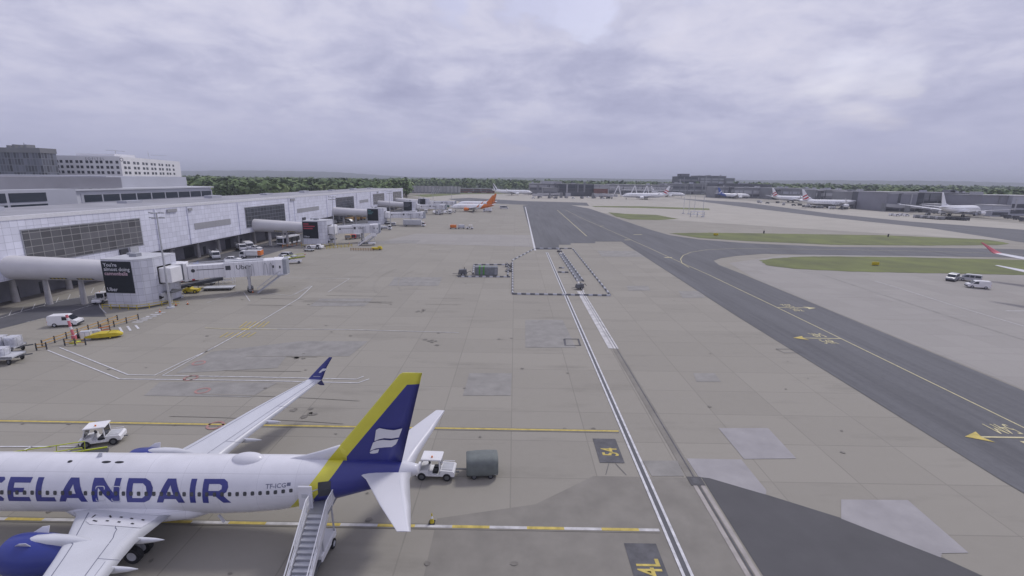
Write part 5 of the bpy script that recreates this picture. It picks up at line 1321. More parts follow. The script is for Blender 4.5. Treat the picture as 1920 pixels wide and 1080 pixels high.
tractor("baggage_tractor", "dark wheeled tractor under the dollies at the left edge", (-70.9, 55.6, 0), 10)
van("crew_van", "white van with dark square side window behind the red marker post", "van", (-75.2, 75.6, 0.03), 14, L=4.2, W=1.85, H=1.9, panel=True)
A_, B_ = G(77, 653), G(214, 597)
fence_run("long amber and black rail barrier slanting up from the left edge", g0(80, 651), g0(221, 602), 8)
fence_run("short amber rail barrier closing the left end of the long one", g0(69, 657), g0(88, 655), 2)
fence_run("amber and black rail barrier running to the striped crossing", g0(190, 620), g0(260, 600), 4)
fence_run("front amber rail barrier beside the yellow tow bar", g0(122, 648), g0(161, 647), 3)
fence_run("short orange rail barrier behind the yellow tow bar", g0(187, 625), g0(207, 622), 2, rail='orange', post='brown')
def marker():
    x, y, z = g0(141, 643)
    t = thing("marker_post", "tall leaning red and white banded marker post", "marker post", (x, y, 0), 0)
    mb = MB()
    for i in range(8):
        a, b = (-.9 * i / 8 * .5, 0, .8 + i * .45), (-.9 * (i + 1) / 8 * .5, 0, .8 + (i + 1) * .45)
        mb.cyl(a, b, .17, M['pink_red' if i % 3 else 'white'], n=8)
    mb.cyl((.1, 0, 0), (0, 0, .8), .12, M['metal_dark']); mb.build("post", t)
    MB().cbox(-.3, .3, -.2, .2, .6, 1.2, M['pink_red'], .05).build("warning_board", t); MB().cbox(-.5, .5, -.5, .5, 0, .22, M['hiviz'], .05).build("base", t)
marker()
def cabinet(label, x, y, rz, sx, sy, sz):
    t = thing("power_cabinet", label, "cabinet", (x, y, 0.03), R(rz)); MB().cbox(-sx / 2, sx / 2, -sy / 2, sy / 2, .12, sz, M['lgrey'], .05).build("body", t)
    mb = MB()
    for i in (-1, 1): mb.box(i * sx * .22 - sx * .19, i * sx * .22 + sx * .19, -sy / 2 - .03, -sy / 2, .3, sz - .15, M['white'])
    mb.build("door", t); MB().box(-sx / 2 - .05, sx / 2 + .05, -sy / 2 - .05, sy / 2 + .05, 0, .12, M['grey']).build("plinth", t)
x, y, z = g0(163, 637); cabinet("white grey power cabinet between the amber barriers", x, y, 25, 1.3, .9, 1.4)
x, y, z = g0(178, 629); cabinet("low white grey cabinet behind the yellow tow bar", x, y, 25, 1.5, .9, .9)
def tow_bar():
    x, y, z = g0(196, 634)
    t = thing("tow_bar_trolley", "bright yellow wedge shaped trolley lying beside the amber barriers", "trolley", (x, y, 0.03), R(28))
    MB().loft([[(-2.3, -.35, .35), (-2.3, .35, .35), (-2.3, .35, .6), (-2.3, -.35, .6)], [(-.5, -.8, .3), (-.5, .8, .3), (-.5, .8, .95), (-.5, -.8, .95)], [(1.6, -.8, .3), (1.6, .8, .3), (1.6, .8, .85), (1.6, -.8, .85)], [(2.3, -.4, .3), (2.3, .4, .3), (2.3, .4, .5), (2.3, -.4, .5)]], M['yellow']).build("body", t)
    wheels(t, (.9,), .7, .2, .14, 'yellow'); MB().tube([(.6, -.7, .9), (1.2, -.7, 1.35), (2.0, -.7, 1.2)], .05, M['yellow']).build("handle", t)
    t2 = thing("hose_reel", "white framed reel with black hub at the end of the yellow trolley", "reel", (x - 2.9, y - 1.0, 0.03), R(28))
    mb = MB(); mb.box(-.6, .6, -.5, .5, 0, .12, M['white']); mb.box(-.5, -.4, -.5, .5, .1, 1.0, M['white']); mb.box(.4, .5, -.5, .5, .1, 1.0, M['white']); mb.build("frame", t2); MB().cyl((-.38, 0, .55), (.38, 0, .55), .36, M['black'], n=14).build("hub", t2)
tow_bar()
tractor("baggage_tractor", "dark shaded tractor at the left foot of the nearest poster tower", g0(193, 567.5), 100)
# between the pier and the nearest bridge
truck("hydrant_truck", "white hydrant truck with pipe frame parked alone under the pier", "truck", g0(403, 484), -50, L=6.6, W=2.3)
truck("hydrant_truck", "white service truck under the pier, left of a parked pair", "truck", g0(452, 469), -48, L=6.6)
truck("service_truck", "white service truck under the pier, right of a parked pair", "truck", g0(466, 466.5), -48, L=6.4, load='box', boxh=1.5)
car("parked_car", "white car parked in front of the pair of service trucks", "car", g0(479, 468), -15)
truck("small_box_truck", "white box truck with an orange rear end beyond the nearest bridge", "truck", g0(472, 484), 187, L=6.4, load='box', boxh=1.5, rear='orange')
car("parked_car", "white car mostly hidden behind the nearest air bridge", "car", g0(437, 490), 10)
car("parked_car", "white car beside the box truck with orange rear end", "car", g0(478, 478), 8, beacon=True)
bus("apron_bus", "long white apron bus with dark windows under the pier", (-85.8, 178.5, 0.03), 264)
truck("service_truck", "grey white truck half hidden behind the apron bus", "truck", (-92.0, 184, 0.03), -60, L=6.0)
car("pickup", "silver grey estate car with open tail beyond the nearest bridge head", "car", g0(540, 483), -8, L=5.2, W=2.0, H=1.75, body='lgrey')
car("parked_car", "white car in front of the silver grey estate car", "car", g0(534, 487), -30, L=4.2)
belt_loader("belt_loader", "low belt loader with a yellow deck near the bridge head", g0(548, 494), 25, lift=.1, rail='hiviz')
pushback("pushback_tug", "low white pushback tug with big black wheels before the red lettered tower", g0(591, 466.5), -4)
dolly("flat_dolly", "flat grey dolly on the apron in front of the pushback tug", g0(580, 471), 0, bar=False)
pax_steps("boarding_stairs", "white boarding stairs standing alone on the apron", g0(672, 460), 14, h=3.4, w=1.9, body='white')
def canopy_steps():
    t = pax_steps("boarding_stairs", "boarding stairs with blue canopy and red and white skirts behind the nearest bridge", (-80.5, 109.5, 0.03), 40, h=2.4, w=2.4, canopy='blue')
    mb = MB()
    for i in range(5):
        for sd in (-1, 1): mb.box(-.5 + i * 1.2, .1 + i * 1.2, sd * 1.25 - .03, sd * 1.25 + .03, .3, 1.1 + i * .3, M['red' if i % 2 else 'white']); mb.box(.1 + i * 1.2, .7 + i * 1.2, sd * 1.25 - .03, sd * 1.25 + .03, .3, 1.1 + i * .3, M['white'])
    mb.build("skirt", t)
canopy_steps()
t = dolly("flat_pallet_trailer", "wide low grey pallet trailer on the ground under the nearest bridge", g0(412, 543), 12, L=6.0, W=2.6, bar=False)
t = dolly("flat_pallet_trailer", "smaller low grey trailer behind the wide one under the bridge", g0(386, 534), 15, L=4.0, W=2.0, bar=False)
def ramp():
    x, y, z = g0(372, 541)
    t = thing("covered_conveyor", "long dark grey covered conveyor lying under the nearest bridge", "conveyor", (x, y, 0.03), R(30))
    MB().loft([[(-4, -.8, .3), (-4, .8, .3), (-4, .8, .9), (-4, 0, 1.1), (-4, -.8, .9)], [(5, -.8, 1.6), (5, .8, 1.6), (5, .8, 2.3), (5, 0, 2.5), (5, -.8, 2.3)]], M['charcoal']).build("canopy", t)
    mb = MB()
    for xx in (-3, 0, 4):
        for sd in (-1, 1): mb.bar((xx, sd * .6, 0), (xx, sd * .6, .4 + (xx + 4) * .15), .1, .1, M['metal'])
    mb.build("support_leg", t)
ramp()
def yellow_loader():
    x, y, z = g0(360, 549)
    t = thing("yellow_loader", "small yellow loader parked at the foot of the nearest bridge", "loader", (x, y, 0.03), R(10))
    prof(MB(), [(-1.5, .35), (1.5, .35), (1.5, .85), (.2, .95), (0, 1.2), (-.9, 1.2), (-1.5, .9)], 1.5, M['yellow']).build("body", t); MB().cbox(-.6, -.1, -.4, .4, 1.2, 1.65, M['black'], .06).build("seat", t)
    wheels(t, (.95, -.95), .7, .36, .25, 'yellow'); MB().tube([(1.3, -.5, .8), (1.9, -.5, 1.0), (1.9, .5, 1.0), (1.3, .5, .8)], .05, M['yellow']).build("guard", t)
yellow_loader()
def hiviz_unit():
    x, y, z = g0(321, 541)
    t = thing("ground_power_unit", "yellow green ground power unit behind the floodlight mast", "power unit", (x, y, 0.03), R(20)); MB().cbox(-.9, .9, -.7, .7, .35, 1.6, M['hiviz'], .12).build("body", t); wheels(t, (.6, -.6), .6, .26, .18, 'metal_dark'); MB().box(-.5, .5, -.73, -.7, .7, 1.3, M['charcoal']).build("grille", t)
hiviz_unit()
def rack():
    x, y, z = g0(420, 531)
    t = thing("roller_rack", "white framed roller rack standing under the nearest bridge", "rack", (x, y, 0.03), R(12)); mb = MB()
    for xx in (-2.2, 0, 2.2):
        for sd in (-1, 1): mb.bar((xx, sd * .7, 0), (xx, sd * .7, 2.0), .1, .1, M['white'])
    for zz in (.8, 1.5): 
        for sd in (-1, 1): mb.bar((-2.3, sd * .7, zz), (2.3, sd * .7, zz), .09, .16, M['white'])
    mb.build("frame", t); mb = MB()
    for i in range(9): mb.cyl((-2.0 + i * .5, -.65, 1.6), (-2.0 + i * .5, .65, 1.6), .14, M['dark'], n=8)
    mb.build("roller", t)
rack()
for i, (px, py, rz, m, lb) in enumerate(((653, 449, 10, 'fence_amber', "amber boxed cart left of the row under the second bridge"), (662, 448, 10, 'red', "red boxed cart in the row under the second bridge"), (671, 447, 10, 'lgrey', "pale grey boxed cart in the row under the second bridge"), (728, 424, 5, 'lgrey', "pale grey boxed cart under the third bridge"), (738, 423.5, 5, 'white', "white boxed cart under the third bridge"), (418, 506, 20, 'lgrey', "grey boxed cart between the pier and the nearest bridge"), (430, 500, 20, 'white', "white boxed cart between the pier and the nearest bridge"), (300, 560, 30, 'lgrey', "grey boxed cart at the right foot of the nearest tower"))):
    t = thing("boxed_cart", lb, "cart", g0(px, py), R(rz)); MB().cbox(-1.2, 1.2, -.75, .75, .5, 1.9, M[m], .08).build("box", t); MB().box(-1.25, 1.25, -.78, .78, .38, .5, M['metal_dark']).build("frame", t); MB().bar((1.25, 0, .42), (2.1, 0, .3), .07, .07, M['metal_dark']).build("tow_bar", t)
    MB().box(-1.1, 1.1, -.79, -.75, .7, 1.8, M['charcoal' if i % 2 else 'grey']).build("curtain", t); wheels(t, (.8, -.8), .62, .24, .15, 'metal_dark')
for i, (px, py) in enumerate(((330, 573), (352, 571), (474, 549), (300, 586), (655, 458))): cone(["orange cone left of the nearest bridge's pedestal", "orange cone right of the nearest bridge's pedestal", "orange cone beside the nearest bridge's wheels", "orange cone in front of the floodlight mast", "orange cone by the yellow rail fence"][i], *g0(px, py)[:2])
# around the second tower
fence_run("pale rail fence ring around the white boarding stairs", g0(658, 470), g0(700, 470.5), 10, rail='fence_amber', post='brown', h=.9)
fence_run("amber rail fence at the foot of the red lettered tower", g0(612, 467), g0(660, 463), 8, rail='yellow', post='yellow', h=1.0)
fence_run("amber rail fence left of the red lettered tower", g0(530, 464), g0(565, 459), 5, rail='fence_amber', post='orange', h=.9)
x, y, z = g0(708, 468.5)
t = thing("yellow_skip", "small yellow machine at the right end of the pale rail fence", "machine", (x, y, 0.03), 0); MB().cbox(-2.0, 1.6, -.8, .8, .25, .85, M['yellow'], .1).cbox(.2, 1.4, -.6, .6, .85, 1.3, M['yellow'], .1).build("body", t); wheels(t, (1.0, -1.3), .75, .3, .2, 'metal_dark')
cone("small orange chock lying on the apron near the pushback tug", *g0(572, 478)[:2])
# further out on the apron
truck("catering_truck", "grey white catering truck parked under the third bridge", "truck", g0(777, 424.5), 0, L=11.5, W=2.5, load='box', box='lgrey', boxh=2.5)
truck("service_truck", "white service truck just left of the catering truck", "truck", g0(722, 431), 5, L=6.5)
for i, (px, py, m) in enumerate(((850, 429, 'orange'), (865, 429, 'cargo_wrap'))):
    dolly("baggage_dolly", ["dolly carrying an orange container behind a small tractor", "dolly with a pale container between orange load and tractor"][i], g0(px, py), 0, "dolly train on the middle apron", L=3.6, W=1.9)
    p = g0(px, py); bale("dolly_container", ["orange container riding on a dolly in the middle apron", "pale wrapped container riding on a dolly beside the orange one"][i], "container", (p[0], p[1], .65), 0, 3.2, 1.7, 1.4, m, seed=40 + i)
tractor("baggage_tractor", "white tractor pulling the orange and pale containers", g0(881, 429.5), 0)
van("apron_van", "white van with dark windows right of the orange tailed aircraft", "van", g0(945, 391.5), 8, L=7.5, W=2.3, H=2.6)
truck("high_loader", "white loader truck at the orange tailed aircraft's rear", "truck", g0(914, 397.5), 175, L=7, load='box', boxh=2.2)
tractor("baggage_tractor", "dark tractor at the nose of the nearer orange tailed aircraft", g0(850, 399), 10)
for i, (px, py, rz, lb) in enumerate(((640, 411, -20, "white car under the third link tube"), (660, 412, 10, "second white car under the third link tube, to the right"), (700, 405, 0, "silver car near the teal lettered tower"), (742, 405.5, 0, "white car between the third and fourth towers"))):
    car("parked_car", lb, "car", g0(px, py), rz, body='white' if i != 2 else 'lgrey', group="cars parked far down the pier")
for i, (px, py, rz, lb) in enumerate(((720, 402, 10, "white van under the fourth link tube"), (655, 417, -30, "white van parked under the pier beyond the second tower"))):
    van("crew_van", lb, "van", g0(px, py), rz)
# right-hand apron
van("apron_van", "grey green van facing left, leftmost of three beside the grass", "van", g0(1785, 526), 215, L=4.6, W=1.9, H=1.9, body='metal', group="vans beside the grass")
van("apron_van", "grey van in the middle of three, just behind the white one", "van", g0(1817, 527), 140, L=4.6, W=1.9, H=1.9, body='galv', group="vans beside the grass")
van("apron_van", "white van nearest the camera of three beside the grass", "van", g0(1832, 540), 155, L=4.5, W=1.9, H=1.9, group="vans beside the grass", panel=True)
# work area: striped barrier blocks
def block_mesh(L, m):
    m = {'charcoal': 'metal_dark', 'white': 'lgrey'}.get(m, m); mb = MB(); mb.loft([[(-L / 2, -.22, 0), (L / 2, -.22, 0), (L / 2, .22, 0), (-L / 2, .22, 0)], [(-L / 2, -.20, .14), (L / 2, -.20, .14), (L / 2, .20, .14), (-L / 2, .20, .14)], [(-L / 2 + .03, -.12, .34), (L / 2 - .03, -.12, .34), (L / 2 - .03, .12, .34), (-L / 2 + .03, .12, .34)]], M[m])
    mb.box(-L / 2 - .06, -L / 2, -.08, .08, .1, .3, M['charcoal']); return mb
protos = {}
def barrier_row(row, a, b, L, first='charcoal', second='white'):
    a, b = Vector(a).xy, Vector(b).xy; d = b - a; n = max(1, round(d.length / L)); an = math.atan2(d.y, d.x)
    for i in range(n):
        p = a + d * ((i + .5) / n); m = (first, second)[i % 2]; key = (m, round(d.length / n, 1))
        colour = {'charcoal': 'black', 'white': 'white', 'red': 'red'}[m]
        if key not in protos: o = block_mesh(d.length / n * .94, m).build("barrier_block"); protos[key] = o
        else: o = protos[key].copy(); COL.objects.link(o)
        tag(o, f"{colour} barrier block in the {row}", "barrier block", f"{colour} blocks of the {row}", (p.x, p.y, 0.02), an)
barrier_row("front row of the striped work enclosure", G(961, 552), G(1145, 555), 1.0)
barrier_row("left row of the striped work enclosure", G(961, 551), G(961, 492), 1.6, 'white', 'charcoal')
barrier_row("slanting back left row of the striped enclosure", G(960, 489), G(1003, 466.5), 2.2, 'white', 'charcoal')
barrier_row("back row of the striped work enclosure", G(1004, 466.5), G(1072, 466.5), 1.5)
barrier_row("long right row of the striped work enclosure", G(1074, 467), G(1144, 554), 1.9, 'white', 'charcoal')
barrier_row("front row below the green striped container", G(858, 519.5), G(957, 520), .95)
barrier_row("back row behind the green striped container", G(888, 497), G(955, 497), 1.15)
barrier_row("short row left of the green striped container", G(887, 514), G(889, 497), 1.6)
barrier_row("row right of the green striped container", G(952, 518), G(954, 498), 1.3)
barrier_row("left row along the trench", G(1048, 475), G(1083, 528), 2.0)
barrier_row("right row along the trench", G(1055, 475), G(1094, 528), 2.0, 'white', 'charcoal')
barrier_row("short front row joining the trench", G(1046, 511), G(1066, 511.5), 1.0)
barrier_row("short back row joining the trench", G(1048, 503), G(1058, 503), 1.0)
mb = MB(); ribbon(mb, [(1052, 476), (1088, 527)], 0.9, M['metal_dark'], 0.04); struct(mb.build("trench"))
def site_container():
    x, y, z = g0(912, 516.5)
    t = thing("site_container", "slate grey covered container with two bright green stripes inside the small enclosure", "container", (x, y + .9, 0.03), R(0))
    MB().cbox(-3.15, 3.0, -1.2, 1.2, .15, 2.3, M['tarp'], .12).build("cover", t)
    mb = MB()
    for xx in (-1.8, -.7): mb.box(xx - .2, xx + .2, -1.23, 1.23, .2, 2.32, M['green'])
    mb.build("green_stripe", t); MB().box(-3.0, 2.9, -1.0, 1.0, 0, .15, M['metal_dark']).build("skid", t); MB().cbox(2.2, 2.95, -1.24, -1.2, .3, 1.9, M['grey']).build("door", t)
site_container()
def compressor(label, px, py, rz, s=1.0):
    x, y, z = g0(px, py)
    t = thing("site_compressor", label, "site machine", (x, y, 0.03), R(rz))
    MB().loft([[(-1.0 * s, -.6 * s, .3), (.9 * s, -.6 * s, .3), (.9 * s, .6 * s, .3), (-1.0 * s, .6 * s, .3)], [(-.8 * s, -.55 * s, 1.2 * s), (.7 * s, -.55 * s, 1.3 * s), (.7 * s, .55 * s, 1.3 * s), (-.8 * s, .55 * s, 1.2 * s)]], M['metal_dark']).build("body", t)
    wheels(t, (.1,), .62 * s, .32 * s, .18, 'metal'); mb = MB(); mb.bar((-.9 * s, 0, .5), (-2.2 * s, 0, .35), .1, .1, M['metal_dark']); mb.cyl((.3 * s, .2, 1.2 * s), (.3 * s, .2, 1.7 * s), .08, M['black']); mb.tube([(.8 * s, .3, .6), (1.6 * s, .5, 1.1), (1.8 * s, .1, .6)], .06, M['black']); mb.build("drawbar", t)
compressor("dark site machine left of the green striped container", 868, 516, 0, 1.25)
compressor("dark site machine at the near end of the trench", 1087, 542, 20, 1.0)
for i, (px, py, lb) in enumerate(((953, 500, "jumble of dark hoses and frames at the enclosure corner"), (954, 509, "dark folded frame beside the right row of the small enclosure"), (1049, 472, "dark hose bundle at the far end of the trench"))):
    x, y, z = g0(px, py); rng = random.Random(i + 50); mb = MB()
    for q in range(9): mb.bar((rng.uniform(-1, 1), rng.uniform(-1.2, 1.2), rng.uniform(0, .3)), (rng.uniform(-1, 1), rng.uniform(-1.2, 1.2), rng.uniform(.4, 1.3)), .12, .12, M['charcoal' if q % 3 else 'lgrey'])
    mb.box(-.9, .9, -.9, .9, 0, .12, M['charcoal']); tag(mb.build("hose_pile"), lb, "hose pile", None, (x, y, 0.03))

# ------------------------------------------------------------------ airliners on the far stands
y1 = 380.0; x1 = AY(928, 372, y1).x
_, _, ef, _ = airliner("orange tailed white airliner, the nearer of two, docked at the fourth tower", (x1 - 35.5, y1, 0), 0, L=35.5, k=1.05, ks=1.03, engine='orange', winglet='orange', fin_mats=('orange',), tail_mat='orange')
y2 = 428.0; x2 = AY(928.5, 372, y2).x
airliner("orange tailed white airliner, the farther of two, mostly behind the nearer one", (x2 - 34.2, y2, 0), 0, L=36, k=1.05, ks=1.03, engine='orange', winglet='orange', fin_mats=('orange',), tail_mat='orange')
mb = MB()
add_text(mb, "easyJet", 1.75, lambda a, b: (29.9 + a * .66 + b * .62, -.42, 7.0 + b + a * 1.02), M['white'], bold=.02); mb.build("lettering", ef)
p = G(998, 366.5)
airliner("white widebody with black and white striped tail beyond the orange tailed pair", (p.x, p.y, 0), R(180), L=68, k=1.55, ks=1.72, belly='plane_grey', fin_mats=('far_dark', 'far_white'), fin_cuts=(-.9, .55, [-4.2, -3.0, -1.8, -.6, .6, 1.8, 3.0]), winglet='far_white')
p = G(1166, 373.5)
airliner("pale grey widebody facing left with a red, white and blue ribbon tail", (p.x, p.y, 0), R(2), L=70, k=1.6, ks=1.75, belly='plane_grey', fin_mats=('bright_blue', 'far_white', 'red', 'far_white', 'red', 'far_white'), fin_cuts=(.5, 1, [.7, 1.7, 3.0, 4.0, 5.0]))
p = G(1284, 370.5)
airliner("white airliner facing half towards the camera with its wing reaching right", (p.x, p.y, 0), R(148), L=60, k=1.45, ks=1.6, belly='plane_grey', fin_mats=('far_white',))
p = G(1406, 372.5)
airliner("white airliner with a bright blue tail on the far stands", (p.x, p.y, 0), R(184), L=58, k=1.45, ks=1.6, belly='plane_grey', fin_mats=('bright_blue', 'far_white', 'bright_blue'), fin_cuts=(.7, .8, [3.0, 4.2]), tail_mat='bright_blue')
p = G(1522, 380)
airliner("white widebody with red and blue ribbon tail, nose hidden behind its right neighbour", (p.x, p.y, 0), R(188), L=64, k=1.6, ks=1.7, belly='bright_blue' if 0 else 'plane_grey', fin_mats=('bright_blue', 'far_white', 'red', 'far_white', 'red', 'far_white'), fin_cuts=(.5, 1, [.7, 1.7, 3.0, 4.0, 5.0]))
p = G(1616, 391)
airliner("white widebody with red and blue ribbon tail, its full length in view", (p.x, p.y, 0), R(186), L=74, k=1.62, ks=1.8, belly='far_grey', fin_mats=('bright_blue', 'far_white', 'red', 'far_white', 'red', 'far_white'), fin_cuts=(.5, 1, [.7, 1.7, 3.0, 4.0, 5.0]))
p = G(1776, 407); a = R(24)
airliner("large white airliner seen from behind on the right, both long wings spread", (p.x + 66 * math.cos(a) - 9, p.y + 66 * math.sin(a), 0), a + math.pi, L=66, k=1.65, ks=2.3, wl=.12, belly='plane_grey', fin_mats=('pink_red', 'far_white', 'far_white'), fin_cuts=(.35, 1, [.8, 4.0]))
airliner("white airliner cut by the right edge, its wing ending in a red tip", (177.6, 102.6, 0), R(184), tp=1.35, tz=.82, L=66.8, k=1.58, ks=1.83, winglet='pink_red', curved_tip=True, fin_mats=('red',), belly='plane_grey')

# ------------------------------------------------------------------ terminal, hotel and office blocks on the left
def bt(name, label, cat, loc=(0, 0, 0), group=None): return thing(name, label, cat, loc, 0, group)
t = bt("terminal_building", "grey terminal block with a dark strip of windows behind the pier", "building", (-145, 150, 0))
X0 = -140.0; L_ = lambda x, y, z: (x + 145, y - 150, z)
def lb(mb, x0, x1, y0, y1, z0, z1, m): return mb.box(x0 + 145, x1 + 145, y0 - 150, y1 - 150, z0, z1, M[m])
lb(MB(), -200, X0, 152, 221, 0, 19.6, 'term_white').build("lower_wall", t)
wf = lb(MB(), X0, X0 + .15, 154, 221.3, 15.6, 18.6, 'term_grey').build("window_frame", t)
for i in range(9):
    lb(MB(), X0 + .15, X0 + .22, 155 + i * 7.35, 155 + i * 7.35 + 6.7, 15.9, 18.2, 'strip_glass').build("window_panes", wf)
lb(MB(), -201, X0 + .8, 151, 222, 19.6, 20.1, 'term_white').build("roof_slab", t)
u = lb(MB(), -205, -146, 172, 214, 20.1, 24.2, 'term_grey'); u.build("plant_room", t)
mb = MB()
lb(mb, -206, -140.5, 128, 171.7, 20.2, 23.9, 'term_dark').build("plant_room", t)
for i in range(5): lb(MB(), -141.9, -140.6, 153 + i * 3.2, 154.8 + i * 3.2, 20.1, 21.0 + .5 * (i % 2), 'lgrey').build("roof_unit", t)
t = bt("terminal_building", "nearer terminal block with two rows of dark windows at the left edge", "building", (-145, 100, 0))
def lb2(mb, x0, x1, y0, y1, z0, z1, m): return mb.box(x0 + 145, x1 + 145, y0 - 100, y1 - 100, z0, z1, M[m])
lb2(MB(), -200, -134, 84, 146.0, 0, 20.4, 'term_grey').build("wall", t)
for z0, z1 in ((14.3, 16.5), (17.2, 19.6)):
    for a, b in ((100, 112), (113, 125.4), (126.3, 136.4)):
        lb2(MB(), -134, -133.85, a, b, z0, z1, 'strip_glass').build("window_panes", t)
lb2(MB(), -200, -150, 96, 138, 20.4, 24.6, 'term_grey').build("plant_room", t)
# hotel
Yh = 290; zt = 35.3
c0 = AY(76, 294, Yh); c1 = AY(225, 296, Yh); c2 = AY(337, 305, 385)
t = bt("hotel", "white hotel with rows of small square windows behind the terminal", "hotel", (c1.x, c1.y, 0))
f = [(c0.x - c1.x, 0), (0, 0), (c2.x - c1.x, c2.y - c1.y), (c2.x - c1.x - 18, c2.y - c1.y + 10), (-16, 26), (c0.x - c1.x, 26)]
MB().loft([[(a, b, 0) for a, b in f], [(a, b, zt) for a, b in f]], M['hotel']).build("wall", t)
MB().box(c0.x - c1.x + 16, -8, 6, 22, zt, zt + 1.6, M['hotel']).build("roof_house", t)
d2 = Vector((c2.x - c1.x, c2.y - c1.y)); l2 = d2.length; d2.normalize(); n2 = Vector((d2.y, -d2.x)); l1 = -(c0.x - c1.x)
for r_ in range(5):
    z = zt - 4.2 - r_ * 3.05
    for i in range(14):
        x = -l1 + 8.5 + (i // 2) * 6.0 + (i % 2) * 2.55
        if x > -1.6: continue
        MB().box(x, x + 1.6, -.08, .0, z, z + 1.6, M['hotel_win']).build("window", t)
    for i in range(14):
        q = 3.2 + (i // 2) * (l2 - 12) / 6.6 + (i % 2) * 5.2; p0 = d2 * q + n2 * .06; p1 = d2 * (q + 3.4) + n2 * .06
        if q + 3.4 > l2 - 9: continue
        mb = MB(); mb.add([(p0.x, p0.y, z), (p1.x, p1.y, z), (p1.x, p1.y, z + 1.6), (p0.x, p0.y, z + 1.6)], [(0, 1, 2, 3)], M['hotel_win']); mb.build("window", t)
mb = MB(); add_text(mb, "S O F I T E L", 2.1, lambda a, b: (-21 + a * 1.05, -.12, zt - 2.35 + b), M['term_dark'], bold=.02)
for xx in (-l1 + 3.2, .8):
    ring = [(xx + 1.1 * math.cos(q), zt - 1.9 + 1.1 * math.sin(q)) for q in (2 * math.pi * i / 20 for i in range(20))]; inn = [(xx + .7 * math.cos(q), zt - 1.9 + .7 * math.sin(q)) for q in (2 * math.pi * i / 20 for i in range(20))]
    mb.poly([ring, inn[::-1]], lambda a, b: (a, -.12, b), M['term_dark'])
mb.build("sign_lettering", t)
mb = MB(); mb.bar((-18, 12, zt + 4.0), (-6, 12, zt + 3.4), .25, .25, M['lgrey']); mb.bar((-12, 12, zt + 2), (-12, 12, zt + 4.2), .3, .3, M['lgrey']); mb.bar((4, 18, zt), (3.5, 18, zt + 4.0), .14, .14, M['lgrey']); mb.bar((5, 18, zt + 1.6), (14, 20, zt + 1.5), .14, .14, M['lgrey']); mb.build("roof_cradle", t)
Yb = 265; b0 = AY(-60, 277, Yb); b1 = AY(74, 279, Yb)
t = bt("office_block", "dark block with mottled panels at the far left edge", "building", (b1.x, Yb, 0))
zb = 38.2
MB().box(b0.x - b1.x, 0, 0, 9, 0, zb - 2.6, M['dark_clad']).build("wall", t)
MB().box(b0.x - b1.x, .3, -.3, 9.3, zb - 2.6, zb, M['far_grey']).build("roof_band", t)
mb = MB()
for i in range(4): mb.box(-22 + i * 3.2, -20.5 + i * 3.2, 4, 9, zb, zb + 1.4 + .5 * (i % 2), M['far_grey'])
mb.bar((-14, 6, zb), (-14, 6, zb + 3), .2, .2, M['grey']); mb.build("roof_plant", t)

# ------------------------------------------------------------------ far airport buildings
def block(name, label, px0, px1, ytop, Y, depth, m, bands=(), roof=None, units=0, base=None, cat="building"):
    """a building whose front stands at distance Y; bands = (from, to, material) fractions of its height"""
    p0, p1 = AY(px0, ytop, Y), AY(px1, ytop, Y); h = (p0.z + p1.z) / 2; wd = p1.x - p0.x
    t = thing(name, label, cat, (p0.x, Y, 0), 0)
    MB().box(0, wd, 0, depth, 0, h, M[m]).build("wall", t)
    for i, (a, b, mm) in enumerate(bands):
        n = max(1, int(wd / 14)); mb = MB()
        for k in range(n): mb.box(wd * (k + .06) / n, wd * (k + .94) / n, -.25, 0, h * a, h * b, M[mm])
        mb.build("window_band", t)
    rg = random.Random(int(px0 * 3 + px1)); nb = max(2, int(wd / 11))
    for k in range(nb):
        if rg.random() < .3: continue
        x = wd * (k + .1) / nb; w_ = wd / nb * rg.uniform(.3, .75); zt_ = h * rg.uniform(.14, .30)
        MB().box(x, x + w_, -.32, 0, 0, zt_, M[rg.choice(['far_dark', 'charcoal', 'far_dark', 'far_light'])]).build("loading_bay", t)
    if wd > 25:
        for k in range(int(wd / 9)):
            if rg.random() < .5: continue
            x = wd * (k + rg.uniform(.1, .6)) / int(wd / 9); MB().box(x, x + rg.uniform(.5, 2.6), -.4, 0, h * rg.uniform(.25, .5), h * rg.uniform(.85, .99), M[rg.choice(['far_grey', 'term_dark', 'far_light', 'far_dark'])]).build("wall_rib", t)
    MB().box(-.4, wd + .4, -.5, depth + .4, h, h + .7, M[roof or 'far_light']).build("roof", t)
    rng = random.Random(int(px0)); 
    for k in range(units):
        x = rng.uniform(2, max(3, wd - 8)); s_ = rng.uniform(3, 7); MB().box(x, x + s_, depth * .3, depth * .3 + s_, h + .7, h + .7 + rng.uniform(1.2, 3.0), M[rng.choice(['far_grey', 'far_light', 'term_grey'])]).build("roof_unit", t)
    return t, wd, h
GB = dict()
t = thing("screen_wall", "pale ribbed screen wall beyond the end of the pier", "wall", (AY(766, 348, 840).x, 840, 0)); wd = AY(863, 348, 840).x - AY(766, 348, 840).x
MB().box(0, wd, 0, 1.5, 0, 12.5, M['blast']).build("panel", t)
mb = MB()
for i in range(int(wd / 6.5)): mb.bar((i * 6.5 + 1, -.1, 0), (i * 6.5 + 1, -.1, 12.8), .5, .5, M['lgrey'])
mb.build("post", t)
t = thing("lattice_frame", "row of slanting white lattice struts before the ribbed screen wall", "frame", (AY(808, 360, 800).x, 800, 0)); 
for i in range(4): MB().bar((i * 3.5, 0, 0), (i * 3.5 + 4.5, 0, 9), .7, .7, M['lgrey']).build("strut", t)
block("long_shed", "low red brick shed beyond the ribbed screen wall", 863, 927, 354.5, 900, 25, 'brick', [(.5, .8, 'far_dark')], roof='far_grey')
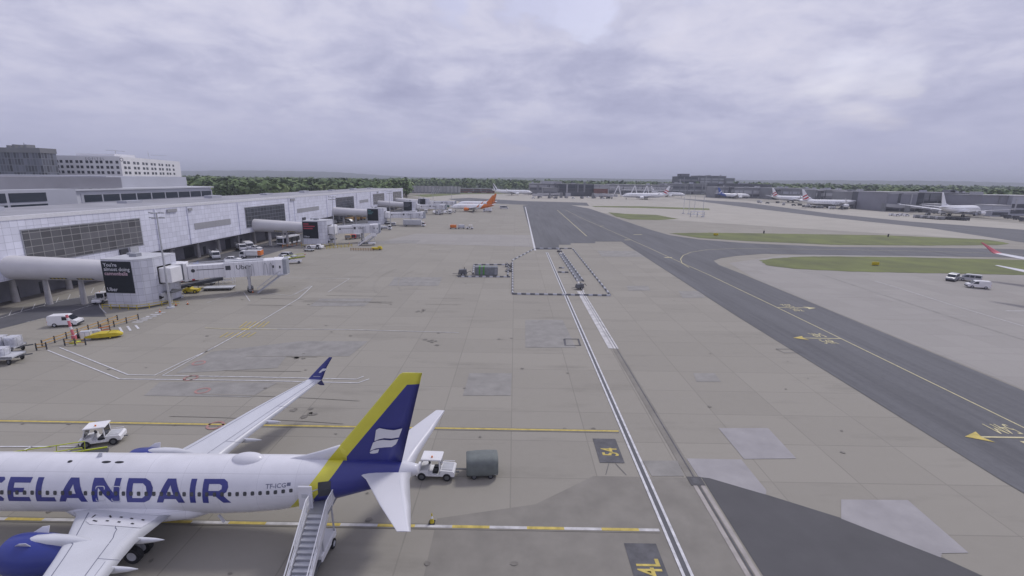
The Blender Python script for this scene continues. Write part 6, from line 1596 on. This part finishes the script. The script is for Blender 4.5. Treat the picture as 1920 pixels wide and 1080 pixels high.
block("far_hall", "grey flat hall left of the dark glazed far pier", 993, 1044, 344.5, 860, 50, 'far_grey', [(.45, .6, 'far_dark'), (.72, .85, 'far_light')], units=2)
block("far_hall", "pale upper block rising behind the dark glazed far pier", 1015, 1054, 340.5, 900, 40, 'far_light', [(.8, .9, 'far_grey')])
block("far_pier", "dark glazed pier building with a deep shadowed ground floor", 1046, 1114, 345.5, 800, 60, 'far_dark', [(.45, .62, 'charcoal'), (.68, .93, 'strip_glass')], roof='far_grey', units=2)
block("far_pier", "brownish lower wing running right of the dark glazed pier", 1114, 1140, 354, 795, 40, 'brick', [(.05, .4, 'far_dark')], roof='far_grey')
block("far_pier", "brownish lower wing running left of the dark glazed pier", 1018, 1046, 353, 790, 40, 'far_grey', [(.05, .55, 'far_dark')], roof='far_grey')
block("far_hall", "white panelled hall right of the dark glazed pier", 1113, 1142, 347, 850, 40, 'far_light', [(.55, .7, 'far_grey')])
block("far_hall", "long grey terminal front behind the ribbon tailed widebody", 1142, 1262, 347, 1010, 60, 'far_grey', [(.55, .75, 'far_light'), (.25, .4, 'far_dark')], units=4)
block("far_hall", "low dark shed under the far footbridge", 1172, 1250, 357, 900, 30, 'far_dark', [(.4, .7, 'far_grey')])
block("office_tower", "dark stepped office block on the skyline, its tall end", 1271, 1309, 331.5, 1150, 40, 'far_dark', [(.62, .70, 'strip_glass'), (.76, .84, 'far_grey'), (.9, .96, 'strip_glass')], roof='far_dark')
block("office_tower", "small dark top storey standing on the skyline office block", 1276.5, 1293, 326.5, 1160, 24, 'far_dark', [(.93, .97, 'far_grey')], roof='far_dark')
block("office_block", "wide grey block right of the dark skyline office", 1309, 1362, 330, 1200, 50, 'far_grey', [(.62, .70, 'far_light'), (.78, .85, 'far_light'), (.92, .97, 'far_dark')], units=2)
block("office_block", "lower grey end of the wide skyline block", 1362, 1378, 334.5, 1190, 40, 'far_grey', [(.7, .8, 'far_light')])
block("far_hall", "long low terminal with dark roof edge under the skyline offices", 1248, 1345, 345, 1050, 60, 'far_grey', [(.55, .75, 'far_dark'), (.3, .42, 'far_light')], units=4)
block("far_hall", "dark roofed terminal wing with a pale curved light well", 1345, 1447, 345.5, 980, 50, 'far_dark', [(.5, .75, 'far_grey')], roof='far_dark', units=4)
block("far_hall", "pale terminal wing behind the blue tailed airliner", 1342, 1448, 352, 830, 40, 'far_grey', [(.45, .75, 'far_light'), (.15, .35, 'far_dark')], units=3)
block("far_hall", "grey terminal wing behind the first ribbon tailed widebody", 1448, 1530, 353.5, 790, 40, 'far_grey', [(.5, .72, 'term_grey'), (.15, .35, 'far_dark')], units=4)
block("far_hall", "grey terminal wing behind the second ribbon tailed widebody", 1530, 1605, 357, 720, 40, 'far_grey', [(.5, .75, 'far_light'), (.1, .3, 'far_dark')], units=4)
block("stair_tower", "dark slim stair tower left of the blue tail's hall", 1371, 1377, 351, 815, 8, 'charcoal', [(.5, .8, 'far_grey')], cat="tower")
block("stair_tower", "dark slim stair tower between the two ribbon tails", 1459, 1464, 355, 775, 8, 'charcoal', [(.5, .8, 'far_grey')], cat="tower")
block("stair_tower", "dark slim stair tower right of the second ribbon tail", 1540, 1545, 358, 705, 8, 'charcoal', [(.5, .8, 'far_grey')], cat="tower")
block("far_hall", "grey link building right of the full length widebody", 1604, 1640, 360.5, 560, 40, 'far_grey', [(.5, .72, 'far_dark')], units=2)
block("far_hall", "white ended block with a dark recessed front", 1637, 1664, 360.5, 500, 30, 'far_dark', [(.8, .95, 'far_grey')])
block("far_hall", "plain grey hangar like block with a dark right corner", 1664, 1722, 361.5, 478, 40, 'term_dark', [(.02, .14, 'far_dark'), (.36, .42, 'far_grey'), (.93, .98, 'far_light')], roof='far_light')
block("far_hall", "dark slot of a building beside the plain grey block", 1722, 1734, 362, 482, 20, 'charcoal', [(.5, .7, 'far_dark')], roof='far_grey')
block("far_hall", "long grey terminal wing with dark window strip behind the large airliner", 1734, 1842, 362.5, 486, 40, 'far_grey', [(.42, .58, 'far_dark'), (.06, .3, 'far_dark'), (.66, .72, 'term_dark')], roof='term_dark', units=6)
block("far_hall", "grey end block of the right hand terminal", 1842, 1904, 367.5, 440, 40, 'term_dark', [(.06, .3, 'far_dark')], roof='far_grey', units=1)
block("far_hall", "white edged block cut by the right edge of the view", 1900, 1990, 368.5, 436, 40, 'term_grey', [(.4, .6, 'far_dark'), (.1, .3, 'far_dark')])
block("far_hall", "low grey store under the long right hand wing", 1752, 1782, 384, 462, 14, 'far_light', [(.3, .6, 'far_grey')])
block("far_hall", "low flat canopy right of the large airliner's fuselage", 1784, 1812, 381, 470, 10, 'far_light', [(.2, .7, 'far_grey')])
block("far_hall", "low grey store beyond the large airliner's right wing", 1862, 1895, 386, 420, 16, 'term_grey', [(.1, .4, 'far_dark')])
# white footbridge on slanting legs
p0, p1 = AY(1142, 347, 830), AY(1262, 349, 830)
t = thing("footbridge", "white truss footbridge with slanting pylons over the far taxiway", "bridge", (p0.x, 830, 0)); wd = p1.x - p0.x
mb = MB()
for z in (10.0, 15.5): mb.box(0, wd, 0, 5, z, z + .9, M['far_light'])
mb.build("deck", t)
for i in range(14): MB().bar((wd * i / 14, 0, 10.5), (wd * (i + 1) / 14, 0, 15.8), .5, .5, M['far_light']).build("truss_bar", t)
for x in (8, wd * .33, wd * .52):
    MB().bar((x, 0, 0), (x + 8, 0, 18.5), 1.6, 1.6, M['white']).bar((x + 14, 0, 0), (x + 8.5, 0, 18.5), 1.6, 1.6, M['white']).build("pylon", t)
# air bridges of the far stands
for i, (px, py, an, Ln) in enumerate(((1030, 372, 200, 22), (1052, 371, 160, 18), (1112, 372, -20, 26), (1128, 372, -25, 20), (1655, 396, -20, 22), (1600, 391, 200, 22), (1700, 398, 10, 20))):
    p = G(px, py); t = thing("air_bridge", ["pale air bridge left of the dark glazed far pier", "pale air bridge in front of the dark glazed far pier", "sloping pale air bridge right of the dark glazed pier", "second sloping pale air bridge right of the dark glazed pier", "white sloping air bridge before the plain grey block", "grey air bridge at the full length widebody's nose", "low grey air bridge between plain block and large airliner"][i], "air bridge", (p.x, p.y, 0), R(an), "air bridges of the far stands")
    MB().loft([[(0, -1.6, 4.5), (0, 1.6, 4.5), (0, 1.6, 7.6), (0, -1.6, 7.6)], [(Ln, -1.6, 3.2), (Ln, 1.6, 3.2), (Ln, 1.6, 6.2), (Ln, -1.6, 6.2)]], M['far_light']).build("tunnel", t)
    MB().cyl((0, 0, 0), (0, 0, 7.8), 2.2, M['far_grey'], n=12).build("rotunda", t); MB().box(Ln * .75, Ln * .8, -1.8, 1.8, 0, 3.6, M['metal_dark']).build("lift_frame", t); MB().box(Ln, Ln + 3.5, -2.2, 2.2, 2.8, 6.6, M['far_light']).build("cab", t)
# small far vehicles and loads: one mesh each, too small in the view for parts
def small(kind, m, m2):
    mb = MB()
    if kind == 'box': mb.cbox(-2.2, 2.2, -1.0, 1.0, .7, 2.4, M[m], .1); mb.box(-2.2, 2.2, -.9, .9, .35, .7, M['metal_dark'])
    elif kind == 'van': prof(mb, [(-2.3, .4), (2.3, .4), (2.3, 1.0), (1.5, 1.15), (.9, 2.0), (-2.3, 2.0)], 1.9, M[m]); mb.box(-1.9, .9, -.97, .97, 1.2, 1.75, M['glass'])
    else: mb.cbox(1.2, 3.0, -1.1, 1.1, .6, 2.5, M[m], .1); mb.cbox(-3.2, 1.0, -1.2, 1.2, .9, 3.2, M[m2], .1); mb.box(-3.2, 3.0, -.6, .6, .4, .9, M['metal_dark']); mb.box(2.7, 3.03, -1.0, 1.0, 1.5, 2.2, M['glass'])
    for x in (-1.5, 1.5):
        for sd in (-1, 1): mb.wheel((x, sd * .9, .4), .4, .25, M['dark'], None, 10)
    return mb
sm_proto = {}
def put(name, kind, m, m2, px, py, rz, label, cat, group):
    key = (kind, m, m2); p = g0(px, py)
    if key not in sm_proto: o = small(*key).build(name); sm_proto[key] = o
    else: o = sm_proto[key].copy(); COL.objects.link(o); o.name = name
    tag(o, label, cat, group, p, R(rz))
rng = random.Random(5)
for i in range(11): put("cargo_container", 'box', 'far_grey' if i % 3 else 'far_light', None, 1718 + i * 4.6 + rng.uniform(-.5, .5), 408.5 + i * .35, rng.uniform(-5, 5), "grey cargo container in the long row before the large airliner", "container", "grey container row by the large airliner")
for i in range(10): put("cargo_dolly", 'box', 'far_dark' if i % 2 else 'charcoal', None, 1768 + i * 4.8, 411.5 + i * .25, rng.uniform(-15, 15), "dark loaded dolly under the large airliner's fuselage", "dolly", "dark dollies by the large airliner")
for i in range(9): put("service_vehicle", 'truck' if i % 2 else 'van', 'white' if i % 3 else 'far_grey', 'far_grey' if i % 2 else None, 1740 + i * 14 + rng.uniform(-3, 3), 401.5 + rng.uniform(-1.5, 2), rng.uniform(0, 360), "small service vehicle parked around the large airliner", "vehicle", "service vehicles round the large airliner")
for i in range(12): put("service_vehicle", 'truck' if i % 3 == 0 else 'van' if i % 3 == 1 else 'box', ('white', 'far_grey', 'far_dark')[i % 3], 'far_light' if i % 3 == 0 else None, 1428 + i * 14.5 + rng.uniform(-4, 4), 379.5 + i * 1.25 + rng.uniform(-1, 1.5), rng.uniform(0, 360), "small service vehicle below the ribbon tailed widebodies", "vehicle", "service vehicles by the ribbon tails")
for i in range(12): put("service_vehicle", 'truck' if i % 2 else 'van', ('white', 'far_light')[i % 2], 'far_grey' if i % 2 else None, 1003 + i * 12.5 + rng.uniform(-4, 4), 371.5 + rng.uniform(-1, 1.5), rng.uniform(0, 360), "small service vehicle before the dark glazed far pier", "vehicle", "service vehicles at the far pier")
for i in range(7): put("baggage_truck", 'box', 'far_light' if i % 2 else 'far_grey', None, 1508 + i * 5.2, 388.5 + i * .35, 0, "low baggage truck in the row under the full length widebody", "vehicle", "row under the full length widebody")
for i in range(4): put("service_vehicle", 'van', 'white', None, 1672 + i * 9, 404.5 + (i % 2), 10, "small vehicle on the pale apron left of the container row", "vehicle", "vehicles on the pale apron")
for i, (px, py) in enumerate(((1890, 410), (1905, 412), (1915, 415), (1838, 401), (1852, 402))): put("service_vehicle", 'truck', 'far_grey', 'far_dark', px, py, 20 * i, "dark service truck under the large airliner's right wing", "vehicle", "dark trucks by the right edge")
for i in range(8): put("service_vehicle", 'truck' if i % 2 else 'van', 'white', 'white' if i % 2 else None, 768 + i * 11 + rng.uniform(-3, 3), 402 + rng.uniform(-4, 2), rng.uniform(0, 360), "small service vehicle on the stands beyond the third bridge", "vehicle", "service vehicles by the orange tails")
for i in range(10): put("parked_van", 'van', ('white', 'far_grey')[i % 2], None, 628 + i * 9.5, 419 - i * 1.9 + rng.uniform(-1.5, 1), rng.uniform(0, 360), "small van parked in the shade of the pier far down its length", "van", "vans far down the pier")
for i in range(5): put("cargo_container", 'box', 'brown' if i % 2 else 'fence_amber', None, 655 + i * 6, 415.5 - i * .9, 15, "brown crate stacked by the pier beyond the second tower", "crate", "brown crates by the pier")
put("green_trailer", 'box', 'green_sheet', None, 838, 389, 0, "green covered trailer left of the farther orange tailed aircraft", "trailer", None)
# slim masts, signs
for i, (px, py, h) in enumerate(((1281, 400.5, 24), (1291, 401.5, 20), (1301, 402, 16), (1317, 407, 30))):
    p = g0(px, py); t = thing("slim_mast", ["tallest left mast of the four by the small grass island", "second slim mast from the left by the small grass island", "shortest slim mast of the four on the far apron", "rightmost slim mast of the four on the far apron"][i], "mast", p, 0, "slim masts on the far apron")
    MB().cyl((0, 0, 0), (0, 0, h), .20, M['lgrey'], .12, n=8).build("pole", t); MB().cyl((0, 0, 0), (0, 0, .6), 1.2, M['lgrey'], n=10).build("base", t); MB().bar((-1, 0, h), (1, 0, h), .4, .5, M['grey']).build("head", t)
p = g0(1307, 407); mb = MB()
for xx in (-5, 0, 5): mb.bar((xx, 0, 0), (xx, 0, 4), .5, .5, M['lgrey'])
mb.bar((-5, 0, 4), (5, 0, 4), .6, .6, M['white']); mb.bar((-5, 0, 2), (5, 0, 2), .5, .5, M['white']); tag(mb.build("aerial_rack"), "low white frame standing among the slim masts", "aerial rack", None, p)
for i, (px, py, m, lb) in enumerate(((1342, 442, 'yellow', "small yellow taxiway sign in the upper grass island"), (1641, 498, 'yellow', "yellow orange taxiway sign in the lower grass island"), (1432, 438, 'charcoal', "dark thin post at the upper grass island's far edge"), (1665, 444.5, 'charcoal', "small dark box on the upper grass island"))):
    t = thing("taxiway_sign" if m == 'yellow' else "marker_post", lb, "sign" if m == 'yellow' else "post", g0(px, py), 0)
    MB().cbox(-1.1 if m == 'yellow' else -.3, 1.1 if m == 'yellow' else .3, -.18, .18, .2, 1.15 if m == 'yellow' else 1.5, M[m], .04).build("panel", t); MB().box(-.9 if m == 'yellow' else -.25, .9 if m == 'yellow' else .25, -.1, .1, 0, .2, M['metal_dark']).build("foot", t)

# ------------------------------------------------------------------ hills and woods
def ridge(name, prof_, Y0, Y1):
    """a long low hill: crest follows surveyed skyline points (pixel x, pixel y) at distance Y1"""
    c = [AY(px, py, Y1) for px, py in prof_]; fine = []
    for a, b in zip(c[:-1], c[1:]):
        for q in range(6): fine.append(a + (b - a) * (q / 6))
    fine.append(c[-1]); rng = random.Random(len(prof_)); n = len(fine); rows = []
    for f, hf in ((0, 0), (.35, .3), (.7, .78), (1, 1), (1.3, .8), (1.7, -.05)):
        rows.append([(p.x * (Y0 + (Y1 - Y0) * f) / Y1, Y0 + (Y1 - Y0) * f, -.2 + max(0, p.z) * hf * (1 + rng.uniform(-.04, .04)) ) for p in fine])
    mb = MB(); vs = [p for r_ in rows for p in r_]; fs = [(i * n + j, i * n + j + 1, (i + 1) * n + j + 1, (i + 1) * n + j) for i in range(len(rows) - 1) for j in range(n - 1)]
    mb.add(vs, fs, M['hill'], True); return struct(mb.build(name))
ridge("hills", [(250, 324), (330, 321), (400, 319.5), (470, 319), (560, 320.5), (630, 322.5), (690, 326.5), (760, 331), (860, 333), (950, 332.5), (1030, 333.5), (1120, 335), (1220, 336)], 3600, 7000)
ridge("hills", [(900, 334), (1000, 334), (1080, 333.5), (1150, 334.5), (1240, 336), (1340, 336.5), (1420, 338), (1560, 337.5), (1660, 338.5), (1760, 339), (1850, 341), (1990, 343)], 3300, 5600)
def crown_quads(mb, c, rx, rz, n, size, m, rng):
    vs, fs = [], []
    for i in range(n):
        u = rng.uniform(0, 2 * math.pi); w_ = rng.uniform(-.5, 1); k = math.sqrt(max(0, 1 - w_ * w_)) * rng.uniform(.55, 1.05)
        p = Vector((c[0] + rx * k * math.cos(u), c[1] + rx * k * math.sin(u), c[2] + rz * w_ * rng.uniform(.7, 1.05)))
        nrm = Vector((math.cos(u) * k, math.sin(u) * k, w_ + .4)).normalized() + Vector((rng.uniform(-.7, .7), rng.uniform(-.7, .7), rng.uniform(-.5, .7)))
        nrm.normalize(); a = nrm.orthogonal().normalized(); b = nrm.cross(a); s_ = size * rng.uniform(.6, 1.3)
        q = rng.uniform(0, 3.1); a, b = a * math.cos(q) + b * math.sin(q), b * math.cos(q) - a * math.sin(q)
        k0 = len(vs); vs += [p + a * s_, p + b * s_ * .8, p - a * s_ * .9, p - b * s_]; fs.append((k0, k0 + 1, k0 + 2, k0 + 3))
    mb.add(vs, fs, m)
def tree_proto(h, spread, m, seed):
    rng = random.Random(seed); t = thing("broadleaf_tree", "broadleaf tree", "tree", (0, 0, 0))
    mb = MB(); mb.cyl((0, 0, 0), (0, 0, h * .5), h * .03, M['bark'], h * .018, n=7)
    for q in range(5): u = q * 1.26; mb.cyl((0, 0, h * (.28 + .05 * q)), (math.cos(u) * spread * .55, math.sin(u) * spread * .55, h * (.55 + .05 * q)), h * .013, M['bark'], h * .005, n=5)
    mb.build("trunk", t); mb = MB()
    for q in range(10):
        u = rng.uniform(0, 6.28); rr = spread * rng.uniform(.1, .62); z = h * rng.uniform(.38, .82)
        crown_quads(mb, (rr * math.cos(u), rr * math.sin(u), z), spread * rng.uniform(.35, .55), h * rng.uniform(.12, .2), 42, h * .045, m, rng)
    crown_quads(mb, (0, 0, h * .62), spread * .6, h * .36, 90, h * .05, m, rng); mb.build("crown", t, fix=False); return t
protos_t = [tree_proto(15, 6.5, M['leaf'], 1), tree_proto(18, 7.5, M['leaf2'], 2), tree_proto(12, 6.0, M['leaf'], 3)]
rng = random.Random(21); k = 0
spots = []
for i in range(48):
    px = 345 + i * 8.2; spots.append((px + rng.uniform(-4, 4), rng.uniform(360, 640) if px < 560 else rng.uniform(480, 760)))
for px, Y in spots:
    d = RGT * ((px - 960) / FPX) + FWD; X = d.x / d.y * Y
    if (X > -160 and Y < 430) or px > 690: continue
    s_ = rng.uniform(.8, 1.15); kind = rng.randrange(3)
    lb = ["green broadleaf tree at the near edge of the wood behind the pier", "tall dark broadleaf tree at the near edge of the wood behind the pier", "small round broadleaf tree at the near edge of the wood behind the pier"][kind]
    if protos_t[kind].get('used'): o = copy_tree(protos_t[kind])
    else: o = protos_t[kind]; o['used'] = 1
    o.location = (X, Y, -.1); o.rotation_euler = (0, 0, rng.uniform(0, 6.28)); o.scale = (s_, s_, s_)
    o['label'] = lb; o['group'] = ["green trees behind the pier", "tall dark trees behind the pier", "small trees behind the pier"][kind]
for o in [o for o in SC.objects if 'used' in o]: del o['used']
def wood(name, px0, px1, Y0, Y1, n, h0, h1, seed, skip=None, q=26):
    rng = random.Random(seed); mb = MB()
    for i in range(n):
        px = rng.uniform(px0, px1); Y = Y0 * (Y1 / Y0) ** rng.random()
        d = RGT * ((px - 960) / FPX) + FWD; X = d.x / d.y * Y
        h = rng.uniform(h0, h1); r_ = h * rng.uniform(.38, .6)
        mb.add([(X - .4, Y, 0), (X + .4, Y, 0), (X + .2, Y, h * .6), (X - .2, Y, h * .6)], [(0, 1, 2, 3)], M['bark'])
        crown_quads(mb, (X, Y, h * .58), r_, h * .42, q, h * .16, M['wood_far'], rng)
    o = mb.build(name, fix=False); tag(o, {"woodland": "broad dark green wood stretching behind the airport"}[name], "woodland"); return struct(o, 'stuff')
wood("woodland", 300, 560, 470, 1000, 420, 14, 22, 30)
wood("woodland", 300, 770, 560, 2600, 1500, 15, 24, 31)
wood("woodland", 740, 1270, 1050, 2800, 1300, 18, 27, 32)
wood("woodland", 1250, 1990, 1150, 2600, 1500, 18, 29, 33)
wood("woodland", 1440, 1640, 880, 1250, 300, 17, 25, 34)
wood("woodland", 1620, 2000, 560, 1150, 640, 14, 23, 35)
# car park strips and roofs glimpsed between the trees on the left
for i, (px0, px1, yt, Y) in enumerate(((395, 470, 356, 520), (480, 560, 351, 640), (590, 660, 349, 760), (655, 690, 347, 800))):
    block("low_shed", ["pale low shed glimpsed between the trees, leftmost", "pale low shed in the middle of the wood", "long grey low shed near the wood's right end", "small low shed with reddish roof at the wood's right end"][i], px0, px1, yt, Y, 14, 'far_grey', [(.3, .7, 'far_dark')], roof='far_light' if i < 3 else 'brick')

# ------------------------------------------------------------------ haze
HZ = 14300
hz = MB().box(-HZ, HZ, -450, HZ, -1.4, 175, M['white']).build("haze")
hz['kind'] = 'stuff'; tag(hz, "thin pale blue haze lying over the whole airfield", "haze")
hm = bpy.data.materials.new("haze_air"); hm.use_nodes = True; hn = hm.node_tree.nodes; hl = hm.node_tree.links
hn.clear(); ho = hn.new("ShaderNodeOutputMaterial"); hv = hn.new("ShaderNodeVolumePrincipled"); hl.new(hv.outputs[0], ho.inputs["Volume"])
hv.inputs["Color"].default_value = (0.82, 0.86, 0.97, 1); hv.inputs["Density"].default_value = 0.00019; hv.inputs["Anisotropy"].default_value = 0.0
hz.data.materials.clear(); hz.data.materials.append(hm)
